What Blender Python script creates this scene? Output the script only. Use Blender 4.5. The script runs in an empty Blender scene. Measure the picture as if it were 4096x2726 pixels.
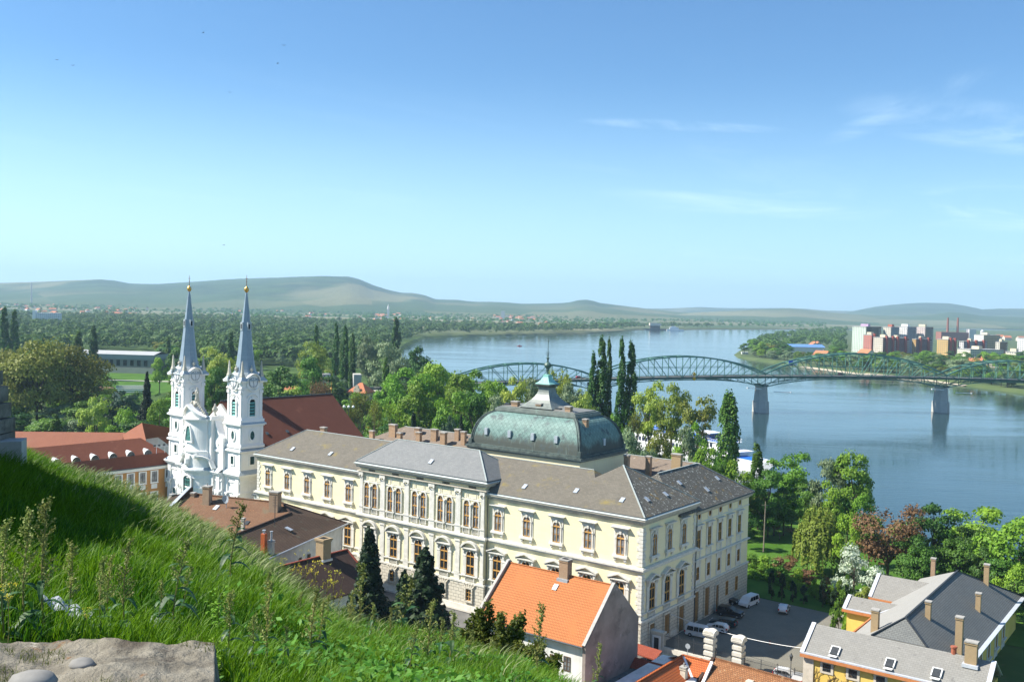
import bpy, bmesh, math, random
import numpy as np
from mathutils import Vector, Matrix

# ---------------------------------------------------------------- camera, sky, sun
HAZE = 8.5e-5
SC = bpy.context.scene
COL = SC.collection
random.seed(7)
RNG = np.random.default_rng(7)
CAMH = 58.0
FPX, PITCH, ROLL = 3920.0, math.radians(2.02), math.radians(1.40)
fwd = Vector((0, math.cos(PITCH), -math.sin(PITCH)))
up0 = Vector((0, math.sin(PITCH), math.cos(PITCH)))
rt0 = Vector((1, 0, 0))
camd = bpy.data.cameras.new('camera')
cam = bpy.data.objects.new('camera', camd)
COL.objects.link(cam)
camd.sensor_width = 36.0
camd.lens = FPX / 4096 * 36.0
camd.clip_start = 0.1
camd.clip_end = 60000
# picture turned clockwise by ROLL -> camera turned the other way about its axis
rx = rt0 * math.cos(ROLL) + up0 * math.sin(ROLL)
ry = up0 * math.cos(ROLL) - rt0 * math.sin(ROLL)
rm = Matrix((rx, ry, -fwd)).transposed()
cam.matrix_world = Matrix.Translation((0, 0, CAMH)) @ rm.to_4x4()
SC.camera = cam

SUN_EL, SUN_AZ = math.radians(45), math.radians(-90)   # azimuth clockwise from +Y
world = bpy.data.worlds.new('World')
SC.world = world
world.use_nodes = True
wn = world.node_tree
for n in list(wn.nodes): wn.nodes.remove(n)
sky = wn.nodes.new('ShaderNodeTexSky')
sky.sky_type = 'NISHITA'
sky.sun_disc = False
sky.sun_elevation = SUN_EL
sky.sun_rotation = SUN_AZ
sky.altitude = 150
sky.air_density = 1.0
sky.dust_density = 0.2
sky.ozone_density = 1.6
bg = wn.nodes.new('ShaderNodeBackground')
bg.inputs['Strength'].default_value = 0.066
out = wn.nodes.new('ShaderNodeOutputWorld')
# thin cirrus streaks, by direction
tc = wn.nodes.new('ShaderNodeTexCoord')
sep = wn.nodes.new('ShaderNodeSeparateXYZ')
wn.links.new(tc.outputs['Generated'], sep.inputs[0])
def wmath(op, a, b=None):
    n = wn.nodes.new('ShaderNodeMath'); n.operation = op
    for i, v in enumerate((a, b)):
        if v is None: continue
        if isinstance(v, (int, float)): n.inputs[i].default_value = v
        else: wn.links.new(v, n.inputs[i])
    return n.outputs[0]
zz = wmath('MAXIMUM', sep.outputs['Z'], 0.015)
u = wmath('DIVIDE', sep.outputs['X'], zz)
v = wmath('DIVIDE', sep.outputs['Y'], zz)
cmb = wn.nodes.new('ShaderNodeCombineXYZ')
wn.links.new(wmath('ADD', wmath('MULTIPLY', u, 0.55), wmath('MULTIPLY', v, 0.10)), cmb.inputs[0])
wn.links.new(wmath('ADD', wmath('MULTIPLY', v, 0.55), wmath('MULTIPLY', u, -0.5)), cmb.inputs[1])
ns = wn.nodes.new('ShaderNodeTexNoise')
ns.inputs['Scale'].default_value = 0.75
ns.inputs['Detail'].default_value = 9
ns.inputs['Roughness'].default_value = 0.62
ns.inputs['Distortion'].default_value = 0.9
wn.links.new(cmb.outputs[0], ns.inputs['Vector'])
ns2 = wn.nodes.new('ShaderNodeTexNoise')
ns2.inputs['Scale'].default_value = 0.28
ns2.inputs['Detail'].default_value = 3
wn.links.new(cmb.outputs[0], ns2.inputs['Vector'])
def ramp01(x, lo, hi):
    n = wn.nodes.new('ShaderNodeMapRange'); n.inputs[1].default_value = lo; n.inputs[2].default_value = hi
    n.interpolation_type = 'SMOOTHSTEP'
    wn.links.new(x, n.inputs[0]); return n.outputs[0]
cl = wmath('MULTIPLY', ramp01(ns.outputs[0], 0.47, 0.80), ramp01(ns2.outputs[0], 0.44, 0.66))
cl = wmath('MULTIPLY', cl, ramp01(sep.outputs['Z'], 0.02, 0.10))
az_ = wmath('DIVIDE', sep.outputs['X'], wmath('MAXIMUM', sep.outputs['Y'], 0.05)); el_ = wmath('DIVIDE', sep.outputs['Z'], wmath('MAXIMUM', sep.outputs['Y'], 0.05))
cl = wmath('MULTIPLY', cl, wmath('ADD', 0.22, wmath('MULTIPLY', ramp01(az_, 0.0, 0.36), 0.75)))
# two long wisps drawn out by the wind at the right
def wisp(a0, e0, la, le, tilt):
    da = wmath('SUBTRACT', az_, a0); de = wmath('SUBTRACT', wmath('SUBTRACT', el_, e0), wmath('MULTIPLY', da, tilt))
    q = wmath('ADD', wmath('POWER', wmath('ABSOLUTE', wmath('DIVIDE', da, la)), 2.0), wmath('POWER', wmath('ABSOLUTE', wmath('DIVIDE', de, le)), 2.0))
    return wmath('MULTIPLY', wmath('SUBTRACT', 1.0, ramp01(q, 0.0, 1.0)), ramp01(ns.outputs[0], 0.36, 0.66))
for w_ in ((0.47, 0.195, 0.16, 0.030, -0.10), (0.40, 0.215, 0.10, 0.016, 0.45), (0.17, 0.187, 0.12, 0.0065, -0.02)):
    cl = wmath('MAXIMUM', cl, wmath('MULTIPLY', wisp(*w_), 0.75))
cl = wmath('MULTIPLY', cl, 0.62)
mixw = wn.nodes.new('ShaderNodeMixRGB')
mixw.inputs[2].default_value = (11, 13, 14, 1)
wn.links.new(cl, mixw.inputs[0])
tint = wn.nodes.new('ShaderNodeMixRGB'); tint.blend_type = 'MULTIPLY'; tint.inputs[0].default_value = 1
tint.inputs[2].default_value = (0.66, 1.0, 1.26, 1)
wn.links.new(sky.outputs[0], tint.inputs[1])
hz = wn.nodes.new('ShaderNodeMixRGB')      # the whitish air low in the sky, brighter toward the sun's side
hz.inputs[2].default_value = (6.6, 9.6, 12.0, 1)
lowf = wmath('MULTIPLY', wmath('SUBTRACT', 1.0, ramp01(sep.outputs['Z'], -0.02, 0.24)), wmath('ADD', 0.62, wmath('MULTIPLY', sep.outputs['X'], -0.45)))
wn.links.new(lowf, hz.inputs[0])
wn.links.new(tint.outputs[0], hz.inputs[1])
wn.links.new(hz.outputs[0], mixw.inputs[1])
wn.links.new(mixw.outputs[0], bg.inputs['Color'])
wn.links.new(bg.outputs[0], out.inputs['Surface'])

sund = bpy.data.lights.new('sun', 'SUN')
sund.energy = 5.0
sund.angle = math.radians(0.53)
sund.color = (1.0, 0.94, 0.84)
sun = bpy.data.objects.new('sun', sund)
COL.objects.link(sun)
sdir = Vector((math.sin(SUN_AZ) * math.cos(SUN_EL), math.cos(SUN_AZ) * math.cos(SUN_EL), math.sin(SUN_EL)))
sun.rotation_euler = sdir.to_track_quat('Z', 'Y').to_euler()
sun.location = (-60, 100, 140)

SC.view_settings.view_transform = 'Standard'
SC.view_settings.look = 'None'
SC.view_settings.exposure = 1.0
SC.view_settings.gamma = 1.0
SC.render.engine = 'CYCLES'
SC.cycles.max_bounces = 6
SC.cycles.diffuse_bounces = 3
SC.cycles.glossy_bounces = 3
SC.cycles.transmission_bounces = 3
SC.cycles.transparent_max_bounces = 4
SC.cycles.volume_bounces = 0
SC.cycles.use_denoising = True
SC.cycles.caustics_reflective = False
SC.cycles.caustics_refractive = False

# ---------------------------------------------------------------- where things stand
def ray(px, py):
    x0, y0 = (px - 2048) / FPX, (py - 1363) / FPX
    x = x0 * math.cos(ROLL) + y0 * math.sin(ROLL)
    y = -x0 * math.sin(ROLL) + y0 * math.cos(ROLL)
    return rt0 * x - up0 * y + fwd
def at(px, py, Y):            # the point Y metres ahead that the photo shows at (px, py)
    d = ray(px, py); return Vector((0, 0, CAMH)) + d * (Y / d.y)
def atz(px, py, z):           # the point at height z
    d = ray(px, py); return Vector((0, 0, CAMH)) + d * ((z - CAMH) / d.z)

# ---------------------------------------------------------------- objects
def tag(o, label=None, cat=None, group=None, kind=None):
    if label: o['label'] = label
    if cat: o['category'] = cat
    if group: o['group'] = group
    if kind: o['kind'] = kind
    return o
def empty(name, loc=(0, 0, 0), rz=0, label=None, cat=None, group=None):
    o = bpy.data.objects.new(name, None); COL.objects.link(o)
    o.location = loc; o.rotation_euler = (0, 0, rz); o.empty_display_size = 1
    return tag(o, label, cat, group)
KIDS = {}
def adopt(c, p):
    c.parent = p; KIDS.setdefault(p.name, []).append(c)
def copy_tree(o, parent=None):
    c = o.copy(); COL.objects.link(c)
    if parent: adopt(c, parent)
    for ch in KIDS.get(o.name, []): copy_tree(ch, c)
    return c

class MB:
    """collects polygons of ONE mesh"""
    def __init__(s): s.v = []; s.f = []
    def add(s, vs, fs):
        b = len(s.v); s.v += [tuple(p) for p in vs]; s.f += [tuple(b + i for i in f) for f in fs]; return s
    def quad(s, *p): return s.add(p, [tuple(range(len(p)))])
    def box(s, x0, x1, y0, y1, z0, z1):
        vs = [(x, y, z) for z in (z0, z1) for y in (y0, y1) for x in (x0, x1)]
        return s.add(vs, [(0, 2, 3, 1), (4, 5, 7, 6), (0, 1, 5, 4), (2, 6, 7, 3), (0, 4, 6, 2), (1, 3, 7, 5)])
    def bx(s, c, sz, rz=0):   # box by centre-bottom
        x, y, z = c; a, b, h = sz[0] / 2, sz[1] / 2, sz[2]
        cs, sn = math.cos(rz), math.sin(rz)
        vs = [(x + p * cs - q * sn, y + p * sn + q * cs, z + k) for k in (0, h) for q in (-b, b) for p in (-a, a)]
        return s.add(vs, [(0, 2, 3, 1), (4, 5, 7, 6), (0, 1, 5, 4), (2, 6, 7, 3), (0, 4, 6, 2), (1, 3, 7, 5)])
    def prism(s, poly, y0, y1, caps=True):   # outline in (x,z), from front y0 to back y1, y0<y1; outline counter-clockwise seen from -y
        n = len(poly)
        vs = [(x, y0, z) for x, z in poly] + [(x, y1, z) for x, z in poly]
        fs = [(i, i + n, (i + 1) % n + n, (i + 1) % n) for i in range(n)]
        if caps: fs += [tuple(range(n)), tuple(range(2 * n - 1, n - 1, -1))]
        return s.add(vs, fs)
    def slab(s, poly, z0, z1):     # outline in (x,y) counter-clockwise from above
        n = len(poly)
        vs = [(x, y, z0) for x, y in poly] + [(x, y, z1) for x, y in poly]
        fs = [(i, (i + 1) % n, (i + 1) % n + n, i + n) for i in range(n)] + [tuple(range(n, 2 * n)), tuple(range(n - 1, -1, -1))]
        return s.add(vs, fs)
    def lathe(s, prof, n=16, c=(0, 0, 0), ph=0.0, sq=None):  # prof: (r,z) bottom to top
        m = len(prof); vs = []
        for r, z in prof:
            for k in range(n):
                a = ph + 2 * math.pi * k / n
                vs.append((c[0] + r * math.cos(a), c[1] + r * math.sin(a), c[2] + z))
        fs = [(j * n + k, j * n + (k + 1) % n, (j + 1) * n + (k + 1) % n, (j + 1) * n + k) for j in range(m - 1) for k in range(n)]
        fs += [tuple(range(n - 1, -1, -1)), tuple(range((m - 1) * n, m * n))]
        return s.add(vs, fs)
    def tube(s, pts, rad, n=6):
        pts = [Vector(p) for p in pts]; m = len(pts)
        if not hasattr(rad, '__len__'): rad = [rad] * m
        vs = []
        for i, p in enumerate(pts):
            d = (pts[min(i + 1, m - 1)] - pts[max(i - 1, 0)]).normalized()
            a = d.cross(Vector((0, 0, 1)))
            if a.length < 1e-3: a = d.cross(Vector((1, 0, 0)))
            a.normalize(); b = d.cross(a)
            for k in range(n):
                t = 2 * math.pi * k / n
                vs.append(p + (a * math.cos(t) - b * math.sin(t)) * rad[i])
        fs = [(j * n + k, j * n + (k + 1) % n, (j + 1) * n + (k + 1) % n, (j + 1) * n + k) for j in range(m - 1) for k in range(n)]
        fs += [tuple(range(n - 1, -1, -1)), tuple(range((m - 1) * n, m * n))]
        return s.add(vs, fs)
    def bar(s, a, b, w, h=None):   # straight square bar
        h = h or w
        a = Vector(a); b = Vector(b); d = (b - a).normalized()
        x = d.cross(Vector((0, 0, 1)))
        if x.length < 1e-3: x = Vector((1, 0, 0))
        x.normalize(); y = x.cross(d)
        o = [x * (i * w / 2) + y * (j * h / 2) for i, j in ((-1, -1), (1, -1), (1, 1), (-1, 1))]
        vs = [a + q for q in o] + [b + q for q in o]
        return s.add(vs, [(0, 1, 5, 4), (1, 2, 6, 5), (2, 3, 7, 6), (3, 0, 4, 7), (3, 2, 1, 0), (4, 5, 6, 7)])
    def xf(s, fn): s.v = [tuple(fn(Vector(p))) for p in s.v]; return s
    def build(s, name, m, parent=None, loc=(0, 0, 0), rz=0, smooth=False, label=None, cat=None, group=None, kind=None, fix=True):
        me = bpy.data.meshes.new(name)
        me.from_pydata(s.v, [], s.f)
        if fix and len(s.f) < 60000:
            bm = bmesh.new(); bm.from_mesh(me)
            bmesh.ops.recalc_face_normals(bm, faces=bm.faces)
            bm.to_mesh(me); bm.free()
        planar_uv(me)
        me.materials.append(m)
        if smooth: me.shade_smooth()
        return link(name, me, parent, loc, rz, label, cat, group, kind)
def link(name, me, parent=None, loc=(0, 0, 0), rz=0, label=None, cat=None, group=None, kind=None):
    o = bpy.data.objects.new(name, me); COL.objects.link(o)
    o.location = loc; o.rotation_euler = (0, 0, rz)
    if parent: adopt(o, parent)
    return tag(o, label, cat, group, kind)
def planar_uv(me):
    """metres along the horizontal and up the slope of every face"""
    uv = me.uv_layers.new(name='uv')
    nl = len(me.loops)
    if not nl: return
    co = np.empty(len(me.vertices) * 3); me.vertices.foreach_get('co', co); co = co.reshape(-1, 3)
    li = np.empty(nl, dtype=np.int64); me.loops.foreach_get('vertex_index', li)
    ps = np.empty(len(me.polygons), dtype=np.int64); me.polygons.foreach_get('loop_total', ps)
    nr = np.empty(len(me.polygons) * 3); me.polygons.foreach_get('normal', nr); nr = nr.reshape(-1, 3)
    N = np.repeat(nr, ps, axis=0)
    U = np.stack([-N[:, 1], N[:, 0], np.zeros(nl)], 1)
    L = np.linalg.norm(U, axis=1); flat = L < 0.02
    U[flat] = (1, 0, 0); L[flat] = 1
    U /= L[:, None]
    V = np.cross(N, U)
    P = co[li]
    r = np.empty((nl, 2)); r[:, 0] = (P * U).sum(1); r[:, 1] = (P * V).sum(1)
    uv.data.foreach_set('uv', r.ravel())
def np_mesh(name, V, F, m, smooth=False):
    """fast mesh from numpy: V (n,3), F (k,3 or 4)"""
    me = bpy.data.meshes.new(name)
    k, c = F.shape
    me.vertices.add(len(V)); me.vertices.foreach_set('co', np.asarray(V, np.float32).ravel())
    me.loops.add(k * c); me.loops.foreach_set('vertex_index', F.astype(np.int32).ravel())
    me.polygons.add(k); me.polygons.foreach_set('loop_start', np.arange(0, k * c, c, dtype=np.int32))
    me.polygons.foreach_set('loop_total', np.full(k, c, np.int32))
    if smooth: me.polygons.foreach_set('use_smooth', np.ones(k, bool))
    me.update(calc_edges=True)
    me.materials.append(m)
    return me

# ---------------------------------------------------------------- materials
MATS = {}
class NT:
    def __init__(s, name):
        s.m = bpy.data.materials.new(name); s.m.use_nodes = True
        s.t = s.m.node_tree; s.p = s.t.nodes['Principled BSDF']; s.tc = s.t.nodes.new('ShaderNodeTexCoord')
    def n(s, kind, **kw):
        n = s.t.nodes.new(kind)
        for k, v in kw.items():
            if hasattr(n, k): setattr(n, k, v)
            else: s.set(n.inputs[k.replace('_', ' ')], v)
        return n
    def set(s, i, v):
        if hasattr(v, 'links') or hasattr(v, 'is_output'): s.t.links.new(v, i)
        else: i.default_value = v if not (isinstance(v, tuple) and len(v) == 3 and i.type == 'RGBA') else (*v, 1)
    def noise(s, scale, detail=4, rough=.55, vec=None, dist=0):
        n = s.n('ShaderNodeTexNoise'); n.inputs['Scale'].default_value = scale; n.inputs['Detail'].default_value = detail
        n.inputs['Roughness'].default_value = rough; n.inputs['Distortion'].default_value = dist
        s.t.links.new(vec or s.tc.outputs['Object'], n.inputs['Vector']); return n.outputs[0]
    def rng(s, x, lo, hi, a=0., b=1.):
        n = s.n('ShaderNodeMapRange'); n.interpolation_type = 'SMOOTHSTEP'
        for i, q in enumerate((x, lo, hi, a, b)): s.set(n.inputs[i], q)
        return n.outputs[0]
    def mix(s, f, a, b, mode='MIX'):
        n = s.n('ShaderNodeMixRGB'); n.blend_type = mode
        for i, q in enumerate((f, a, b)): s.set(n.inputs[i], q)
        return n.outputs[0]
    def math(s, op, a, b=0.):
        n = s.n('ShaderNodeMath'); n.operation = op; s.set(n.inputs[0], a); s.set(n.inputs[1], b); return n.outputs[0]
    def scaled(s, sc, src='Object'):
        n = s.n('ShaderNodeMapping'); s.t.links.new(s.tc.outputs[src], n.inputs[0]); n.inputs['Scale'].default_value = sc; return n.outputs[0]
    def bump(s, h, strength=.3, dist=.05):
        n = s.n('ShaderNodeBump'); n.inputs['Strength'].default_value = strength; n.inputs['Distance'].default_value = dist
        s.t.links.new(h, n.inputs['Height']); s.t.links.new(n.outputs[0], s.p.inputs['Normal'])
def mat(name, col, col2=None, scale=3., rough=.85, spec=.25, metal=0., tile=None, patches=(), bump=0., bscale=None, vary=.0, streak=None, smear=None):
    """tile=(w,h,colA,colB,joint,jointwidth[,offset]) from face metres; patches=((colour,scale,lo,hi[,stretch]),...)"""
    if name in MATS: return MATS[name]
    s = NT(name); p = s.p
    c2 = col2 or tuple(min(1, q * 1.18) for q in col)
    c = s.mix(s.rng(s.noise(scale, 5), .3, .7), col, c2)
    h = None
    if tile:
        w, hh, ca, cb, cj, jw = tile[:6]
        b = s.n('ShaderNodeTexBrick'); s.t.links.new(s.tc.outputs['UV'], b.inputs['Vector'])
        b.offset = tile[6] if len(tile) > 6 else .5
        for k, q in (('Scale', 1.), ('Brick Width', w), ('Row Height', hh), ('Mortar Size', jw), ('Mortar Smooth', .2), ('Bias', 0.)): b.inputs[k].default_value = q
        for k, q in (('Color1', ca), ('Color2', cb), ('Mortar', cj)): s.set(b.inputs[k], q)
        c = s.mix(.72, c, b.outputs['Color'])
        h = s.math('SUBTRACT', 1.0, b.outputs['Fac'])
    for q in patches:
        vec = s.scaled(q[4]) if len(q) > 4 else None
        c = s.mix(s.rng(s.noise(q[1], 6, .65, vec), q[2], q[3]), c, q[0])
    if streak:   # (colour, amount): weather runs down the face
        vec = s.scaled((2.2, 2.2, .12)); c = s.mix(s.rng(s.noise(1.0, 5, .6, vec), .5, .8, 0., streak[1]), c, streak[0])
    if vary:
        oi = s.n('ShaderNodeObjectInfo'); hs = s.n('ShaderNodeHueSaturation')
        s.t.links.new(s.rng(oi.outputs['Random'], 0, 1, 1 - vary, 1 + vary), hs.inputs['Value']); s.t.links.new(c, hs.inputs['Color']); c = hs.outputs[0]
    s.t.links.new(c, p.inputs['Base Color'])
    p.inputs['Roughness'].default_value = rough; p.inputs['Metallic'].default_value = metal
    p.inputs['Specular IOR Level'].default_value = spec
    if bump or h is not None:
        nz = s.noise(bscale or scale * 6, 5)
        hh_ = s.math('MULTIPLY', nz, .35) if h is None else s.math('ADD', h, s.math('MULTIPLY', nz, .35))
        s.bump(hh_, bump or .35, .06)
    MATS[name] = s.m
    return s.m
def leaf_mat(name, a, b, trans=.35, shine=.35, dark=None):
    if name in MATS: return MATS[name]
    s = NT(name); p = s.p
    g = s.n('ShaderNodeNewGeometry')
    c = s.mix(g.outputs['Random Per Island'], a, b)
    if dark: c = s.mix(s.rng(s.noise(.35, 3), .45, .7), c, dark)
    oi = s.n('ShaderNodeObjectInfo'); hs = s.n('ShaderNodeHueSaturation')
    s.t.links.new(s.rng(oi.outputs['Random'], 0, 1, .78, 1.2), hs.inputs['Value'])
    r2 = s.math('FRACT', s.math('MULTIPLY', oi.outputs['Random'], 7.31)); s.t.links.new(s.rng(r2, 0, 1, .485, .51), hs.inputs['Hue'])
    s.t.links.new(c, hs.inputs['Color']); c = hs.outputs[0]
    s.t.links.new(c, p.inputs['Base Color']); p.inputs['Roughness'].default_value = .55; p.inputs['Specular IOR Level'].default_value = shine
    tr = s.n('ShaderNodeBsdfTranslucent'); s.t.links.new(c, tr.inputs[0])
    mx = s.n('ShaderNodeMixShader'); mx.inputs[0].default_value = trans
    s.t.links.new(p.outputs[0], mx.inputs[1]); s.t.links.new(tr.outputs[0], mx.inputs[2])
    s.t.links.new(mx.outputs[0], s.t.nodes['Material Output'].inputs['Surface'])
    MATS[name] = s.m
    return s.m
GLASS = mat('window_glass', (.012, .016, .02), (.03, .036, .04), 1.2, rough=.08, spec=.6)
CURTAIN = mat('curtain_glass', (.05, .055, .06), (.30, .32, .33), .9, rough=.12, spec=.6)
WOODF = mat('ochre_window_wood', (.46, .24, .055), (.55, .31, .09), 4, rough=.6)
PLASTER = mat('pale_yellow_plaster', (.78, .69, .43), (.84, .76, .50), .5, rough=.9, bump=.12, bscale=9,
              tile=(1.5, .62, (.82, .74, .48), (.79, .71, .45), (.68, .60, .38), .012), patches=(((.70, .63, .45), .9, .60, .78),), streak=((.55, .49, .37), .3))
STONE = mat('dressed_stone', (.58, .56, .49), (.69, .67, .60), 1.4, rough=.9, bump=.15, patches=(((.44, .42, .37), .8, .60, .8),), streak=((.34, .32, .28), .4))
RUSTIC = mat('rusticated_stone', (.52, .48, .39), (.64, .60, .50), 1.1, rough=.92, bump=.9, tile=(1.15, .58, (.60, .56, .46), (.54, .50, .41), (.12, .11, .09), .035), patches=(((.26, .24, .2), .7, .6, .8),))
LEAD = mat('lead_flashing', (.36, .40, .38), (.46, .50, .47), 2, rough=.6, spec=.4, tile=(.8, 9., (.42, .46, .43), (.39, .43, .41), (.2, .22, .21), .02))
GUTTER = mat('dark_gutter', (.05, .065, .075), (.08, .1, .11), 3, rough=.55)
SLATE = mat('grey_slate_roof', (.115, .104, .082), (.165, .148, .118), .45, rough=.85, spec=.3, bump=.3, tile=(.5, .3, (.155, .14, .112), (.118, .106, .085), (.07, .062, .05), .012),
            patches=(((.20, .16, .06), .35, .56, .74), ((.34, .34, .30), 2.6, .67, .74)))
SLATE2 = mat('blue_grey_slate', (.15, .16, .16), (.21, .215, .21), .5, rough=.8, spec=.35, bump=.3, tile=(.5, .3, (.20, .205, .20), (.16, .165, .165), (.09, .095, .095), .012), patches=(((.34, .35, .33), 1.6, .66, .76, (1, 1, 1)),))
SLATEL = mat('lichened_slate', (.09, .085, .07), (.14, .13, .105), .5, rough=.9, bump=.4, tile=(.5, .3, (.13, .12, .10), (.10, .093, .078), (.05, .048, .042), .014),
             patches=(((.50, .52, .46), 1.9, .56, .68, (1, 1, 1.8)), ((.24, .15, .035), .55, .58, .72)))
BRICK = mat('chimney_brick', (.30, .17, .09), (.40, .25, .14), 2, rough=.92, bump=.3, tile=(.26, .09, (.36, .20, .11), (.42, .29, .17), (.30, .26, .21), .018))
BRICKY = mat('yellow_chimney_brick', (.36, .25, .12), (.44, .32, .17), 2, rough=.92, bump=.3, tile=(.26, .09, (.42, .29, .14), (.36, .24, .12), (.26, .22, .17), .018))
METAL = mat('zinc_sheet', (.38, .42, .46), (.5, .54, .58), 1.5, rough=.4, spec=.5, metal=.3)
DARKM = mat('dark_steel', (.03, .035, .04), (.05, .055, .06), 3, rough=.5)
WHITEW = mat('white_wall_plaster', (.64, .63, .59), (.76, .75, .71), .7, rough=.92, bump=.12, streak=((.36, .35, .32), .5))
DARKW = mat('dark_opening', (.008, .009, .01), (.015, .016, .018), 2, rough=.9)

# ---------------------------------------------------------------- shapes used by many buildings
def arch(cx, z0, w, spring, n=12, rise=None):
    """outline of an arched opening, counter-clockwise seen from -y"""
    r = w / 2; rise = rise if rise is not None else r
    pts = [(cx - r, z0), (cx + r, z0)]
    pts += [(cx + r * math.cos(math.pi * k / n), spring + rise * math.sin(math.pi * k / n)) for k in range(n + 1)]
    return pts
def band(mb, outer, inner, y0, y1):
    """ring between two outlines with the same number of points"""
    n = len(outer)
    vs = [(x, y0, z) for x, z in outer] + [(x, y0, z) for x, z in inner] + [(x, y1, z) for x, z in outer] + [(x, y1, z) for x, z in inner]
    fs = []
    for i in range(n):
        j = (i + 1) % n
        fs += [(i, j, n + j, n + i), (i, i + 2 * n, j + 2 * n, j), (n + i, n + j, 3 * n + j, 3 * n + i)]
    mb.add(vs, fs)
def hip_roof(mb, x0, x1, y0, y1, ze, ridge, th=.16):
    """four planes from an eaves rectangle to a ridge (a,b) of 3-D points along x or y, with a thin edge"""
    a, b = ridge
    e = [(x0, y0, ze), (x1, y0, ze), (x1, y1, ze), (x0, y1, ze)]
    if abs(a[0] - b[0]) >= abs(a[1] - b[1]):
        mb.quad(e[0], e[1], b, a); mb.quad(e[2], e[3], a, b); mb.quad(e[1], e[2], b); mb.quad(e[3], e[0], a)
    else:
        mb.quad(e[1], e[2], b, a); mb.quad(e[3], e[0], a, b); mb.quad(e[0], e[1], a); mb.quad(e[2], e[3], b)
    for i in range(4):
        p, q = e[i], e[(i + 1) % 4]
        mb.quad((p[0], p[1], ze - th), (q[0], q[1], ze - th), q, p)
    mb.quad(*[(p[0], p[1], ze - th) for p in reversed(e)])
def gable_roof(mb, x0, x1, y0, y1, ze, zr, th=.18, yr=None):
    """ridge along x, thick slopes, open gables closed by the slab thickness"""
    yr = (y0 + y1) / 2 if yr is None else yr
    o = [(y0, ze), (yr, zr), (y1, ze), (y1, ze - th), (yr, zr - th), (y0, ze - th)]
    n = 6
    vs = [(x0, y, z) for y, z in o] + [(x1, y, z) for y, z in o]
    mb.add(vs, [(i, (i + 1) % n, (i + 1) % n + n, i + n) for i in range(n)] + [(0, 5, 4, 1), (1, 4, 3, 2), (6, 7, 10, 11), (7, 8, 9, 10)])
def chimney(parent, x, y, z0, z1, w=.7, d=.55, m=None, pot=False, name='chimney'):
    b = MB(); b.box(x - w / 2, x + w / 2, y - d / 2, y + d / 2, z0, z1 - .18)
    b.box(x - w / 2 - .09, x + w / 2 + .09, y - d / 2 - .09, y + d / 2 + .09, z1 - .42, z1 - .3)
    c = b.build(name, m or BRICK, parent)
    k = MB(); k.box(x - w / 2 - .1, x + w / 2 + .1, y - d / 2 - .1, y + d / 2 + .1, z1 - .18, z1)
    k.box(x - w / 2 - .06, x + w / 2 + .06, y - d / 2 - .06, y + d / 2 + .06, z0 - .02, z0 + .0)
    if pot: k.tube([(x, y, z1), (x, y, z1 + .5)], .1, 8)
    k.build('chimney_cap', mat('chimney_cap_concrete', (.30, .29, .26), (.4, .38, .35), 3), c)
    return c
def hatch(parent, pos, w, l, slope, ang, m=None):
    """roof hatch lying on a slope; slope rises toward direction ang"""
    cs, sn = math.cos(ang), math.sin(ang); ca, sa = math.cos(slope), math.sin(slope)
    U = Vector((-sn, cs, 0)); Vv = Vector((cs * ca, sn * ca, sa)); N = U.cross(Vv) * -1
    if N.z < 0: N = -N
    P = Vector(pos)
    b = MB()
    vs = [P + U * (i * w / 2) + Vv * (j * l / 2) + N * k for k in (0, .16) for j in (-1, 1) for i in (-1, 1)]
    b.add(vs, [(0, 2, 3, 1), (4, 5, 7, 6), (0, 1, 5, 4), (2, 6, 7, 3), (0, 4, 6, 2), (1, 3, 7, 5)])
    return b.build('roof_hatch', m or METAL, parent)
YA = math.radians(-36.6)
CORNER = (21.55, 154.55, 0)
ux = Vector((math.cos(YA), math.sin(YA), 0)); uy = Vector((-math.sin(YA), math.cos(YA), 0))
def town(s, t, z=0.): return Vector(CORNER) + ux * s + uy * t + Vector((0, 0, z))
# ================================================================ the palace
pal = empty('palace', CORNER, YA, 'long cream palace with grey slate roofs and a green copper dome', 'palace')
GZ = 3.0
b = MB()
b.box(-94.5, 0, 0, 15, 8.1, 24.3)
b.box(-18.6, -.004, 14.9, 18.6, 8.1, 24.3)
b.box(-15, -.25, 18.5, 42.4, 9.5, 23.0)
b.box(-94.3, -14.9, 27.5, 42.4, 2, 23.6)
b.box(-94.3, -80, 14.9, 27.6, 2, 23.6)
b.box(-45.3, -19.7, 14.0, 27.6, 20, 30.6)
b.box(-45.3, -19.7, 11.8, 14.1, 24, 30.6)
b.box(-62.4, -31.3, -.75, 8.5, 8.1, 26.6)
b.build('wall', PLASTER, pal)
b = MB()
b.box(-94.7, .18, -.18, 14, 2, 8.1); b.box(-62.6, -31.1, -1.0, .2, 2, 8.1)
b.box(-18.4, .18, 13.9, 18.7, 2, 8.1); b.box(-15, -.1, 18.5, 42.5, 2, 9.5)
b.build('rusticated_base', RUSTIC, pal)
b = MB()
b.box(-94.9, .32, -.32, 13, 2, 4.15); b.box(-62.8, -30.9, -1.15, 0, 2, 4.16)
b.build('plinth', STONE, pal)

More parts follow.
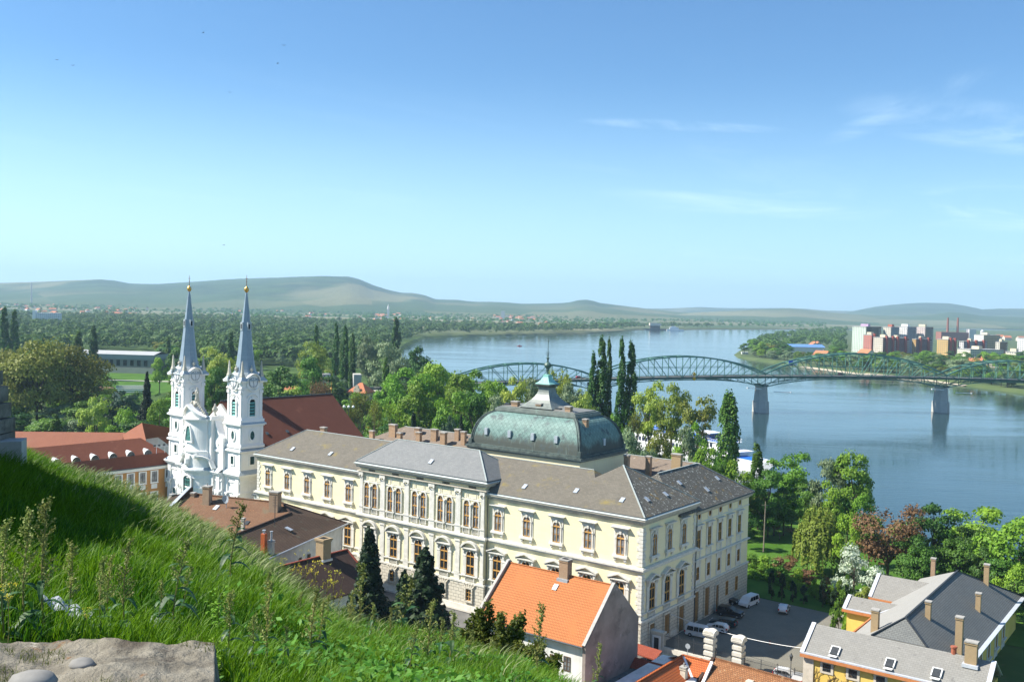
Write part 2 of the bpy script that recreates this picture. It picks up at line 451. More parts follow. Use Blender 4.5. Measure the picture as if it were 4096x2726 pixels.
def course(mb, z0, z1, d, front=True, side1=True, ris=True):
    mb.box(-94.5 - d, d, -d, 3, z0, z1)
    if ris: mb.box(-62.4 - d, -31.3 + d, -.75 - d, 2, z0 + .002, z1 + .002)
    if side1: mb.box(-4, d - .003, 2.9, 18.6 + d, z0, z1)
b = MB()
course(b, 16.15, 16.5, .32); course(b, 16.5, 16.82, .6)
course(b, 16.82, 16.95, .38)
course(b, 8.1, 8.42, .36); course(b, 9.30, 9.52, .22)
b.box(-4, -.0, 18.6, 42.5, 14.15, 14.45); b.box(-4, .22, 18.6, 42.6, 14.2, 14.42)
b.box(-4, .08, 18.6, 42.55, 9.45, 9.75)
b.box(-4, -.15, 18.6, 42.5, 20.75, 20.92)
b.build('string_course', STONE, pal)
CORN = mat('cornice_stone', (.44, .40, .32), (.54, .49, .40), 1.2, rough=.9, streak=((.26, .23, .19), .5))
b = MB()
course(b, 23.75, 24.0, .18, ris=False); course(b, 24.15, 24.5, .5, ris=False); course(b, 24.5, 24.78, .72, ris=False)
for k in range(190):      # modillions under the front cornice
    s = -94.3 + k * .5
    if -63.6 < s < -30.2: continue
    b.box(s, s + .24, -.44, -.1, 24.0, 24.149)
for k in range(37): b.box(.1, .44, .2 + k * .5, .44 + k * .5, 24.0, 24.149)
b.box(-63.1, -30.6, -1.45, 8, 26.0, 26.4); b.box(-63.35, -30.35, -1.7, 8, 26.4, 26.7)
for k in range(62): b.box(-62.3 + k * .5, -62.06 + k * .5, -1.2, -.7, 25.78, 25.999)
b.box(-62.75, -30.95, -1.1, 2, 24.95, 25.15)
b.box(-62.95, -30.75, -1.3, 2, 25.15, 25.3)
b.box(-4, .3, 18.7, 42.8, 22.6, 22.9); b.box(-4, .45, 18.9, 42.95, 22.9, 23.1)
for k in range(47): b.box(-.1, .2, 18.8 + k * .5, 19.0 + k * .5, 22.42, 22.599)
b.build('cornice', CORN, pal)
b = MB()
b.add([(-95.3, -.82, 24.78), (.82, -.82, 24.78), (.45, -.45, 25.0), (-94.9, -.45, 25.0)], [(0, 1, 2, 3)])
b.add([(.82, -.82, 24.78), (.82, 19.0, 24.78), (.45, 19.0, 25.0), (.45, -.45, 25.0)], [(0, 1, 2, 3)])
b.add([(-63.5, -1.85, 26.7), (-30.2, -1.85, 26.7), (-30.6, -1.45, 26.95), (-63.1, -1.45, 26.95)], [(0, 1, 2, 3)])
b.add([(-30.2, -1.85, 26.7), (-30.2, 8, 26.7), (-30.6, 8, 26.95), (-30.6, -1.45, 26.95)], [(0, 1, 2, 3)])
b.build('lead_flashing', LEAD, pal, fix=False)
b = MB()
b.box(-95, .5, -.52, .1, 24.86, 25.06); b.box(.1, .52, -.5, 19.2, 24.865, 25.065)
b.box(-63.2, -30.5, -1.52, -.9, 26.86, 27.08); b.box(-30.9, -30.45, -1.5, 6, 26.865, 27.085)
b.box(-.2, .62, 19.0, 43.1, 23.12, 23.42)
b.build('gutter', GUTTER, pal)  # dark strip along the eaves stands in for the shadow gap below the roof

# roofs
b = MB()
hip_roof(b, -95.0, -8, -.45, 15.4, 25.08, ((-87.5, 7.5, 30.05), (-14, 7.5, 30.05)))
rf = b.build('roof', SLATE, pal)
b = MB(); hip_roof(b, -63.1, -30.6, -1.45, 10.2, 27.1, ((-57.6, 4.4, 31.3), (-37.0, 4.4, 31.3)))
rr = b.build('roof', SLATE2, pal, label='blue-grey slate roof of the middle projection')
PAVL = SLATEL
b = MB()
A = (-9.3, 9.3, 31.25)
e = [(-19.2, -.46, 25.085), (.5, -.46, 25.085), (.5, 19.2, 25.085), (-19.2, 19.2, 25.085)]
b.quad(e[0], e[1], A); b.quad(e[2], e[3], A); b.quad(e[3], e[0], A)
rp = b.build('roof', SLATE, pal)
b = MB(); b.quad((.5, -.46, 25.085), (.5, 19.2, 25.085), A)
b.build('roof', SLATEL, pal, label='lichen-spotted hip of the corner roof')
b = MB()
hip_roof(b, -15.2, .6, 12, 43.0, 23.4, ((-7.2, 18, 29.0), (-7.2, 33.5, 29.0)))
rs = b.build('roof', SLATEL, pal, label='lichen-spotted roof of the lower side wing')
b = MB()
BROWNS = mat('brown_weathered_slate', (.17, .135, .105), (.23, .185, .145), .5, rough=.88, bump=.3, tile=(.5, .3, (.20, .16, .125), (.16, .128, .1), (.1, .08, .065), .012), patches=(((.42, .36, .30), 1.3, .62, .76), ((.2, .13, .04), .5, .6, .75)))
hip_roof(b, -94.9, -1, 26.6, 43.3, 23.9, ((-84, 35, 28.8), (-7.2, 35, 28.8)))
rb = b.build('roof', BROWNS, pal, label='brown rear roof with a row of brick chimneys')
b = MB()   # ridge and hip caps
cap = [((-87.5, 7.5, 30.1), (-14, 7.5, 30.1)), ((-95, -.45, 25.12), (-87.5, 7.5, 30.1)), ((-57.6, 4.4, 31.35), (-37, 4.4, 31.35)), ((-30.6, -1.45, 27.15), (-37, 4.4, 31.35)), ((-63.1, -1.45, 27.15), (-57.6, 4.4, 31.35)),
       ((-30.6, 10.2, 27.15), (-37, 4.4, 31.35)), ((.5, -.46, 25.12), (-9.3, 9.3, 31.3)), ((.5, 19.2, 25.12), (-9.3, 9.3, 31.3)), ((-7.2, 18, 29.05), (-7.2, 33.5, 29.05)), ((.6, 43, 23.45), (-7.2, 33.5, 29.05)), ((-84, 35, 28.85), (-7.2, 35, 28.85))]
for p, q in cap: b.bar(p, q, .22, .1)
b.build('ridge_cap', LEAD, pal)
sl = math.atan2(4.97, 7.95)
for s, t, z in [(-85.5, 1.9, 26.6), (-74.2, 2.2, 26.8), (-24.6, 1.8, 26.5), (-14.4, 2.6, 27.0), (-5.2, 2.2, 26.75)]:
    hatch(rf, (s, t, z), .75, 1.1, sl, math.pi / 2)
hatch(rr, (-45.4, .6, 28.65), .75, 1.1, math.atan2(4.2, 5.85), math.pi / 2)
for s, t, z in [(-2.3, 5.2, 26.85), (-2.2, 11.5, 26.85)]: hatch(rp, (s, t, z), .75, 1.0, math.atan2(6.2, 9.8), math.pi)
for s, t, z in [(-4.6, 21.3, 27.2), (-2.2, 27.6, 25.45), (-3.6, 35.0, 26.4)]: hatch(rs, (s, t, z), .75, 1.0, math.atan2(5.6, 7.8), math.pi)
for s, t, z1, w in [(-27, 22, 30.9, .9), (-15.6, 30, 29.9, 1.0), (-17, 24, 30.6, .9), (-9.6, 30, 31.0, 1.9), (-84.5, 31.5, 29.6, 2.0), (-78, 33, 29.3, 1.6), (-80.5, 29.5, 28.2, 1.2),
                    (-72, 32, 29.6, 1.6), (-68, 30.5, 29.4, 1.4), (-66, 33, 30.1, 1.2), (-63.4, 32, 29.9, 1.1), (-88.4, 28.5, 28.0, 1.2), (-75.2, 30.2, 28.8, 1.2), (-92.5, 17, 29.4, 1.4)]:
    chimney(rb, s, t, 24.5, z1, w, .9 if w > 1.2 else .8, BRICKY if w == 1.9 else BRICK, pot=(s == -17))
for s in (-24.0, -20.6):     # two white ventilation stacks with little tin roofs
    c = MB(); c.box(s - .55, s + .55, 25.4, 26.5, 25, 30.0)
    q = c.build('vent_stack', WHITEW, rb)
    c = MB()
    for i in (-1, 1):
        for j in (-1, 1): c.box(s + i * .4 - .03, s + i * .4 + .03, 25.95 + j * .4 - .03, 25.95 + j * .4 + .03, 30.0, 30.8)
    c.lathe([(1.45, 30.8), (1.45, 30.86), (.05, 31.4)], 4, (s, 25.95, 0), math.pi / 4)
    c.build('tin_cap', METAL, q)

# quoins
b = MB()
for x, y0, ff in ((0, 0, 0), (-94.5, 0, 1)):
    z = 8.45; k = 0
    while z < 23.3:
        if not (15.9 < z + .5 and z < 16.9):
            w = (1.0, .68)[k % 2]
            if ff: b.box(x - .1, x + w, -.1, .25, z, z + .54)
            else:
                b.box(x - w, x + .1, -.1, .25, z, z + .54); b.box(-.3, .103, .2, .2 + w * .85, z, z + .54)
                b.box(-.3, .103, 18.65 - w * .8, 18.65, z, z + .54)
        z += .62; k += 1
b.build('quoins', STONE, pal)

# ---- windows: surround, frame, pane; front faces -y at y=0, origin on the wall at the sill
def framed(kind, w, sill, spring, rise, trans, mull=True, outw=.38, dep=.2, glass=GLASS):
    """returns meshes (frame, pane, surround) centred on x=0"""
    fr = MB(); o = arch(0, sill, w, spring, 12, rise); t = .11
    i = arch(0, sill + t, w - 2 * t, spring, 12, rise - t)
    band(fr, o, i, -.14, .02)
    if mull: fr.box(-.055, .055, -.13, 0, sill + t, spring + rise - t)
    for z in trans: fr.box(-w / 2 + t, w / 2 - t, -.17, 0, z - .1, z + .1)
    for z in (sill + (trans[0] - sill) * .5,):
        fr.box(-w / 2 + t, w / 2 - t, -.1, 0, z - .025, z + .025)
    pn = MB(); pn.prism(arch(0, sill + .03, w - .06, spring, 12, rise - .03), -.05, .01)
    su = MB()
    band(su, arch(0, sill, w + 2 * outw, spring, 12, rise + outw), arch(0, sill, w, spring, 12, rise), -dep, .02)
    return fr, pn, su
def meshes(*items):
    r = []
    for n, mb, m in items:
        o = mb.build(n, m); me = o.data; bpy.data.objects.remove(o); r.append(me)
    return r
def put_window(root, x, y, rz, fme, pme, sme, z=0, label=None):
    f = link('window', fme, root, (x, y, z), rz); link('pane', pme, f)
    if sme is not None: link('window_surround', sme, root, (x, y, z), rz)
    return f
# upper wing window
fr, pn, su = framed('u', 1.5, 18.42, 21.1, .82, [21.1], outw=.26)
for i in (-1, 1):
    su.box(i * 1.14 - .12, i * 1.14 + .12, -.1, .02, 18.4, 22.5)
    su.box(i * .95 - .22, i * .95 + .22, -.34, .02, 17.55, 17.95); su.box(i * .95 - .2, i * .95 + .2, -.22, .02, 17.3, 17.56)
    su.box(i * .9 - .2, i * .9 + .2, -.26, .02, 21.0, 21.2)
su.box(-.2, .2, -.34, .02, 21.75, 22.3)
su.box(-1.26, 1.26, -.07, .02, 22.0, 22.55)
su.box(-1.45, 1.45, -.3, .02, 22.55, 22.72); su.box(-1.6, 1.6, -.6, .02, 22.72, 22.86); su.box(-1.66, 1.66, -.7, .02, 22.86, 22.95)
su.box(-1.42, 1.42, -.5, .02, 17.95, 18.2); su.box(-1.36, 1.36, -.42, .02, 18.2, 18.4)
UP = meshes(('window', fr, WOODF), ('pane', pn, CURTAIN), ('window_surround', su, STONE))
# first-floor window with pediment / segment
def firstwin(seg):
    fr, pn, su = framed('f', 1.85, 9.72, 13.12, 1.05, [13.05, 11.3], outw=.2)
    for i in (-1, 1):
        su.box(i * 1.45 - .28, i * 1.45 + .28, -.2, .02, 9.5, 14.2)
        su.box(i * 1.5 - .17, i * 1.5 + .17, -.42, .02, 13.7, 14.3)
        su.box(i * 1.42 - .4, i * 1.42 + .4, -.26, .02, 13.0, 13.16)
    su.box(-1.7, 1.7, -.14, .02, 14.05, 14.35); su.box(-.17, .17, -.4, .02, 13.95, 14.35)
    if not seg:
        su.box(-1.98, 1.98, -.62, .02, 14.35, 14.55)
        for i in (-1, 1):
            su.add([(i * 2.1, -.75, 14.52), (i * 2.1, -.75, 14.75), (0, -.75, 15.55), (0, -.75, 15.3), (i * 2.1, .02, 14.52), (i * 2.1, .02, 14.75), (0, .02, 15.55), (0, .02, 15.3)],
                   [(0, 1, 2, 3), (4, 7, 6, 5), (1, 5, 6, 2), (0, 3, 7, 4), (0, 4, 5, 1), (2, 6, 7, 3)])
    else:
        su.box(-1.9, 1.9, -.62, .02, 14.4, 14.6)
        n = 10; oo = []; ii = []
        for k in range(n + 1):
            a = math.pi * (0.16 + .68 * k / n); R = 2.28; R2 = 2.0
            oo.append((R * math.cos(a), 13.55 + R * math.sin(a) * 1.03)); ii.append((R2 * math.cos(a), 13.55 + R2 * math.sin(a)))
        su.prism(oo + ii[::-1], -.75, .02)
    su.box(-1.75, 1.75, -.42, .02, 9.42, 9.58)
    return meshes(('window', fr, WOODF), ('pane', pn, GLASS), ('window_surround', su, STONE))
FT, FS = firstwin(False), firstwin(True)
SLATE_DARK = mat('baluster_shadow_stone', (.10, .095, .085), (.14, .13, .12), 3)
def balus(w, z0, z1, n):
    bb = MB()
    for k in range(n):
        x = -w / 2 + (k + .5) * w / n
        bb.lathe([(.05, z0), (.085, z0 + .22 * (z1 - z0)), (.045, z0 + .62 * (z1 - z0)), (.06, z1)], 6, (x, -.16, 0))
    bb.box(-w / 2 - .12, -w / 2, -.3, .02, z0, z1); bb.box(w / 2, w / 2 + .12, -.3, .02, z0, z1)
    return bb
b1 = balus(1.9, 8.5, 9.3, 8); BAL1 = meshes(('balustrade', b1, STONE))[0]
b2 = balus(1.35, 17.1, 18.0, 6); BAL2 = meshes(('balustrade', b2, STONE))[0]
UPS = [-90.9, -84.75, -78.6, -72.5, -66.4, -28.85, -22.6, -16.4, -10.15, -3.95]
for s in UPS:
    put_window(pal, s, 0, 0, *UP); put_window(pal, s, 0, 0, *FT); link('balustrade', BAL1, pal, (s, 0, 0))
BAYS = [-59.4, -53.15, -46.85, -40.5, -34.3]
for s in BAYS:
    put_window(pal, s, -.75, 0, *FS); link('balustrade', BAL1, pal, (s, -.75, 0))
# paired windows of the projection
fr, pn, su = framed('p', 1.28, 18.42, 22.35, .72, [22.2, 20.3], outw=.24, dep=.28)
PW = meshes(('window', fr, WOODF), ('pane', pn, CURTAIN), ('window_surround', su, STONE))
cmb_ = MB(); cmb_.lathe([(.17, 18.45), (.17, 18.6), (.12, 18.7), (.11, 21.9), (.16, 22.0), (.2, 22.25), (.2, 22.4)], 10, (0, -.34, 0))
cmb_.box(-.24, .24, -.5, -.02, 18.2, 18.46); cmb_.box(-.24, .24, -.5, -.02, 22.38, 22.6)
COLN = meshes(('column', cmb_, STONE))[0]
for s in BAYS:
    for i in (-1, 1): put_window(pal, s + i * 1.07, -.75, 0, *PW); link('balustrade', BAL2, pal, (s + i * 1.07, -.75, 0))
    link('column', COLN, pal, (s, -.75, 0))
for s in (-62.0, -56.27, -50.0, -43.68, -37.4, -31.75):
    b = MB(); w = .68 if -60 < s < -33 else .5
    b.box(s - w, s + w, -1.02, -.7, 16.95, 18.15); b.box(s - w - .06, s + w + .06, -1.1, -.7, 18.15, 18.4)
    b.box(s - w + .12, s + w - .12, -.98, -.7, 18.4, 23.95)
    b.box(s - w, s + w, -1.06, -.7, 23.95, 24.1); b.box(s - w - .05, s + w + .05, -1.2, -.7, 24.45, 24.96)
    for i in (-1, 1): b.lathe([(.06, 24.05), (.2, 24.2), (.2, 24.38), (.08, 24.5)], 8, (s + i * (w - .12), -1.1, 0))
    b.box(s - w + .05, s + w - .05, -.95, -.7, 8.44, 9.3)
    b.box(s - w + .15, s + w - .15, -.9, -.7, 9.55, 15.4); b.box(s - w + .02, s + w - .02, -1.02, -.7, 15.4, 15.75); b.box(s - w + .05, s + w - .05, -.95, -.7, 9.55, 9.95); b.build('pilaster', STONE, pal)
for s in BAYS:
    b = MB(); b.box(s - 2.5, s + 2.5, -.86, -.7, 23.15, 23.35); b.box(s - 2.45, s + 2.45, -1.05, -.7, 18.05, 18.3)
    for x, w in ((s - 1.75, .5), (s, 1.0), (s + 1.75, .5)):
        band(b, [(x - w, 23.5), (x + w, 23.5), (x + w, 24.6), (x - w, 24.6)], [(x - w + .1, 23.6), (x + w - .1, 23.6), (x + w - .1, 24.5), (x - w + .1, 24.5)], -.82, -.7)
    b.build('panel_moulding', STONE, pal)
for s in BAYS:
    b = MB()
    for k in range(26):
        x = s + random.uniform(-.75, .75); z = random.uniform(25.36, 25.72)
        b.lathe([(.02, -.12), (.14, -.04), (.14, .05), (.02, .12)], 6, (x, -.79, z))
    b.box(s - .85, s + .85, -.8, -.7, 25.34, 25.7); b.build('carved_frieze', mat('weathered_relief', (.10, .11, .09), (.22, .21, .17), 4), pal)
# basement windows of the projection and wings
def rectwin(w, h, bars=1, glass=GLASS):
    fr = MB(); o = [(-w / 2, 0), (w / 2, 0), (w / 2, h), (-w / 2, h)]; t = .09
    band(fr, o, [(-w / 2 + t, t), (w / 2 - t, t), (w / 2 - t, h - t), (-w / 2 + t, h - t)], -.1, .02)
    fr.box(-.05, .05, -.1, 0, t, h - t)
    for k in range(bars): z = h * (k + 1) / (bars + 1); fr.box(-w / 2 + t, w / 2 - t, -.1, 0, z - .05, z + .05)
    pn = MB(); pn.box(-w / 2 + .03, w / 2 - .03, -.04, .01, .03, h - .03)
    return fr, pn
fr, pn = rectwin(1.25, 2.15, 2)
su = MB(); band(su, [(-.9, -.3), (.9, -.3), (.9, 2.4), (-.9, 2.4)], [(-.63, 0), (.63, 0), (.63, 2.15), (-.63, 2.15)], -.32, .0)
for k in range(5):
    x = -.8 + .4 * k; tl = (k - 2) * .22
    su.add([(x - .17, -.22, 2.4), (x + .17, -.22, 2.4), (x + .19 + tl, -.22, 3.0), (x - .19 + tl, -.22, 3.0), (x - .17, 0, 2.4), (x + .17, 0, 2.4), (x + .19 + tl, 0, 3.0), (x - .19 + tl, 0, 3.0)],
           [(0, 1, 2, 3), (1, 5, 6, 2), (3, 2, 6, 7), (0, 3, 7, 4), (0, 4, 5, 1)])
BW = meshes(('window', fr, WOODF), ('pane', pn, GLASS), ('window_surround', su, RUSTIC))
for s in BAYS: put_window(pal, s, -1.0, 0, *BW, z=5.1)
for s in UPS: put_window(pal, s, -.18, 0, *BW, z=5.1)
# ---- side facade (faces +x): windows turned a quarter
Q = math.pi / 2
for t in (3.75, 8.97, 14.2):
    put_window(pal, 0, t, Q, *UP); put_window(pal, 0, t - .4, Q, *FT); link('balustrade', BAL1, pal, (0, t - .4, 0), Q)
fr, pn = rectwin(1.35, 3.3, 1)
su = MB()
for i in (-1, 1):
    su.box(i * .95 - .22, i * .95 + .22, -.14, .02, -.2, 3.8); su.box(i * .9 - .16, i * .9 + .16, -.34, .02, 3.4, 4.0); su.box(i * .95 - .24, i * .95 + .24, -.1, .02, -1.75, -.2)
su.box(-1.2, 1.2, -.16, .02, 3.3, 4.05); su.box(-1.35, 1.35, -.5, .02, 4.05, 4.2); su.box(-1.42, 1.42, -.62, .02, 4.2, 4.3)
su.box(-1.25, 1.25, -.45, .02, -.22, 0)
for k in range(4): su.box(-.7, .7, -.08, .02, -1.5 + .3 * k, -1.36 + .3 * k)
S2 = meshes(('window', fr, WOODF), ('pane', pn, GLASS), ('window_surround', su, STONE))
fr, pn = rectwin(1.15, 2.3, 1)
su = MB(); band(su, [(-1.1, -.7), (1.1, -.7), (1.1, 2.75), (-1.1, 2.75)], [(-.58, 0), (.58, 0), (.58, 2.3), (-.58, 2.3)], -.12, .02)
for k in range(5): su.box(-1.15 + .46 * k, -.74 + .46 * k, -.2, .02, 2.75, 3.35)
S3 = meshes(('window', fr, WOODF), ('pane', pn, GLASS), ('window_surround', su, STONE))
fr = MB(); n = 16
band(fr, [(.5 * math.cos(2 * math.pi * k / n), .62 * math.sin(2 * math.pi * k / n)) for k in range(n)], [(.36 * math.cos(2 * math.pi * k / n), .48 * math.sin(2 * math.pi * k / n)) for k in range(n)], -.1, .02)
pn = MB(); pn.prism([(.38 * math.cos(2 * math.pi * k / n), .5 * math.sin(2 * math.pi * k / n)) for k in range(n)], -.05, .02)
su = MB(); band(su, [(-.85, -.95), (.85, -.95), (.85, .95), (-.85, .95)], [(-.6, -.7), (.6, -.7), (.6, .7), (-.6, .7)], -.08, .02)
OC = meshes(('oculus_window', fr, WOODF), ('pane', pn, GLASS), ('window_surround', su, STONE))
for t in (20.55, 24.92, 29.3, 33.6, 38.0):
    put_window(pal, -.25, t, Q, *S2, z=16.2); put_window(pal, -.25, t, Q, *S3, z=10.65); put_window(pal, -.25, t + .1, Q, *OC, z=22.0)
DOORM = mat('brown_door_wood', (.22, .13, .05), (.30, .19, .08), 3, rough=.6, tile=(.9, 1.4, (.26, .16, .065), (.24, .145, .06), (.1, .06, .03), .03))
def door(t, w, z1, x=.18, z0=3.4, half=False):
    d = MB(); d.box(-w / 2, w / 2, -.05, .02, z0, z1); d.box(-.03, .03, -.1, -.05, z0, z1)
    o = d.build('door', DOORM if not half else DARKW, pal, (x, t, 0), Q)
    k = MB(); band(k, [(-w / 2 - .3, z0), (w / 2 + .3, z0), (w / 2 + .3, z1 + .35), (-w / 2 - .3, z1 + .35)], [(-w / 2, z0 - .1), (w / 2, z0 - .1), (w / 2, z1), (-w / 2, z1)], -.22, .02)
    k.build('door_surround', RUSTIC, o)
for t, w, z1 in ((3.4, 1.7, 7.3), (8.55, 1.9, 7.6), (13.75, 1.9, 7.8)): door(t, w, z1)
for t, w, z1 in ((19.9, 1.9, 8.7), (24.3, 1.9, 8.6)): door(t, w, z1, -.1)
door(28.6, 1.2, 8.1, -.1)
fr, pn = rectwin(1.0, 2.6, 1)
GW = meshes(('window', fr, WOODF), ('pane', pn, GLASS))
for t in (33.0, 37.3): put_window(pal, -.1, t, Q, GW[0], GW[1], None, z=5.3)
for q in (((-31.0, -.4, 24.8), (-31.0, -.4, 3.2)), ((-62.75, -.4, 24.8), (-62.75, -.4, 3.2)), ((.2, 18.95, 23), (.2, 18.95, 3.3))): b = MB(); b.tube(q, .08, 6); b.build('downpipe', GUTTER, pal)

# ---- the copper dome
COPPER = NT('weathered_copper'); s = COPPER
uvm = s.scaled((1, 1, 1), 'UV'); ms = s.n('ShaderNodeMapping'); s.t.links.new(s.tc.outputs['UV'], ms.inputs[0]); ms.inputs['Rotation'].default_value = (0, 0, math.radians(45)); ms.inputs['Scale'].default_value = (1.45, 1.45, 1)
ch = s.n('ShaderNodeTexBrick'); s.t.links.new(ms.outputs[0], ch.inputs['Vector']); ch.offset = 0
for k, q in (('Scale', 1.), ('Brick Width', 1.), ('Row Height', 1.), ('Mortar Size', .045), ('Mortar Smooth', .4)): ch.inputs[k].default_value = q
for k, q in (('Color1', (.12, .20, .18, 1)), ('Color2', (.17, .27, .24, 1)), ('Mortar', (.07, .12, .11, 1))): ch.inputs[k].default_value = q
c = ch.outputs['Color']
vec = s.scaled((.5, .5, .16))
g = s.n('ShaderNodeSeparateXYZ'); s.t.links.new(s.tc.outputs['Object'], g.inputs[0])
low = s.math('ADD', s.math('MULTIPLY', s.math('SUBTRACT', g.outputs['Z'], 33.2), .45), s.math('MULTIPLY', s.math('SUBTRACT', s.noise(1., 6, .65, vec), .5), 2.2))
c = s.mix(s.rng(low, -.35, .35), (.075, .085, .072), c)      # bare dark metal where the rain has not greened it
c = s.mix(s.rng(s.noise(.45, 6, .7), .52, .66), c, (.075, .10, .10))
c = s.mix(s.rng(s.noise(1.0, 6, .6, s.scaled((2.6, 2.6, .1))), .58, .75, 0, .6), c, (.30, .42, .36))
s.t.links.new(c, s.p.inputs['Base Color']); s.p.inputs['Roughness'].default_value = .62; s.p.inputs['Specular IOR Level'].default_value = .25
s.bump(ch.outputs['Fac'], -.25, .05)
COPPER = s.m
DKCOP = mat('dark_copper_sheet', (.05, .065, .06), (.11, .14, .125), .9, rough=.55, spec=.3, patches=(((.20, .30, .26), 1.1, .6, .78),))
GREY_COP = mat('grey_copper_moulding', (.13, .15, .135), (.19, .215, .19), 1.0, rough=.45, spec=.5, patches=(((.24, .31, .27), .7, .55, .72),))
GREENC = mat('bright_verdigris', (.20, .46, .40), (.30, .58, .50), 1.2, rough=.55, patches=(((.12, .22, .19), 2, .62, .75),))
dx0, dx1, dy0, dy1 = -45.1, -19.9, 12.0, 27.4
prof = []
for k in range(13):
    a = math.pi / 2 * k / 12
    prof.append((3.7 * (1 - math.cos(a)) , 31.3 + 6.2 * math.sin(a)))
def ring(inset, z): return [(dx0 + inset, dy0 + inset, z), (dx1 - inset, dy0 + inset, z), (dx1 - inset, dy1 - inset, z), (dx0 + inset, dy1 - inset, z)]
b = MB(); vs = []
for i, z in prof: vs += ring(i, z)
fs = [(j * 4 + k, j * 4 + (k + 1) % 4, (j + 1) * 4 + (k + 1) % 4, (j + 1) * 4 + k) for j in range(12) for k in range(4)]
b.add(vs, fs)
dome = b.build('dome', COPPER, pal)
# continuous vertical coordinate for the shingles
me = dome.data; uv = me.uv_layers[0]
arc = {}; acc = 0.
for j, (i, z) in enumerate(prof):
    if j: acc += math.hypot(i - prof[j - 1][0], z - prof[j - 1][1])
    arc[j] = acc
for p in me.polygons:
    for li in p.loop_indices:
        vi = me.loops[li].vertex_index; co = me.vertices[vi].co
        uv.data[li].uv = ((co.x if abs(p.normal.y) > abs(p.normal.x) else co.y), arc[vi // 4])
b = MB()
def rect_ring(mb, o, z0, z1): mb.box(dx0 - o, dx1 + o, dy0 - o, dy1 + o, z0, z1)
rect_ring(b, .35, 30.95, 31.3); rect_ring(b, .8, 30.55, 30.95); rect_ring(b, .5, 30.2, 30.55)
b.build('dome_cornice', DKCOP, dome)
b = MB(); rect_ring(b, -.05, 31.3, 31.5); rect_ring(b, .62, 30.3, 30.5); rect_ring(b, .15, 29.9, 30.15)
b.build('dome_cornice_edge', GREY_COP, dome)
for cxy in range(4):
    b = MB()
    pts = [Vector(ring(i, z)[cxy]) for i, z in prof]
    cen = Vector(((dx0 + dx1) / 2, (dy0 + dy1) / 2, 33))
    for off in (0, -.42, .42):
        sh = Vector((off, 0, 0)) if cxy in (0, 3) else Vector((-off, 0, 0))
        q = [p + (Vector((p.x - cen.x, p.y - cen.y, 0)).normalized() * .05) + (sh if off > 0 else (Vector((0, -off * (1 if cxy < 2 else -1), 0)) if off else Vector())) for p in pts]
        b.tube(q, .17 if off == 0 else .11, 6)
    p = pts[0]; b.bx((p.x, p.y, 31.2), (.8, .8, .9)); b.build('dome_rib', DKCOP, dome)
b = MB()
rect_ring(b, -3.45, 37.35, 37.6); rect_ring(b, -3.2, 37.6, 38.05); rect_ring(b, -3.45, 38.05, 38.3); rect_ring(b, -3.9, 38.3, 38.5)
b.build('dome_crown_moulding', GREY_COP, dome)
b = MB()
cx, cy = (dx0 + dx1) / 2, (dy0 + dy1) / 2
b.quad((dx0 + 3.9, dy0 + 3.9, 38.5), (dx1 - 3.9, dy0 + 3.9, 38.5), (cx + 3, cy - .5, 39.1), (cx - 3, cy - .5, 39.1))
b.quad((dx1 - 3.9, dy0 + 3.9, 38.5), (dx1 - 3.9, dy1 - 3.9, 38.5), (cx + 3, cy + .5, 39.1), (cx + 3, cy - .5, 39.1))
b.quad((dx1 - 3.9, dy1 - 3.9, 38.5), (dx0 + 3.9, dy1 - 3.9, 38.5), (cx - 3, cy + .5, 39.1), (cx + 3, cy + .5, 39.1))
b.quad((dx0 + 3.9, dy1 - 3.9, 38.5), (dx0 + 3.9, dy0 + 3.9, 38.5), (cx - 3, cy - .5, 39.1), (cx - 3, cy + .5, 39.1))
b.build('dome_top', mat('seamed_grey_sheet', (.16, .16, .145), (.22, .22, .2), 1, rough=.5, tile=(.7, 9., (.2, .2, .18), (.17, .17, .155), (.1, .1, .09), .03)), dome)
fl = MB(); P = []
for k in range(9):
    u_ = k / 8; P.append((3.9 - 2.75 * (1 - (1 - u_) ** 2.2), 38.7 + 3.9 * u_))
fl.lathe([(r * 1.414, z) for r, z in P], 4, (cx - .2, cy, 0), math.pi / 4)
lan = fl.build('dome_cupola', GREY_COP, dome)
c2 = MB(); c2.lathe([(1.2 * 1.414, 42.5), (1.5 * 1.414, 42.7), (1.75 * 1.414, 42.95), (1.75 * 1.414, 43.15), (1.6 * 1.414, 43.2)], 4, (cx - .2, cy, 0), math.pi / 4)
c2.build('cupola_cornice', DKCOP, dome)
c3 = MB(); c3.lathe([(r * 1.414, z) for r, z in ((1.72, 43.2), (1.35, 43.45), (.95, 43.85), (.66, 44.4), (.56, 44.75), (.62, 44.8), (.62, 44.95), (.4, 45.0))], 4, (cx - .2, cy, 0), math.pi / 4)
c3.build('cupola_roof', GREENC, dome)
c4 = MB(); c4.lathe([(.3, 44.9), (.2, 45.3), (.2, 45.6), (.36, 45.9), (.3, 46.1), (.62, 46.5), (.75, 46.85), (.5, 47.2), (.2, 47.4), (.16, 47.9), (.34, 48.2), (.1, 48.4), (.13, 49.2), (.06, 49.4), (.05, 51.3), (.17, 51.5), (.03, 51.75), (.012, 52.6)], 10, (cx - .2, cy, 0))
for k in range(6):
    a = k * math.pi / 3; c4.tube([(cx - .2 + .1 * math.cos(a), cy + .1 * math.sin(a), 48.6), (cx - .2 + .5 * math.cos(a), cy + .5 * math.sin(a), 49.0), (cx - .2 + .2 * math.cos(a), cy + .2 * math.sin(a), 49.5)], .025, 4)
c4.build('finial', mat('dark_verdigris_finial', (.045, .07, .06), (.1, .18, .15), 3, rough=.45), dome)
def on_dome(t_arc):
    j = t_arc; return prof[j]
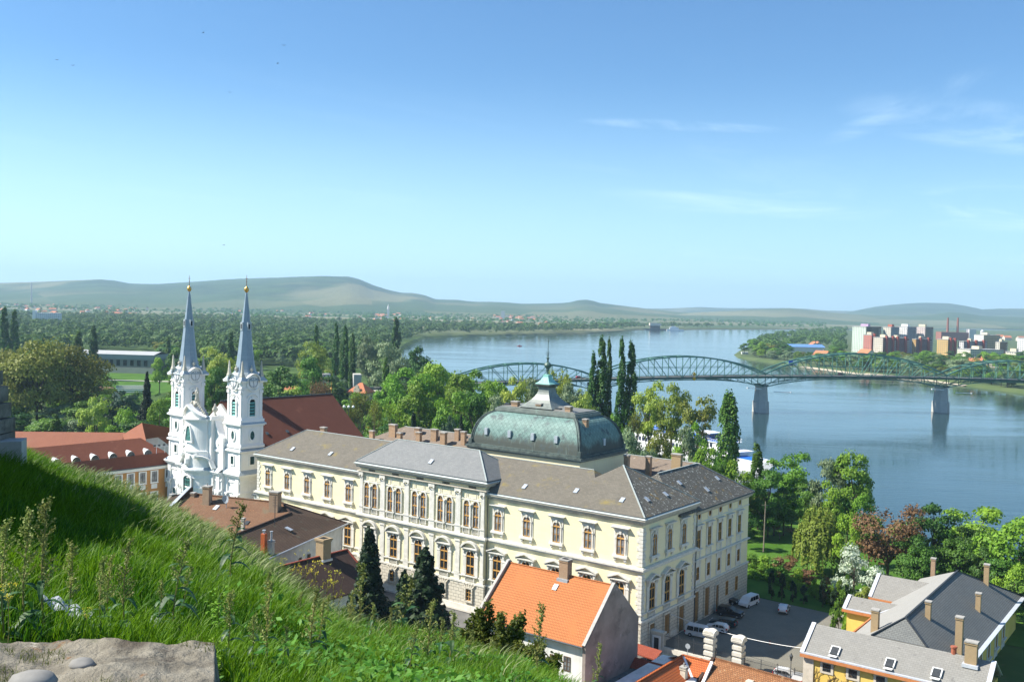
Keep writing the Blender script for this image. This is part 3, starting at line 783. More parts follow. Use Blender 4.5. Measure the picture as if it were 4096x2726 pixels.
for s_ in (-41.5, -35.9, -30.5, -25.2):
    i, z = prof[3]; b = MB(); b.box(s_ - .35, s_ + .35, dy0 + i - .35, dy0 + i + .2, z - .55, z + .75)
    b.build('dome_hatch', METAL, dome)
b = MB(); b.box(dx1 - prof[3][0] - .2, dx1 - prof[3][0] + .3, 20.2, 20.9, 32.4, 33.7); b.build('dome_hatch', METAL, dome)
chimney(dome, dx1 - 1.7, 16.4, 33.5, 37.6, .85, .85, BRICK)
for x, y, w in ((-38.0, dy0 + 4.7, 1.5), (-32.3, dy0 + 4.7, 1.2), (-25.6, dy0 + 4.7, 1.2)): chimney(dome, x, y, 38.3, 39.6, w, .9, BRICK)
for x in (-40.4, -28.3):
    b = MB(); b.box(x - .6, x + .6, dy0 + 5.0, dy0 + 5.7, 38.5, 38.95); b.build('dome_hatch', DARKM, dome)
# ================================================================ the twin-towered church
YC = math.radians(-40.3)
CH0 = (-59.45, 216.0, 0)
chx = Vector((math.cos(YC), math.sin(YC), 0)); chy = Vector((-math.sin(YC), math.cos(YC), 0))
def chl(s, t, z=0.): return Vector(CH0) + chx * s + chy * t + Vector((0, 0, z))
CHW = mat('white_stucco', (.80, .79, .76), (.86, .85, .82), .6, rough=.88, bump=.08, streak=((.52, .52, .50), .3))
CHG = mat('pale_grey_stucco', (.66, .67, .64), (.73, .74, .71), .6, rough=.9, bump=.08, streak=((.42, .43, .41), .3))
LEADB = mat('seamed_blue_lead', (.33, .38, .40), (.42, .47, .49), 1.2, rough=.5, spec=.5, tile=(.55, 9., (.40, .45, .47), (.36, .41, .43), (.2, .23, .25), .03))
SPIRE = mat('blue_zinc_spire', (.19, .25, .31), (.26, .33, .39), .8, rough=.42, spec=.55, bump=.15, tile=(.45, .45, (.25, .32, .38), (.21, .28, .34), (.15, .2, .24), .012), patches=(((.20, .27, .33), .6, .55, .75),))
GOLD = mat('gilded_copper', (.62, .34, .07), (.70, .42, .12), 4, rough=.35, metal=.7)
STATS = mat('weathered_statue_stone', (.38, .36, .30), (.52, .50, .43), 3, rough=.9)
TEAL = mat('teal_louvre', (.10, .30, .27), (.14, .37, .33), 3, rough=.6)
NAVE = mat('red_brown_tile_roof', (.125, .040, .022), (.165, .055, .030), .5, rough=.85, bump=.25, tile=(.2, .17, (.15, .05, .028), (.13, .042, .024), (.08, .028, .016), .015), patches=(((.20, .075, .04), .25, .6, .8),))
ch = empty('church', CH0, YC, 'white baroque church with two slender blue spires and a dark red nave roof', 'church')
XC = -14.5
# nave
b = MB(); b.prism([(-28.6, 3), (-.4, 3), (-.4, 23), (XC, 33.6), (-28.6, 23)], 4, 36.9)
b.build('nave_wall', CHG, ch)
b = MB()
for q in (((.4, 4.2, 22.7), (.4, 37.2, 22.7), (XC, 37.2, 34.25), (XC, 4.2, 34.25)), ((-29.4, 37.2, 22.7), (-29.4, 4.2, 22.7), (XC, 4.2, 34.25), (XC, 37.2, 34.25))):
    b.quad(*q)
b.quad((.4, 37.2, 22.7), (XC, 37.2, 34.25), (XC, 37.2, 34.0), (.4, 37.2, 22.4)); b.quad((.4, 4.2, 22.4), (.4, 37.2, 22.4), (.4, 37.2, 22.7), (.4, 4.2, 22.7))
b.quad((-29.4, 37.2, 22.7), (XC, 37.2, 34.25), (XC, 37.2, 34.0), (-29.4, 37.2, 22.4))
nr = b.build('nave_roof', NAVE, ch)
b = MB(); b.box(XC - .16, XC + .16, 4.2, 37.3, 34.2, 34.36)
for k in range(7): b.bx((XC, 6 + k * 4.9, 34.3), (.12, .3, .35))
b.build('ridge_cap', GUTTER, nr)
b = MB(); b.lathe([(.05, 34.2), (.05, 35.1), (.28, 35.25), (.36, 35.5), (.25, 35.75), (.05, 35.9), (.04, 37.3), (.02, 37.5)], 10, (XC, 37, 0)); b.box(XC - .35, XC + .35, 36.97, 37.03, 36.8, 36.88)
b.build('roof_cross', GOLD, nr)
for t in (10.5, 16.2): hatch(nr, (-5.0, t, 27.05), .7, .8, math.atan2(11.5, 14.9), math.pi, GUTTER)
# lower front: two tower bases and a bowed centre
def bow(s):      # how far the front stands forward of the towers at s
    u = (s - XC) / 5.2
    return -1.2 - 2.9 * max(0, 1 - u * u) if abs(u) < 1 else -1.2
def front_outline(s0, s1, off=0., back=4.0, n=18):
    pts = [(s0 + (s1 - s0) * k / n, bow(s0 + (s1 - s0) * k / n) - off) for k in range(n + 1)]
    if back is None: return pts + [(x, y + 1.3) for x, y in pts[::-1]]
    return pts + [(s1, back), (s0, back)]
b = MB()
b.slab(front_outline(-23.6, -5.4), 3, 18.4)
for x0, x1 in ((-5.7, .25), (-29.25, -23.3)): b.box(x0, x1, -.25, 6.2, 3, 18.4)
b.build('front_wall', CHW, ch)
b = MB()
for z0, z1, o in ((14.9, 15.2, .2), (17.2, 17.5, .15), (18.3, 18.7, .3), (18.7, 19.05, .65), (19.05, 19.25, .85)):
    b.slab(front_outline(-23.5, -5.5, o, 4.2), z0, z1)
    for x0, x1 in ((-5.9, .25), (-29.25, -23.1)): b.box(x0 - (o if x0 < -20 else 0), x1 + (o if x1 > -1 else 0), -.25 - o, 6.2 + o, z0 + .003, z1 + .003)
b.build('main_cornice', CHW, ch)
b = MB()
pts = front_outline(-23.5, -5.5, .8, 3)[:-2]; ins = [(x, y + 1.3) for x, y in pts]
n = len(pts)
b.add([(x, y, 19.27) for x, y in pts] + [(x, y, 20.1) for x, y in ins], [(i, i + 1, n + i + 1, n + i) for i in range(n - 1)])
for x0, x1 in ((-6.4, 1.1), (-30.1, -22.6)):
    b.add([(x0, -1.1, 19.27), (x1, -1.1, 19.27), (x1, 7.1, 19.27), (x0, 7.1, 19.27), (x0 + 1.1, .0, 20.35), (x1 - 1.1, .0, 20.35), (x1 - 1.1, 6, 20.35), (x0 + 1.1, 6, 20.35)],
          [(0, 1, 5, 4), (1, 2, 6, 5), (2, 3, 7, 6), (3, 0, 4, 7)])
b.build('lead_skirt_roof', LEADB, ch)
for s, y in ((-28.6, -.25), (-24.2, -.25), (-22.2, -1.2), (-20.2, -1.4), (-8.9, -1.4), (-6.7, -1.2), (-4.9, -.25), (-.6, -.25)):
    b = MB(); b.box(s - .6, s + .6, y - .3, y + .4, 3, 13.6); b.box(s - .75, s + .75, y - .45, y + .4, 13.6, 13.85); b.box(s - .8, s + .8, y - .55, y + .4, 14.5, 14.9)
    for i in (-1, 1): b.lathe([(.08, 13.7), (.26, 13.9), (.3, 14.2), (.2, 14.5)], 8, (s + i * .48, y - .4, 0))
    b.box(s - .62, s + .62, y - .28, y + .3, 15.2, 18.3); b.build('pilaster', CHW, ch)
GRID = mat('green_lattice_window', (.02, .05, .05), (.03, .07, .065), 2, rough=.3)
def lattice(cx, y, z0, w, h, arch_=True, nx=4, nz=8, cm=CHW):
    o = MB(); ol = arch(cx, z0, w, z0 + h - w * .3, 12, w * .3) if arch_ else [(cx - w / 2, z0), (cx + w / 2, z0), (cx + w / 2, z0 + h), (cx - w / 2, z0 + h)]
    o.prism(ol, y - .03, y + .06); win = o.build('window', GRID, ch)
    g_ = MB()
    for k in range(1, nx): x = cx - w / 2 + w * k / nx; g_.box(x - .035, x + .035, y - .1, y - .03, z0, z0 + h - .1)
    for k in range(1, nz): z = z0 + h * k / nz; g_.box(cx - w / 2, cx + w / 2, y - .11, y - .03, z - .035, z + .035)
    g_.build('lattice', TEAL, win)
    f = MB(); band(f, [((x - cx) * (1 + .56 / w) + cx, (z - z0) * (1 + .56 / h) + z0 - .28) for x, z in ol], ol, y - .3, y + .05)
    f.build('window_frame', cm, win)
lattice(XC, -4.12, 8.5, 2.9, 9.2, nx=4, nz=9)
for x in (-26.4, -2.75): lattice(x, -.27, 8.6, 1.3, 4.2, False, 3, 5)
# bowed gable bay above the cornice
b = MB(); b.slab(front_outline(-19.0, -10.0), 19.2, 23.2); b.slab(front_outline(-18.7, -10.3, -.15, None), 23.2, 30.8)
b.build('gable_wall', CHW, ch)
b = MB()
for z0, z1, o in ((23.15, 23.5, .28), (30.3, 30.55, .25), (30.55, 30.8, .5)): b.slab(front_outline(-19.0, -10.0, o, None), z0, z1)
for i in (-1, 1):
    x = XC + i * 4.55; b.box(x - .75, x + .75, -1.6, 1.6, 20, 30.6); b.box(x - 1.0, x + 1.0, -1.9, 1.8, 30.6, 31.0); b.box(x - .85, x + .85, -1.7, 1.7, 31.0, 31.5)
    b.box(x - .4, x + .4, -1.75, -1.5, 27, 29.6)
b.build('gable_cornice', CHW, ch)
# curved pediment
b = MB(); n = 16; up = []; lo = []
for k in range(n + 1):
    u_ = -1 + 2 * k / n; h = (1 - abs(u_)) ** 1.25
    up.append((XC + u_ * 4.5, 31.3 + 2.75 * h)); lo.append((XC + u_ * 4.2, 30.8 + 2.45 * h))
ii = range(n)
for y0, y1, top, bot in ((-3.75, 0, up, [(x, z - .42) for x, z in up]),):
    pass
vs = []
for x, z in up: vs.append((x, bow(x) - .55, z))
for x, z in up: vs.append((x, bow(x) - .55, z - .4))
for x, z in up: vs.append((x, bow(x) + .75, z))
for x, z in up: vs.append((x, bow(x) + .1, z - .4))
m_ = n + 1
b.add(vs, [(k, m_ + k, m_ + k + 1, k + 1) for k in ii] + [(k, k + 1, 2 * m_ + k + 1, 2 * m_ + k) for k in ii] + [(m_ + k, 3 * m_ + k, 3 * m_ + k + 1, m_ + k + 1) for k in ii])
vs = [(x, bow(x) + .12, z - .3) for x, z in up] + [(x, bow(x) + .12, 30.7) for x, z in up] + [(x, bow(x) + .7, z - .02) for x, z in up] + [(x, bow(x) + .7, 30.7) for x, z in up]
b.add(vs, [(k, m_ + k, m_ + k + 1, k + 1) for k in ii] + [(2 * m_ + k, 2 * m_ + k + 1, 3 * m_ + k + 1, 3 * m_ + k) for k in ii])
b.build('pediment', CHW, ch)
# volute walls to either side
for i in (-1, 1):
    pts = []
    for k in range(13):
        u_ = k / 12; pts.append((XC + i * (4.9 + 3.9 * u_), 26.7 + 4.6 * (1 - u_) ** 2.1))
    pts = [(XC + i * 4.6, 19.3), (XC + i * 8.85, 19.3)] + pts[::-1] + [(XC + i * 4.6, 31.3)]
    if i < 0: pts = pts[::-1]
    b = MB(); b.prism(pts, -.6, .7); w_ = b.build('volute_wall', CHG, ch)
    c = MB(); top = []
    for k in range(13):
        u_ = k / 12; top.append((XC + i * (4.9 + 3.9 * u_), 0, 26.8 + 4.6 * (1 - u_) ** 2.1))
    for p, q in zip(top, top[1:]): c.bar((p[0], .05, p[2]), (q[0], .05, q[2]), 1.7, .35)
    c.box(XC + i * 8.3 - .75, XC + i * 8.3 + .75, -.95, .9, 19.3, 27.0)
    c.box(min(XC + i * 4.8, XC + i * 8.4), max(XC + i * 4.8, XC + i * 8.4), -.9, .5, 23.6, 24.1)
    for r_, d in ((1.25, .72), (.9, .84), (.5, .95)):
        c.prism([(XC + i * 6.7 + r_ * 1.1 * math.cos(2 * math.pi * k / 18), 25.5 + r_ * math.sin(2 * math.pi * k / 18)) for k in range(18)], -d, -.5)
    c.build('volute_scroll', CHW, w_)
    c = MB()   # curved broken pediment scroll over the cornice
    q = []
    for k in range(13):
        u_ = k / 12; q.append(Vector((XC + i * (2.6 + 4.2 * u_), bow(XC + i * (2.6 + 4.2 * u_)) - .55, 22.3 - 2.3 * u_ + .8 * math.sin(u_ * math.pi * 1.1))))
    for p0, p1 in zip(q, q[1:]): c.bar(p0, p1, 1.1, .38)
    c.lathe([(.1, -.7), (.5, -.6), (.5, .5), (.1, .6)], 12, (0, 0, 0)); nv = len(q)
    for k in range(len(c.v) - 48, len(c.v)):
        x, y, z = c.v[k]; c.v[k] = (q[0].x + x, q[0].y + z * .8, q[0].z + y)
    c.build('scroll_pediment', CHG, ch)
# bell-shaped window in the bay
b = MB(); ol = [(XC - 1.25, 25.6), (XC + 1.25, 25.6), (XC + .95, 27.3), (XC + .72, 28.4), (XC + .4, 28.95), (XC, 29.1), (XC - .4, 28.95), (XC - .72, 28.4), (XC - .95, 27.3)]
b.prism(ol, -4.0, -3.9); w_ = b.build('window', GRID, ch)
c = MB()
for k in range(11):
    z = 25.75 + k * .3; hw = 1.2 - .3 * (z - 25.6) / 1.7 if z < 27.3 else max(.3, .92 - .55 * ((z - 27.3) / 1.7) ** 1.4)
    c.box(XC - hw, XC + hw, -4.08, -4.0, z, z + .13)
c.build('shutter_slats', TEAL, w_)
c = MB(); band(c, [((x - XC) * 1.28 + XC, (z - 27.2) * 1.17 + 27.2) for x, z in ol], ol, -4.25, -3.8); c.build('window_frame', CHW, w_)
b = MB(); b.box(XC - .9, XC + .9, -4.35, -3.9, 19.9, 22.4); b.lathe([(.5, 0), (1.0, .5), (.9, 1.6), (.4, 2.2)], 10, (XC, -4.0, 20)); b.build('carved_arms', CHG, ch)
# statue and urns on the gable
b = MB(); b.box(XC - .55, XC + .55, -2.6, -1.5, 33.4, 34.6)
b.lathe([(.55, 0), (.5, .5), (.36, 1.2), (.42, 1.9), (.46, 2.25), (.25, 2.55), (.14, 2.65), (.2, 2.85), (.2, 3.0), (.08, 3.15)], 10, (XC, -2.0, 34.6))
b.tube([(XC - .4, -2.1, 36.7), (XC - .65, -2.4, 36.2), (XC - .3, -2.6, 35.9)], [.13, .1, .08], 6); b.tube([(XC + .4, -2.1, 36.7), (XC + .6, -2.35, 36.3), (XC + .2, -2.6, 36.2)], [.13, .1, .08], 6)
b.build('gable_statue', STATS, ch, smooth=True)
for i in (-1, 1):
    b = MB(); x = XC + i * 4.55; b.lathe([(.4, 31.5), (.4, 31.7), (.16, 31.9), (.2, 32.2), (.62, 32.7), (.66, 33.1), (.4, 33.4), (.44, 33.5), (.2, 33.8), (.24, 34.0), (.05, 34.3)], 12, (x, -.2, 0)); b.build('urn', STATS, ch, smooth=True)
    b = MB()
    for k in range(7): b.lathe([(.1, -.25), (.3, 0), (.12, .3)], 6, (XC + i * (1.0 + k * .5), -2.6, 34.3 - k * .36))
    b.build('carved_scrolls', STATS, ch)

# ---- towers
def facade_box(mb, x0, x1, d0, d1, z0, z1, W):      # the same box on all four sides of a square tower, coordinates from the face centre
    h = W / 2
    for r in range(4):
        a = r * math.pi / 2; ca, sa = math.cos(a), math.sin(a)
        vs = [(x, -h - d, z) for z in (z0, z1) for d in (d0, d1) for x in (x0, x1)]
        mb.add([(x * ca - y * sa, x * sa + y * ca, z) for x, y, z in vs], [(0, 2, 3, 1), (4, 5, 7, 6), (0, 1, 5, 4), (2, 6, 7, 3), (0, 4, 6, 2), (1, 3, 7, 5)])
def four(mb, make, W):
    h = W / 2
    for r in range(4):
        t = MB(); make(t); a = r * math.pi / 2; ca, sa = math.cos(a), math.sin(a)
        mb.add([((x) * ca - (y - h) * sa, x * sa + (y - h) * ca, z) for x, y, z in t.v], t.f)
def tower(cx, cy):
    b = MB(); S = lambda W, z0, z1: b.box(-W / 2, W / 2, -W / 2, W / 2, z0, z1)
    S(6.0, 3, 24.2); S(6.9, 24.2, 24.45); S(5.75, 24.45, 30.1); S(6.4, 25.0, 25.6); S(6.0, 25.6, 25.9)
    S(6.3, 29.9, 30.15); S(6.9, 30.15, 30.4); S(6.2, 30.4, 31.4); S(5.7, 31.4, 31.9); S(5.35, 31.9, 38.6)
    for W, z0, z1, w in ((6.0, 20.3, 24.2, .5), (5.75, 25.9, 29.9, .55), (5.35, 31.9, 37.4, .62)):
        for i in (-1, 1): facade_box(b, i * (W / 2 - w / 2 - .05) - w / 2, i * (W / 2 - w / 2 - .05) + w / 2, 0, .14, z0, z1, W)
    for i in (-1, 1):
        facade_box(b, i * 2.3 - .42, i * 2.3 + .42, 0, .3, 37.2, 37.9, 5.35); facade_box(b, i * 2.05 - .85, i * 2.05 + .85, 0, .32, 38.2, 38.5, 5.35)
    S(5.6, 38.55, 40.4)
    tw = b.build('tower', CHW, ch, (cx, cy, 0))
    # clock gables with curved hoods
    b = MB()
    def hood(t):
        o = []; n = 14
        for k in range(n + 1):
            a = math.pi * k / n; o.append((1.75 * math.cos(a), 39.9 + 1.75 * math.sin(a)))
        i_ = [(x * .86, 39.9 + (z - 39.9) * .86) for x, z in o]
        O = [(3.35, 39.7), (3.35, 40.0), (2.3, 40.05)] + o + [(-2.3, 40.05), (-3.35, 40.0), (-3.35, 39.7)]
        I = [(2.2, 39.65), (2.2, 39.66), (1.6, 39.67)] + i_ + [(-1.6, 39.67), (-2.2, 39.66), (-2.2, 39.65)]
        n2 = len(O)
        vs = [(x, -.75, z) for x, z in O] + [(x, -.6, z) for x, z in I] + [(x, .6, z) for x, z in O]
        t.add(vs, [(k, k + 1, n2 + k + 1, n2 + k) for k in range(n2 - 1)] + [(2 * n2 + k, 2 * n2 + k + 1, k + 1, k) for k in range(n2 - 1)])
        t.prism(arch(0, 38.3, 3.1, 39.9, 14), -.25, .1)
        q = []
        for k in range(15):
            a = math.pi + math.pi * k / 14; q.append((0 + 1.55 * math.cos(a), -.2, 39.3 + 1.55 * math.sin(a)))
        t.tube(q, .16, 6)
    four(b, hood, 5.6)
    b.build('clock_gable', CHW, tw)
    b = MB()
    for r in range(4):
        a = r * math.pi / 2 + math.pi / 4; px, py = 2.75 * 1.12 * math.cos(a) * 1.414 * .72, 2.75 * 1.12 * math.sin(a) * 1.414 * .72
        b.lathe([(1.5, 40.05), (.9, 40.5), (.4, 41.1)], 4, (math.copysign(2.5, px), math.copysign(2.5, py), 0), math.pi / 4)
    b.lathe([(3.6, 40.0), (3.1, 41.0), (2.7, 41.8)], 8, (0, 0, 0), math.pi / 8)
    b.build('lead_roof', LEADB, tw)
    for r in range(4):
        a = r * math.pi / 2; ca, sa = math.cos(a), math.sin(a)
        f = MB(); f.prism([(1.12 * math.cos(2 * math.pi * k / 28), 39.62 + 1.12 * math.sin(2 * math.pi * k / 28)) for k in range(28)], -.34, -.24)
        f.xf(lambda p: Vector((p.x * ca - (p.y - 2.8) * sa, p.x * sa + (p.y - 2.8) * ca, p.z)))
        cf = f.build('clock_face', mat('clock_white', (.70, .71, .72), (.76, .77, .78), 2, rough=.6), tw)
        g = MB()
        for k in range(12):
            an = k * math.pi / 6; R0, R1 = .78, 1.0
            g.bar((R0 * math.sin(an), -.36, 39.62 + R0 * math.cos(an)), (R1 * math.sin(an), -.36, 39.62 + R1 * math.cos(an)), .09, .03)
        g.bar((0, -.37, 39.62), (-.12, -.37, 40.2), .1, .03); g.bar((0, -.38, 39.75), (.16, -.38, 38.75), .08, .03)
        n = 28; band(g, [(1.14 * math.cos(2 * math.pi * k / n), 39.62 + 1.14 * math.sin(2 * math.pi * k / n)) for k in range(n)], [(1.06 * math.cos(2 * math.pi * k / n), 39.62 + 1.06 * math.sin(2 * math.pi * k / n)) for k in range(n)], -.37, -.3)
        g.xf(lambda p: Vector((p.x * ca - (p.y - 2.8) * sa, p.x * sa + (p.y - 2.8) * ca, p.z)))
        g.build('clock_numerals_and_hands', GUTTER, cf)
        # belfry opening
        turn = lambda p, h: Vector((p.x * ca - (p.y - h) * sa, p.x * sa + (p.y - h) * ca, p.z))
        f = MB(); f.prism(arch(0, 32.1, 1.5, 35.2, 12), -.02, .05); f.xf(lambda p: turn(p, 2.675)); bo = f.build('belfry_opening', DARKW, tw)
        f = MB()
        for k in range(5): z = 32.15 + k * .68; f.add([(-.72, -.24, z), (.72, -.24, z), (.72, -.02, z + .36), (-.72, -.02, z + .36), (-.72, -.24, z - .04), (.72, -.24, z - .04)], [(0, 1, 2, 3), (4, 5, 1, 0)])
        f.xf(lambda p: turn(p, 2.675)); f.build('louvres', TEAL, bo)
        f = MB(); band(f, arch(0, 31.85, 2.15, 35.2, 12), arch(0, 32.1, 1.5, 35.2, 12), -.28, .02); f.box(-.2, .2, -.45, .02, 35.85, 36.5)
        for i in (-1, 1): f.box(i * .95 - .25, i * .95 + .25, -.34, .02, 35.0, 35.25)
        q = []
        for k in range(11): an = math.pi * k / 10; q.append((1.35 * math.cos(an), -.2, 36.2 + .8 * math.sin(an)))
        f.tube(q, .13, 6); f.xf(lambda p: turn(p, 2.675)); f.build('opening_surround', CHW, bo)
        # oval
        n = 20; ov = [(.58 * math.cos(2 * math.pi * k / n), 27.8 + 1.0 * math.sin(2 * math.pi * k / n)) for k in range(n)]
        f = MB(); f.prism(ov, -.03, .05); f.xf(lambda p: turn(p, 2.875)); bo = f.build('oval_window', DARKW, tw)
        f = MB()
        for k in range(6): f.box(-.5, .5, -.06, -.03, 27.0 + k * .3, 27.08 + k * .3)
        f.xf(lambda p: turn(p, 2.875)); f.build('slats', TEAL, bo)
        f = MB(); band(f, [(x * 1.55, (z - 27.8) * 1.33 + 27.8) for x, z in ov], ov, -.22, .02); f.xf(lambda p: turn(p, 2.875)); f.build('window_frame', CHW, bo)
        f = MB(); f.box(-.55, .55, -.03, .05, 21.3, 23.1); f.xf(lambda p: turn(p, 3.0)); bo = f.build('square_window', GRID, tw)
        f = MB(); band(f, [(-.85, 21.0), (.85, 21.0), (.85, 23.4), (-.85, 23.4)], [(-.55, 21.3), (.55, 21.3), (.55, 23.1), (-.55, 23.1)], -.16, .02); f.xf(lambda p: turn(p, 3.0)); f.build('window_frame', CHW, bo)
        an = a + math.pi / 4; ox, oy = math.copysign(2.5, math.cos(an)), math.copysign(2.5, math.sin(an))
        f = MB(); f.lathe([(.6, 40.6), (.6, 41.3), (.45, 41.5), (.45, 41.7), (.38, 41.8), (.14, 44.2), (.02, 44.5)], 4, (ox, oy, 0), math.pi / 4); f.build('obelisk', STATS, tw)
        f = MB(); f.lathe([(.42, 41.5), (.3, 41.8), (.18, 42.0), (.42, 42.5), (.36, 42.8), (.14, 43.0), (.1, 43.4), (.02, 43.5)], 8, (2.35 * math.cos(a), 2.35 * math.sin(a), 0)); f.build('urn', STATS, tw)
    b = MB()
    for W, z in ((7.0, 24.46), (7.0, 30.42)):
        h = W / 2; i_ = h - .65
        b.add([(-h, -h, z), (h, -h, z), (h, h, z), (-h, h, z), (-i_, -i_, z + .55), (i_, -i_, z + .55), (i_, i_, z + .55), (-i_, i_, z + .55)], [(0, 1, 5, 4), (1, 2, 6, 5), (2, 3, 7, 6), (3, 0, 4, 7)])
    b.build('lead_ledge', LEADB, tw)
    b = MB(); b.lathe([(2.65, 41.4), (2.3, 42.4), (1.98, 44.2), (1.62, 47.2), (1.15, 51.5), (.72, 55.4), (.34, 58.6), (.16, 59.7)], 8, (0, 0, 0), math.pi / 8)
    sp = b.build('spire', SPIRE, tw)
    b = MB()
    for r in range(4):
        a = r * math.pi / 2; ca, sa = math.cos(a), math.sin(a); R = 1.02
        vs = [(x, y, z) for z in (51.2, 53.0) for y in (-R - .22, -R + .6) for x in (-.38, .38)]
        b.add([(x * ca - y * sa, x * sa + y * ca, z) for x, y, z in vs], [(0, 2, 3, 1), (4, 5, 7, 6), (0, 1, 5, 4), (2, 6, 7, 3), (0, 4, 6, 2), (1, 3, 7, 5)])
    b.build('spire_dormer', LEADB, sp)
    b = MB()
    for r in range(4):
        a = r * math.pi / 2; ca, sa = math.cos(a), math.sin(a); R = 1.26
        b.add([(x * ca + R * sa, x * sa - R * ca, z) for x, z in ((-.2, 51.5), (.2, 51.5), (.2, 52.6), (-.2, 52.6))], [(0, 1, 2, 3)])
    b.build('dormer_opening', DARKW, sp)
    b = MB(); b.lathe([(.1, 59.5), (.22, 59.7), (.45, 59.95), (.55, 60.3), (.42, 60.7), (.15, 60.95), (.08, 61.1)], 14); b.build('gilded_ball', GOLD, sp, smooth=True)
    b = MB(); b.lathe([(.07, 60.9), (.06, 62.0), (.16, 62.1), (.05, 62.25), (.04, 63.4), (.01, 63.6)], 6); b.box(-.35, .35, -.04, .04, 62.7, 62.82); b.build('spire_cross', mat('rusty_iron', (.12, .05, .02), (.2, .09, .04), 4), sp)
    return tw
tower(-2.8, 2.8); tower(-26.2, 2.8)
# lean-to between the church and the palace
lk = empty('link_building', town(-94.5, 0), YA, 'narrow lean-to with dark roof between church and palace', 'building')
b = MB(); b.box(-3.6, .0, 2.0, 11, 2, 15.2); b.build('wall', CHG, lk)
b = MB(); b.add([(-4.0, 1.6, 15.3), (.05, 1.6, 15.3), (.05, 9, 20.0), (-4.0, 9, 15.6), (-4.0, 1.6, 15.1), (.05, 1.6, 15.1)], [(0, 1, 2, 3), (4, 5, 1, 0)])
b.build('roof', GUTTER, lk)
# the school with the mansard roof, left of the church
sch = empty('school', chl(-30.6, 0), YC, 'long orange school with a red mansard roof and round tin dormers beside the church', 'building')
ORANGE = mat('orange_stucco', (.46, .23, .075), (.52, .27, .10), .6, rough=.9, streak=((.33, .17, .07), .3))
REDT = mat('red_tile_mansard', (.17, .055, .03), (.22, .075, .042), .4, rough=.85, bump=.3, tile=(.3, .22, (.21, .07, .038), (.175, .056, .03), (.10, .032, .018), .02), patches=(((.26, .10, .06), .5, .58, .78),))
REDL = mat('faded_red_tile', (.27, .105, .06), (.33, .135, .08), .4, rough=.85, bump=.3, tile=(.3, .22, (.32, .13, .075), (.28, .11, .065), (.17, .065, .04), .02))
b = MB(); b.box(-12, 0, -55, 1.5, 3, 17.6); b.build('wall', ORANGE, sch)
b = MB(); b.box(-12.3, .35, -55.3, 1.8, 17.0, 17.55); b.box(-12.4, .55, -55.4, 1.9, 17.55, 17.85); b.build('cornice', CHW, sch)
b = MB(); b.add([(.6, -55.5, 17.9), (.6, 2, 17.9), (-1.3, .6, 20.6), (-1.3, -54, 20.6), (-12.6, -55.5, 17.9), (-12.6, 2, 17.9), (-10.7, .6, 20.6), (-10.7, -54, 20.6)],
      [(0, 1, 2, 3), (5, 4, 7, 6), (1, 5, 6, 2), (4, 0, 3, 7)])
b.add([(-1.3, -54, 20.6), (-1.3, .6, 20.6), (-6, -3.5, 23.9), (-6, -50, 23.9), (-10.7, -54, 20.6), (-10.7, .6, 20.6)], [(0, 1, 2, 3), (5, 4, 3, 2), (1, 5, 2), (4, 0, 3)])
sr = b.build('roof', REDT, sch)
b = MB(); b.box(.5, .75, -55.5, 2, 17.75, 17.98); b.build('gutter', GUTTER, sch)
TIN = mat('white_tin', (.62, .66, .66), (.7, .74, .74), 2, rough=.4, spec=.5)
for k in range(7):
    y = -4.2 - k * 4.35
    b = MB(); n = 8; q0 = []; q1 = []
    for j in range(n + 1):
        a = math.pi * j / n; q0.append((-1.15, y + 1.0 * math.cos(a), 20.5 + 1.15 * math.sin(a))); q1.append((-3.6, y + .75 * math.cos(a), 20.9 + 1.0 * math.sin(a)))
    b.add(q0 + q1, [(j, j + 1, n + 2 + j, n + 1 + j) for j in range(n)]); d = b.build('dormer', TIN, sr)
    b = MB(); b.add([(-1.25, p[1] * .999 + y * .001, p[2] - .04) for p in q0], [tuple(range(n + 1))]); b.build('dormer_glass', GLASS, d, fix=False)
fr, pn = rectwin(1.35, 2.5, 1, CURTAIN)
su = MB(); band(su, [(-1.0, -.2), (1.0, -.2), (1.0, 2.75), (-1.0, 2.75)], [(-.68, 0), (.68, 0), (.68, 2.5), (-.68, 2.5)], -.1, .02); su.box(-1.05, 1.05, -.2, .02, -.35, -.2); su.box(-.75, .75, -.06, .02, -1.6, -.5)
SW = meshes(('window', fr, mat('dark_window_frame', (.10, .10, .11), (.15, .15, .16), 3)), ('pane', pn, CURTAIN), ('window_surround', su, CHW))
for k in range(7):
    for z in (14.0, 9.0): put_window(sch, .0, -3.2 - k * 3.0, Q, *SW, z=z)
put_window(sch, 0, .5, Q, *SW, z=14.0)
# floodlights on the roof
b = MB(); b.bar((-.9, -2.8, 22.2), (-.9, 2.2, 22.2), .09)
for y in (-2.2, 0, 1.7): b.bar((-.9, y, 20.5), (-.9, y, 22.2), .08)
fl_ = b.build('floodlight_rack', METAL, sr)
for y in (-2.7, -1.5, -.2, 1.0, 2.1):
    b = MB(); b.bx((-.9, y, 22.25), (.3, .5, .45)); b.build('floodlight', DARKM, fl_)
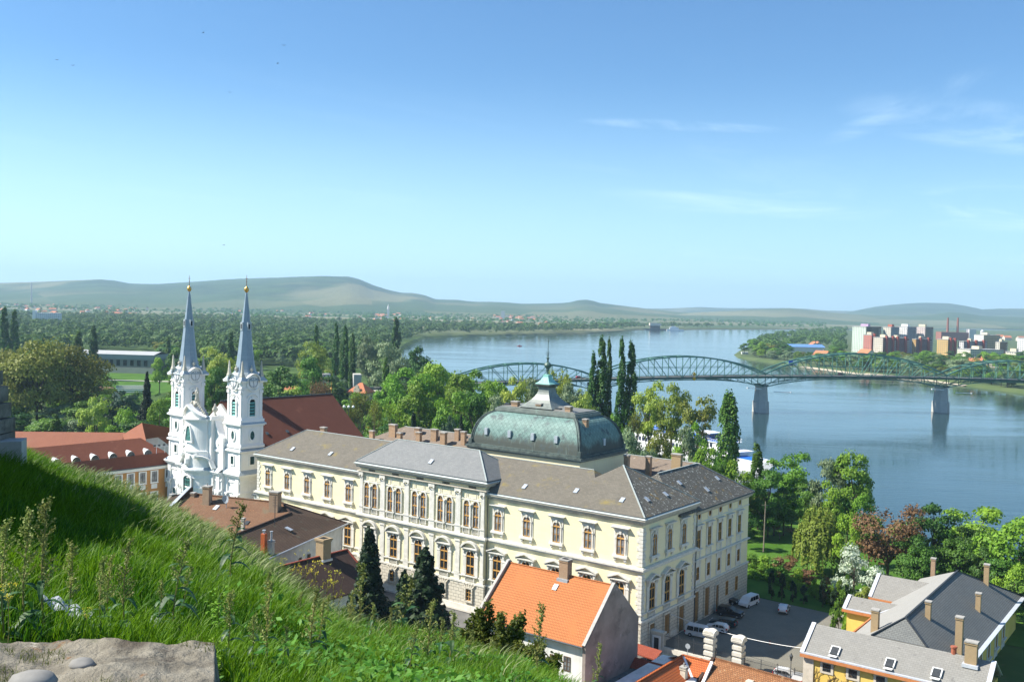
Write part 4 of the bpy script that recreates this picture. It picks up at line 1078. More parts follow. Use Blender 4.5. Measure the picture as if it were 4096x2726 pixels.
# hipped part behind and long low wing
# ================================================================ land, river, far hills
WATER = NT('river_water'); s = WATER; p = s.p
p.inputs['Base Color'].default_value = (.022, .050, .052, 1); p.inputs['Roughness'].default_value = .06; p.inputs['IOR'].default_value = 1.33
vec = s.scaled((.10, .34, .2)); h1 = s.noise(1.0, 4, .6, vec, .6)
vec2 = s.scaled((.75, 1.3, 1)); h2 = s.noise(1.0, 3, .55, vec2)
vec3 = s.scaled((.006, .02, .02)); calm = s.rng(s.noise(1.0, 4, .6, vec3, 1.2), .35, .65, .25, 1.0)
s.bump(s.math('MULTIPLY', s.math('ADD', h1, s.math('MULTIPLY', h2, .5)), calm), .16, .5)
WATER = s.m
def sheet(name, poly, z, m, kind='structure', skirt=None):
    b = MB(); b.add([(x, y, z) for x, y in poly], [tuple(range(len(poly)))])
    if skirt:
        n = len(poly); cx_ = sum(q[0] for q in poly) / n
        vs = [(x, y, z) for x, y in poly] + [(x + skirt * dx, y + skirt * dy, -1.2) for (x, y), (dx, dy) in zip(poly, outward(poly))]
        b.add(vs, [(i, (i + 1) % n, (i + 1) % n + n, i + n) for i in range(n)])
    return b.build(name, m, kind=kind, fix=False)
def outward(poly):
    r = []; n = len(poly)
    a = sum(poly[i][0] * poly[(i + 1) % n][1] - poly[(i + 1) % n][0] * poly[i][1] for i in range(n))
    for i in range(n):
        p0, p1 = poly[i - 1], poly[(i + 1) % n]; d = Vector((p1[0] - p0[0], p1[1] - p0[1])).normalized()
        r.append((d.y, -d.x) if a > 0 else (-d.y, d.x))
    return r
b = MB(); b.quad((-4000, -300, 0), (8000, -300, 0), (8000, 9000, 0), (-4000, 9000, 0)); b.build('river', WATER, kind='structure', fix=False)
GROUND = NT('meadow_ground'); s = GROUND
c = s.mix(s.rng(s.noise(.03, 6), .35, .65), (.035, .075, .016), (.075, .125, .03))
c = s.mix(s.rng(s.noise(.4, 6), .55, .75), c, (.13, .12, .06))
vo = s.n('ShaderNodeTexVoronoi'); s.t.links.new(s.scaled((.0016, .0034, 1)), vo.inputs['Vector']); vo.inputs['Scale'].default_value = 1
fc = s.mix(s.rng(vo.outputs['Color'], .2, .8), (.05, .09, .03), (.20, .19, .11))
g = s.n('ShaderNodeSeparateXYZ'); s.t.links.new(s.tc.outputs['Object'], g.inputs[0])
c = s.mix(s.rng(g.outputs['Y'], 1500, 2200), c, fc)
s.t.links.new(c, s.p.inputs['Base Color']); s.p.inputs['Roughness'].default_value = .95; s.p.inputs['Specular IOR Level'].default_value = .1
GROUND = s.m
NEARSHORE = [(260, 60), (190, 130), (150, 172), (122, 205), (104, 228), (90, 246), (76, 262), (72, 300), (70, 340), (52, 382), (34, 425), (8, 470), (-22, 520), (-52, 610), (-88, 760), (-120, 960), (-140, 1200), (-150, 1400), (-152, 1675),
             (-70, 1866), (26, 1995), (140, 2184), (270, 2500), (360, 2817), (701, 3229), (1225, 3780), (2500, 5200), (4200, 7000)]
sheet('ground', NEARSHORE + [(6000, 14500), (-14000, 14500), (-14000, -400), (260, -400)], 3.0, GROUND, skirt=7)
FARBANK = [(290, 1232), (300, 1160), (311, 1101), (327, 1020), (343, 955), (380, 905), (388, 837), (401, 764), (412, 709), (440, 640), (520, 560), (900, 420), (9000, 400), (12000, 9000), (5000, 6500), (1800, 4200), (1127, 3450), (685, 2437), (490, 1915), (369, 1543), (305, 1320)]
sheet('far_bank_ground', FARBANK, 2.6, mat('far_bank_grass', (.05, .085, .025), (.09, .12, .045), .02, rough=.95, patches=(((.30, .26, .19), .01, .62, .8),)), skirt=8)
LAWN = mat('mown_lawn', (.045, .115, .012), (.075, .155, .022), .15, rough=.95, spec=.1, bump=.3, bscale=3, patches=(((.10, .13, .035), .6, .58, .8),))
def tpoly(*st): return [tuple(town(a, b_)[:2]) for a, b_ in st]
sheet('park_lawn', tpoly((-8, 44.5), (2, 42.6), (22, 41.5), (27, 43), (60, 46), (75, 20), (100, 50), (80, 92), (30, 98), (8, 112), (-30, 150), (-60, 150), (-60, 70), (-20, 60)), 3.12, LAWN)
PAVE = mat('cobbled_yard', (.20, .19, .155), (.27, .255, .21), .35, rough=.9, bump=.35, tile=(.22, .22, (.25, .235, .19), (.20, .19, .155), (.10, .095, .08), .03), patches=(((.16, .15, .12), .2, .55, .75),))
sheet('courtyard_paving', tpoly((-2, 4.3), (26, 4.3), (30, 41), (2.5, 42), (-1, 30)), 3.2, PAVE)
ASPH = mat('street_asphalt', (.12, .118, .112), (.165, .16, .15), .4, rough=.92, bump=.2, patches=(((.08, .08, .077), .15, .55, .7),))
sheet('street', tpoly((-110, -8.6), (40, -8.6), (60, -20), (62, -10), (30, 3.6), (-.0, 3.4), (-.5, -1.6), (-110, -1.6)), 3.1, ASPH)
sheet('pavement', tpoly((-96, -1.9), (-.4, -1.9), (-.4, .2), (-96, .2)), 3.22, mat('pale_pavement', (.34, .32, .28), (.42, .40, .35), 1, rough=.9, tile=(.5, .5, (.4, .38, .33), (.36, .34, .3), (.2, .19, .17), .02)))
sheet('park_path', [tuple(atz(x, y, 3.1)[:2]) for x, y in ((1380, 1800), (1500, 1795), (1560, 1740), (1560, 1710), (1480, 1700), (1400, 1715), (1350, 1740))], 3.12, mat('gravel_path', (.42, .39, .33), (.5, .47, .4), 2, rough=.95))
sheet('sports_lawn', [(-265, 520), (-205, 520), (-195, 640), (-215, 735), (-300, 735)], 3.1, LAWN)
sheet('lane', [(-300, 640), (-190, 640), (-188, 646), (-300, 646)], 3.2, mat('gravel_path', (.42, .39, .33)))
sheet('quay_road', [tuple(atz(x, y, 3.2)[:2]) for x, y in ((1330, 1560), (1500, 1545), (1700, 1560), (1700, 1585), (1500, 1565), (1330, 1580))], 3.25, mat('gravel_path', (.42, .39, .33)))
# sandy strips at the waterline of the far bank
b = MB()
for pts in ([(318, 1060), (329, 1010), (345, 948), (382, 898), (390, 830)], [(404, 757), (416, 700), (444, 632)]):
    for p0, p1 in zip(pts, pts[1:]): b.quad((p0[0] - 9, p0[1] - 4, .25), (p1[0] - 9, p1[1] - 4, .25), (p1[0] + 2, p1[1], 1.9), (p0[0] + 2, p0[1], 1.9))
b.build('sand_shore', mat('river_sand', (.42, .36, .26), (.5, .44, .33), .3), kind='structure', fix=False)

# ---- hills, each range at its own distance
def hill_mat(name, a, b_, field):
    if name in MATS: return MATS[name]
    s = NT(name)
    c = s.mix(s.rng(s.noise(.004, 8, .65), .38, .62), a, b_)
    c = s.mix(s.rng(s.noise(.0011, 4, .5, s.scaled((1, .4, 3))), .55, .66), c, field)
    g = s.n('ShaderNodeSeparateXYZ'); s.t.links.new(s.tc.outputs['Object'], g.inputs[0])
    vo = s.n('ShaderNodeTexVoronoi'); s.t.links.new(s.scaled((.0022, .0011, .004)), vo.inputs['Vector']); vo.inputs['Scale'].default_value = 1
    fc = s.mix(s.rng(vo.outputs['Color'], .25, .75), (.06, .10, .035), field)
    c = s.mix(s.rng(g.outputs['Z'], 45, 110, .75, 0), c, fc)
    s.t.links.new(c, s.p.inputs['Base Color']); s.p.inputs['Roughness'].default_value = 1; s.p.inputs['Specular IOR Level'].default_value = 0
    s.bump(s.noise(.02, 6, .7), .9, 18)
    MATS[name] = s.m; return s.m
from mathutils import noise as mnoise
def hill_range(name, prof, D0, D1, D2, m, step=14):
    xs = [q[0] for q in prof]; ys = [q[1] for q in prof]
    cols = np.arange(xs[0], xs[-1] + 1, step); rows = 26
    V = []; nr = rows + 6
    for px in cols:
        py = float(np.interp(px, xs, ys)); d = ray(px, py)
        dirn = Vector((d.x / d.y, 1, 0)); zc = CAMH + d.z / d.y * D1
        for r in range(nr):
            u_ = r / (rows - 1)
            if r < rows: Y = D0 + (D1 - D0) * u_; sm = u_ * u_ * (3 - 2 * u_); z = 2.0 + (zc - 2.0) * (sm * .75 + u_ * .25) if zc > 2 else zc * u_
            else: k = (r - rows + 1) / 6; Y = D1 + (D2 - D1) * k; z = zc * (1 - .8 * k) - 2
            P_ = dirn * Y
            w = math.sin(min(1, u_) * math.pi) if r < rows else 0
            z += w * (zc * .16) * (mnoise.fractal(Vector((P_.x * .0011, P_.y * .0008, 3.1)), 1, 2, 5))
            if r == rows - 1: z += 3.0 * mnoise.noise(Vector((P_.x * .012, 0, D1)))
            V.append((P_.x, P_.y, z))
    nc = len(cols)
    F = [(i * nr + j, (i + 1) * nr + j, (i + 1) * nr + j + 1, i * nr + j + 1) for i in range(nc - 1) for j in range(nr - 1)]
    me = np_mesh(name, np.array(V), np.array(F), m, True)
    return link(name, me, kind='structure')
HA = hill_mat('wooded_hillside', (.030, .055, .022), (.06, .10, .035), (.17, .17, .085))
hill_range('hills', [(-900, 1128), (-300, 1130), (0, 1131), (60, 1129), (200, 1125), (300, 1121), (400, 1117), (460, 1122), (520, 1134), (620, 1136), (700, 1132), (800, 1125), (900, 1117), (1000, 1113), (1100, 1110), (1200, 1106), (1300, 1104), (1400, 1107), (1440, 1118),
           (1500, 1143), (1550, 1158), (1600, 1170), (1650, 1171), (1700, 1180), (1740, 1196), (1830, 1199), (1900, 1206), (2000, 1207), (2090, 1214), (2200, 1213), (2260, 1211), (2290, 1206), (2312, 1200), (2345, 1198), (2375, 1203), (2400, 1211), (2450, 1217), (2560, 1231), (2640, 1240), (2760, 1252), (2900, 1262)], 4300, 8200, 10500, HA)
hill_range('hills', [(2300, 1240), (2450, 1238), (2550, 1234), (2700, 1232), (2800, 1227), (2880, 1231), (3000, 1232), (3120, 1231), (3220, 1234), (3300, 1241), (3480, 1245), (3700, 1250)], 9000, 12300, 13200, HA)
hill_range('hills', [(3300, 1262), (3400, 1246), (3440, 1238), (3500, 1226), (3560, 1219), (3640, 1212), (3720, 1210), (3800, 1213), (3860, 1222), (3930, 1237), (3990, 1234), (4050, 1233), (4120, 1234), (4400, 1238), (5000, 1250)], 7200, 11000, 12800, HA)
hill_range('hills', [(2620, 1252), (2750, 1250), (2900, 1244), (3050, 1236), (3160, 1232), (3240, 1240), (3330, 1250), (3480, 1260), (3650, 1264), (3740, 1257), (3800, 1248), (3860, 1252), (3930, 1262), (4100, 1268), (4700, 1275)], 5200, 7600, 9200, hill_mat('mixed_hillside', (.036, .062, .026), (.075, .11, .042), (.19, .19, .10)))
# ================================================================ the steel arch-truss bridge
def pier_pt(px, py): return atz(px, py, 0)
P1, P2 = Vector((146.0, 570.5, 0)), Vector((262.5, 596.8, 0))
bd = (P2 - P1).normalized(); BA = math.atan2(bd.y, bd.x); LS = (P2 - P1).length
GREENS = mat('green_bridge_paint', (.085, .21, .16), (.13, .28, .21), .3, rough=.5, spec=.4, patches=(((.08, .17, .13), .4, .6, .8),))
GREEND = mat('dark_green_girder', (.03, .075, .065), (.05, .10, .085), .3, rough=.6)
PIER = mat('pier_stone', (.42, .41, .37), (.52, .51, .47), .3, rough=.9, bump=.2, tile=(1.6, .8, (.5, .49, .45), (.45, .44, .4), (.3, .29, .27), .03), streak=((.25, .25, .22), .5))
br = empty('road_bridge', P1, BA, 'long green steel bridge of arched trusses across the river', 'bridge')
SP = [(-102.5 - 84, -102.5), (-102.5, 0), (0, LS), (LS, LS + 102), (LS + 102, LS + 186)]
HW = 4.6       # half distance between the two trusses
def dz(x):     # deck height along the bridge
    return 21.7 - .00011 * (x - LS / 2) ** 2
nodes_ = {}
for x0, x1 in SP:
    L = x1 - x0; n = 14 if L > 110 else (12 if L > 90 else 10)
    for side in (-1, 1):
        m = MB(); y = side * HW; T = []; B = []
        for k in range(n + 1):
            u_ = k / n; x = x0 + L * u_; arc = 1 - (2 * u_ - 1) ** 2
            rise = 13.2 * (L / 119.) ** .9
            T.append(Vector((x, y, dz(x) + 1.5 + (rise - 1.5) * arc ** .92)))
            B.append(Vector((x, y, dz(x) - 1.7 - 4.6 * abs(2 * u_ - 1) ** 3.0)))
        for k in range(n):
            m.bar(T[k], T[k + 1], .62, .75); m.bar(B[k], B[k + 1], .45, .5)
            m.bar(Vector((T[k].x, y, dz(T[k].x) - .8)), Vector((T[k + 1].x, y, dz(T[k + 1].x) - .8)), .4, .9)
        for k in range(n + 1):
            m.bar(B[k], T[k], .34)
            if k < n / 2: q = (T[k], Vector((T[k + 1].x, y, dz(T[k + 1].x) - .6)))
            elif k < n: q = (T[k + 1], Vector((T[k].x, y, dz(T[k].x) - .6)))
            if k < n:
                m.bar(q[0], q[1], .32)
                if abs(2 * (k + .5) / n - 1) > .45: m.bar(B[k] if k < n / 2 else B[k + 1], Vector((T[k + 1].x if k < n / 2 else T[k].x, y, dz(T[k].x) - .9)), .25)
        for k in range(2, n - 2): m.bar(Vector((T[k].x, y, dz(T[k].x) + 5.2)), Vector((T[k + 1].x, y, dz(T[k + 1].x) + 5.2)), .22)
        m.build('truss', GREENS, br)
    m = MB()
    for k in range(n + 1):
        u_ = k / n; x = x0 + L * u_; arc = 1 - (2 * u_ - 1) ** 2
        zt = dz(x) + 1.5 + (13.2 * (L / 119.) ** .9 - 1.5) * arc ** .92
        if zt > dz(x) + 6: 
            m.bar((x, -HW, zt), (x, HW, zt), .3); m.bar((x, -HW, zt - 1.2), (x, HW, zt - 1.2), .2)
            if k < n - 2:
                x2 = x0 + L * (k + 1) / n; a2 = 1 - (2 * (k + 1) / n - 1) ** 2; z2 = dz(x2) + 1.5 + (13.2 * (L / 119.) ** .9 - 1.5) * a2 ** .92
                if z2 > dz(x2) + 6: m.bar((x, -HW, zt), (x2, HW, z2), .18); m.bar((x, HW, zt), (x2, -HW, z2), .18)
        zb = dz(x) - 1.7 - 4.6 * abs(2 * u_ - 1) ** 3.0
        m.bar((x, -HW, zb), (x, HW, zb), .25); m.bar((x, -HW, dz(x) - .9), (x, HW, dz(x) - .9), .35, .7)
    m.build('cross_bracing', GREENS, br)
xs_ = np.linspace(SP[0][0] - 60, SP[-1][1], 60)
m = MB()
for a, c_ in zip(xs_, xs_[1:]):
    m.add([(a, -4.2, dz(a) - .45), (c_, -4.2, dz(c_) - .45), (c_, 4.2, dz(c_) - .45), (a, 4.2, dz(a) - .45), (a, -4.2, dz(a)), (c_, -4.2, dz(c_)), (c_, 4.2, dz(c_)), (a, 4.2, dz(a))], [(4, 5, 6, 7), (3, 2, 1, 0), (0, 1, 5, 4), (2, 3, 7, 6)])
m.build('deck', ASPH, br)
for side in (-1, 1):
    m = MB()
    for a, c_ in zip(xs_, xs_[1:]):
        y0, y1 = sorted((side * 5.0, side * 6.8))
        m.add([(a, y0, dz(a) - .5), (c_, y0, dz(c_) - .5), (c_, y1, dz(c_) - .5), (a, y1, dz(a) - .5), (a, y0, dz(a) + .1), (c_, y0, dz(c_) + .1), (c_, y1, dz(c_) + .1), (a, y1, dz(a) + .1)], [(4, 5, 6, 7), (3, 2, 1, 0), (0, 1, 5, 4), (2, 3, 7, 6)])
    m.build('footway', GREEND, br)
    m = MB()
    for a, c_ in zip(xs_, xs_[1:]):
        for h in (.6, 1.15): m.bar((a, side * 6.75, dz(a) + h), (c_, side * 6.75, dz(c_) + h), .06)
        for k in range(4): x = a + (c_ - a) * k / 4; m.bar((x, side * 6.75, dz(x)), (x, side * 6.75, dz(x) + 1.15), .06)
    m.build('railing', GREENS, br)
def pier(x):
    m = MB(); H = 15.4
    def sec(w, l, z): return [(x - w, -l + 2.2, z), (x, -l, z), (x + w, -l + 2.2, z), (x + w, l - 2.2, z), (x, l, z), (x - w, l - 2.2, z)]
    vs = sec(3.3, 6.6, -2) + sec(3.1, 6.3, 6.4) + sec(2.7, 5.9, 6.5) + sec(2.2, 5.4, H - .5) + sec(2.5, 5.8, H - .5) + sec(2.5, 5.8, H)
    m.add(vs, [(j * 6 + k, j * 6 + (k + 1) % 6, (j + 1) * 6 + (k + 1) % 6, (j + 1) * 6 + k) for j in range(5) for k in range(6)] + [tuple(range(30, 36))])
    p_ = m.build('pier', PIER, br)
    m = MB()
    for sx in (-1, 1):
        for sy in (-1, 1): m.box(x + sx * 1.2 - .6, x + sx * 1.2 + .6, sy * HW - .8, sy * HW + .8, H, H + .9)
    m.build('bearing', GREEND, p_)
for x in (-102.5, 0, LS, LS + 102): pier(x)
m = MB(); x0 = SP[0][0]; m.box(x0 - 14, x0 + 3, -8, 8, 1, 17); m.build('abutment', PIER, br)
m = MB()
for x in (x0 - 5, ):
    for k in range(4): m.box(x - 12 - k * 16, x - 8 - k * 16, -5, 5, 1, 20.2)
m.build('approach_pier', PIER, br)
WPAINT = mat('white_paint', (.74, .74, .72), (.8, .8, .78), 2, rough=.5)
for x, y in ((0, -9), (LS, -9)):
    for dx_ in (-1, 1):
        m = MB(); m.bar((x + dx_ * 4, y + 1, 13.4 - dx_ * .8), (x + dx_ * 13.5, y - 1, 13.6 - dx_ * 1.2), .4); m.bx((x + dx_ * 13.5, y - 1, 13.2 - dx_ * 1.2), (.7, .7, .8)); m.build('navigation_arm', WPAINT, br)
m = MB(); xs2 = -45.0
for z in (19.6, 22.2):
    m.prism([(xs2 - 1.1, z), (xs2, z - 1.3), (xs2 + 1.1, z), (xs2, z + 1.3)], -7.15, -7.0)
m.build('navigation_sign', mat('signal_yellow', (.70, .38, .01), (.75, .42, .02), 2, rough=.5), br)
m = MB(); m.box(15, 17.6, -3.9, -3.7, 27.6, 30.4); m.build('sign_board', mat('sign_blue', (.02, .08, .45), (.03, .1, .5), 2, rough=.5), br)
m = MB(); m.box(17.62, 20.4, -3.9, -3.7, 27.6, 30.4); m.build('sign_board', WPAINT, br)
# lamp posts of the bridge
for x in (-136, -126, 18, 40, 84, 106, 138, 160):
    m = MB(); m.bar((x, 6.6, dz(x)), (x, 6.6, dz(x) + 7.5), .14); m.bx((x, 6.6, dz(x) + 7.5), (.5, .5, .5)); m.build('bridge_lamp', GREEND, br)
# ================================================================ houses between the hill and the palace
def onp(px, py, P0, n):
    d = ray(px, py); o = Vector((0, 0, CAMH)); n = Vector(n); return o + d * ((Vector(P0) - o).dot(n) / d.dot(n))
class Frame:
    def __init__(s, loc, rz): s.o = Vector(loc); s.x = Vector((math.cos(rz), math.sin(rz), 0)); s.y = Vector((-math.sin(rz), math.cos(rz), 0)); s.rz = rz
    def w(s, x, y, z): return s.o + s.x * x + s.y * y + Vector((0, 0, z))
    def l(s, P): d = P - s.o; return Vector((d.dot(s.x), d.dot(s.y), d.z))
    def hit(s, px, py, P0, n):     # photo pixel onto a plane given in local terms -> local point
        n = Vector(n); return s.l(onp(px, py, s.w(*P0), s.x * n.x + s.y * n.y + Vector((0, 0, n.z))))
TOWN = Frame(CORNER, YA)
OLDT = mat('old_brown_tiles', (.20, .105, .055), (.27, .145, .08), .5, rough=.9, bump=.6, tile=(.22, .2, (.27, .15, .085), (.19, .095, .05), (.06, .035, .022), .03), patches=(((.36, .17, .08), 1.6, .62, .72), ((.14, .12, .075), .5, .55, .72), ((.40, .30, .19), 3.2, .68, .74)))
DIMT = mat('shade_dimmed_brown_tiles', (.105, .065, .042), (.15, .095, .06), .5, rough=.9, bump=.9, tile=(.24, .33, (.165, .105, .066), (.125, .078, .048), (.022, .015, .012), .075), patches=(((.24, .12, .06), 2.0, .66, .74), ((.09, .085, .06), .6, .56, .72)))  # slope turned from the sun: its dimmer light is put into the colour
UMBT = mat('umber_tiles', (.075, .045, .034), (.105, .062, .045), .4, rough=.9, bump=.8, tile=(.2, .24, (.115, .068, .048), (.082, .048, .036), (.02, .013, .011), .05), patches=(((.15, .08, .05), 1.8, .64, .76),))
RIDGET = mat('red_ridge_tiles', (.26, .06, .035), (.32, .085, .05), 2, rough=.85, tile=(.35, .3, (.30, .075, .04), (.25, .06, .035), (.12, .03, .02), .03))
# --- brown house with its dark wing
R0 = Vector((-42.4, 183.1, 0)); HAZ = math.radians(-19.3); FA = Frame(R0, HAZ)
hA = empty('brown_roofed_house', R0, HAZ, 'old house with patchy brown tile roof, satellite dish and two big chimneys', 'house')
b = MB(); b.box(-20.8, 9.9, -9.3, 5.4, 2, 15.4); b.box(-1.5, 10.05, -30, -9, 2, 15.6); b.build('wall', WHITEW, hA)
b = MB()
b.quad((-21, -10, 15.4), (3.5, -10, 15.4), (3.7, -2.5, 18.85), (0, 0, 20), (-21, 0, 20)); b.quad((10.6, 5.8, 16.1), (-21, 5.8, 17.0), (-21, 0, 20), (0, 0, 20))
b.quad((-21, -10, 15.1), (3.5, -10, 15.1), (3.5, -10, 15.4), (-21, -10, 15.4))
rA = b.build('roof', OLDT, hA)
b = MB()
b.quad((10.6, 5.8, 16.1), (0, 0, 20.02), (3.9, -3.5, 19.1), (4.3, -30, 18.7), (11.7, -30, 16.0))
b.quad((4.3, -30, 18.7), (3.9, -3.5, 19.1), (-1.8, -8, 16.4), (-1.8, -30, 16.2))
b.quad((10.6, 5.8, 15.85), (11.7, -30, 15.75), (11.7, -30, 16.0), (10.6, 5.8, 16.1))
rB = b.build('wing_roof', DIMT, hA, label='ribbed tile roof of the wing with its dimmer light painted in')
b = MB(); b.tube([(10.75, 5.9, 16.0), (11.85, -30, 15.9)], .16, 8); b.tube([(10.55, 5.0, 15.9), (10.2, 4.6, 15.0), (10.2, 4.6, 3)], .09, 6); b.build('gutter', METAL, hA)
b = MB(); b.bar((0, 0, 20.1), (-21, 0, 20.1), .35, .2)
b.build('ridge_tiles', OLDT, rA)
b = MB(); b.bar((0, 0, 20.1), (3.9, -3.5, 19.2), .3, .2); b.bar((3.9, -3.5, 19.2), (4.3, -30, 18.8), .3, .2); b.bar((0, 0, 20.1), (10.6, 5.8, 16.15), .26, .16); b.build('ridge_tiles', UMBT, rB)
nA = (0, -.42, .907)
def rp(px, py): return FA.hit(px, py, (0, 0, 20), (0, -4.6, 10.))
def chim_px(frame, parent, px, py, P0, n, w, d, h, m, pot=False, down=1.5):
    q = frame.hit(px, py, P0, n); return chimney(parent, q.x, q.y, q.z - down, q.z + h, w, d, m, pot)
chim_px(FA, rA, 829, 2012, (0, 0, 20), (0, -4.6, 10.), 1.45, 1.1, 3.4, BRICK, True)
chim_px(FA, rA, 1100, 2040, (0, 0, 20), (0, -4.6, 10.), 1.9, 1.3, 3.6, BRICK)
chim_px(FA, rA, 774, 1984, (0, 0, 20), (0, -4.6, 10.), .8, .7, .8, BRICK)
chim_px(FA, rA, 972, 2118, (0, 0, 20), (0, -4.6, 10.), .55, .55, 2.2, mat('pale_render', (.5, .45, .36), (.6, .54, .44), 2))
q = rp(865, 2030); hatch(rA, tuple(q), .8, 1.3, math.atan2(4.6, 10), Q, mat('bright_skylight', (.62, .66, .68), (.7, .74, .76), 2, rough=.25, spec=.6))
q = rp(988, 2091); hatch(rA, tuple(q), .8, 1.1, math.atan2(4.6, 10), Q, DARKM)
q = rp(905, 2030)
b = MB(); b.bar((q.x, q.y, q.z - .3), (q.x, q.y, q.z + 1.5), .09); n = 14
b.add([(q.x + .75 * math.cos(2 * math.pi * k / n), q.y - .28 - .1 * math.cos(k), q.z + 1.7 + .8 * math.sin(2 * math.pi * k / n)) for k in range(n)] + [(q.x, q.y - .05, q.z + 1.7)], [(k, (k + 1) % n, n) for k in range(n)])
b.bar((q.x, q.y - .2, q.z + 1.1), (q.x + .1, q.y - .9, q.z + 1.7), .05)
b.build('satellite_dish', mat('grey_dish', (.30, .33, .36), (.36, .39, .42), 2, rough=.5), rA)
q = FA.hit(1099, 2100, (3.9, -3.5, 19.1), (.35, .03, 1.)); 
b = MB(); b.bar((q.x, q.y, q.z), (q.x, q.y, q.z + 5.2), .09)
for k in range(7): b.bar((q.x - .35, q.y - .2, q.z + 5.0 - k * .28), (q.x + .35, q.y + .2, q.z + 5.0 - k * .28), .045)
b.build('aerial_mast', DARKM, rB)
q = FA.hit(1055, 2200, (4.3, -15, 18.8), (.35, 0, 1.)); b = MB(); b.bx((q.x, q.y, q.z - .6), (.75, .75, 3.4)); c = b.build('chimney', mat('rust_red_stack', (.42, .09, .02), (.5, .13, .04), 3, rough=.6), rB, label='rust red boxed flue'); b = MB(); b.tube([(q.x, q.y, q.z + 2.8), (q.x, q.y, q.z + 3.3)], .18, 8); b.tube([(q.x, q.y, q.z + 3.3), (q.x, q.y, q.z + 3.4)], .3, 8); b.build('flue', METAL, c)
q = FA.hit(1085, 2205, (4.3, -15, 18.8), (.35, 0, 1.)); c = chimney(rB, q.x, q.y, q.z - .6, q.z + 1.9, .75, .75, mat('pale_render', (.5, .45, .36))); b = MB(); b.tube([(q.x, q.y, q.z + 1.8), (q.x, q.y, q.z + 3.3)], .17, 8); b.tube([(q.x, q.y, q.z + 3.3), (q.x, q.y, q.z + 3.42)], .26, 8); b.build('flue', METAL, c)
q = FA.hit(1155, 2115, (4.3, -15, 18.8), (.35, 0, 1.)); hatch(rB, tuple(q), .8, 1.3, math.atan2(.35, 1), math.pi, METAL)
fr, pn = rectwin(.8, 1.0, 1)
SMALLW = meshes(('window', fr, mat('brown_window_frame', (.09, .06, .04), (.13, .09, .06), 3)), ('pane', pn, GLASS))
for px, py in ((1236, 2225), (1200, 2240)):
    q = FA.hit(px, py, (10.05, 0, 0), (1, 0, 0)); put_window(hA, 10.05, q.y, Q, SMALLW[0], SMALLW[1], None, z=q.z - .5)
b = MB(); b.box(-21.9, -21.0, -10.5, .7, 12, 15.6)
b.add([(-21.6, -10.4, 15.6), (-21.6, .5, 21.1), (-21.6, 1.2, 21.1), (-21.6, 1.2, 12), (-21.6, -10.4, 12), (-21.05, -10.4, 15.6), (-21.05, .5, 21.1), (-21.05, 1.2, 21.1), (-21.05, 1.2, 12), (-21.05, -10.4, 12)], [(0, 1, 2, 3, 4), (9, 8, 7, 6, 5), (0, 5, 6, 1), (1, 6, 7, 2)])
b.build('fire_wall', UMBT, hA)
b = MB(); b.bar((-21.3, -10.5, 15.75), (-21.3, .5, 21.25), .75, .12); b.build('zinc_coping', METAL, hA)
b = MB(); b.quad((-25.2, -9.5, 14.5), (-21.7, -10.2, 15.2), (-21.7, -.3, 20.2), (-25.2, .2, 19.2)); b.quad((-25.2, -9.5, 14.2), (-21.7, -10.2, 14.9), (-21.7, -10.2, 15.2), (-25.2, -9.5, 14.5)); b.build('felt_roof', UMBT, hA, fix=False)
b = MB(); b.bar((-25.3, -.0, 19.4), (-21.6, -.2, 20.5), 1.0, .1); b.build('zinc_coping', METAL, hA)
q = FA.hit(690, 2030, (-26.5, 0, 0), (1, 0, 0))
b = MB(); b.lathe([(1.15, 12), (1.15, q.z + 1.6), (.75, q.z + 2.5), (.75, q.z + 2.8)], 6, (q.x, q.y, 0)); b.build('chimney', mat('grey_render', (.30, .28, .25), (.38, .36, .32), 2), hA, label='broad grey hexagonal chimney')
# --- dark house in front, ridge toward the palace
hC = empty('umber_roofed_house', town(-45.6, -20.4), YA, 'small house with umber tile roof, red ridge and square brick chimney', 'house')
b = MB(); b.prism([(-6.2, 2), (6.2, 2), (6.2, 11.6), (0, 15.8), (-6.2, 11.6)], -24, -.3); b.build('wall', WHITEW, hC)
b = MB(); b.quad((7, -24.3, 11.2), (7, 0, 11.2), (0, 0, 16), (0, -24.3, 16)); b.quad((-7, 0, 11.2), (-7, -24.3, 11.2), (0, -24.3, 16), (0, 0, 16)); b.quad((7, 0, 11.0), (0, 0, 15.75), (0, 0, 16), (7, 0, 11.2)); b.quad((-7, 0, 11.2), (0, 0, 16), (0, 0, 15.75), (-7, 0, 11.0)); b.quad((7, -24.3, 11.0), (7, 0, 11.0), (7, 0, 11.2), (7, -24.3, 11.2))
rC = b.build('roof', UMBT, hC)
b = MB(); b.bar((0, .05, 16.08), (0, -24.3, 16.08), .34, .16); b.bar((0, .02, 16.08), (7.05, .02, 11.28), .3, .14); b.build('ridge_tiles', RIDGET, rC)
FC = Frame(town(-45.6, -20.4), YA)
q = FC.hit(1292, 2232, (0, 0, 0), (1, 0, 0)); b = MB()
b.box(-.85, .95, q.y - .85, q.y + .85, 14.5, 18.4); 
for z0, z1, o in ((18.4, 18.62, .1), (18.62, 18.95, .2)): band_ = [(-.85 - o, q.y - .85 - o), (.95 + o, q.y - .85 - o), (.95 + o, q.y + .85 + o), (-.85 - o, q.y + .85 + o)]; b.slab(band_, z0, z1)
c = b.build('chimney', BRICKY, rC); b = MB(); b.box(-.6, .7, q.y - .6, q.y + .6, 18.93, 18.97); b.build('flue_opening', DARKW, c); b = MB(); b.box(-1.1, 1.15, q.y - 1.1, q.y + 1.1, 15.0, 15.55); b.build('chimney_flashing', METAL, c)
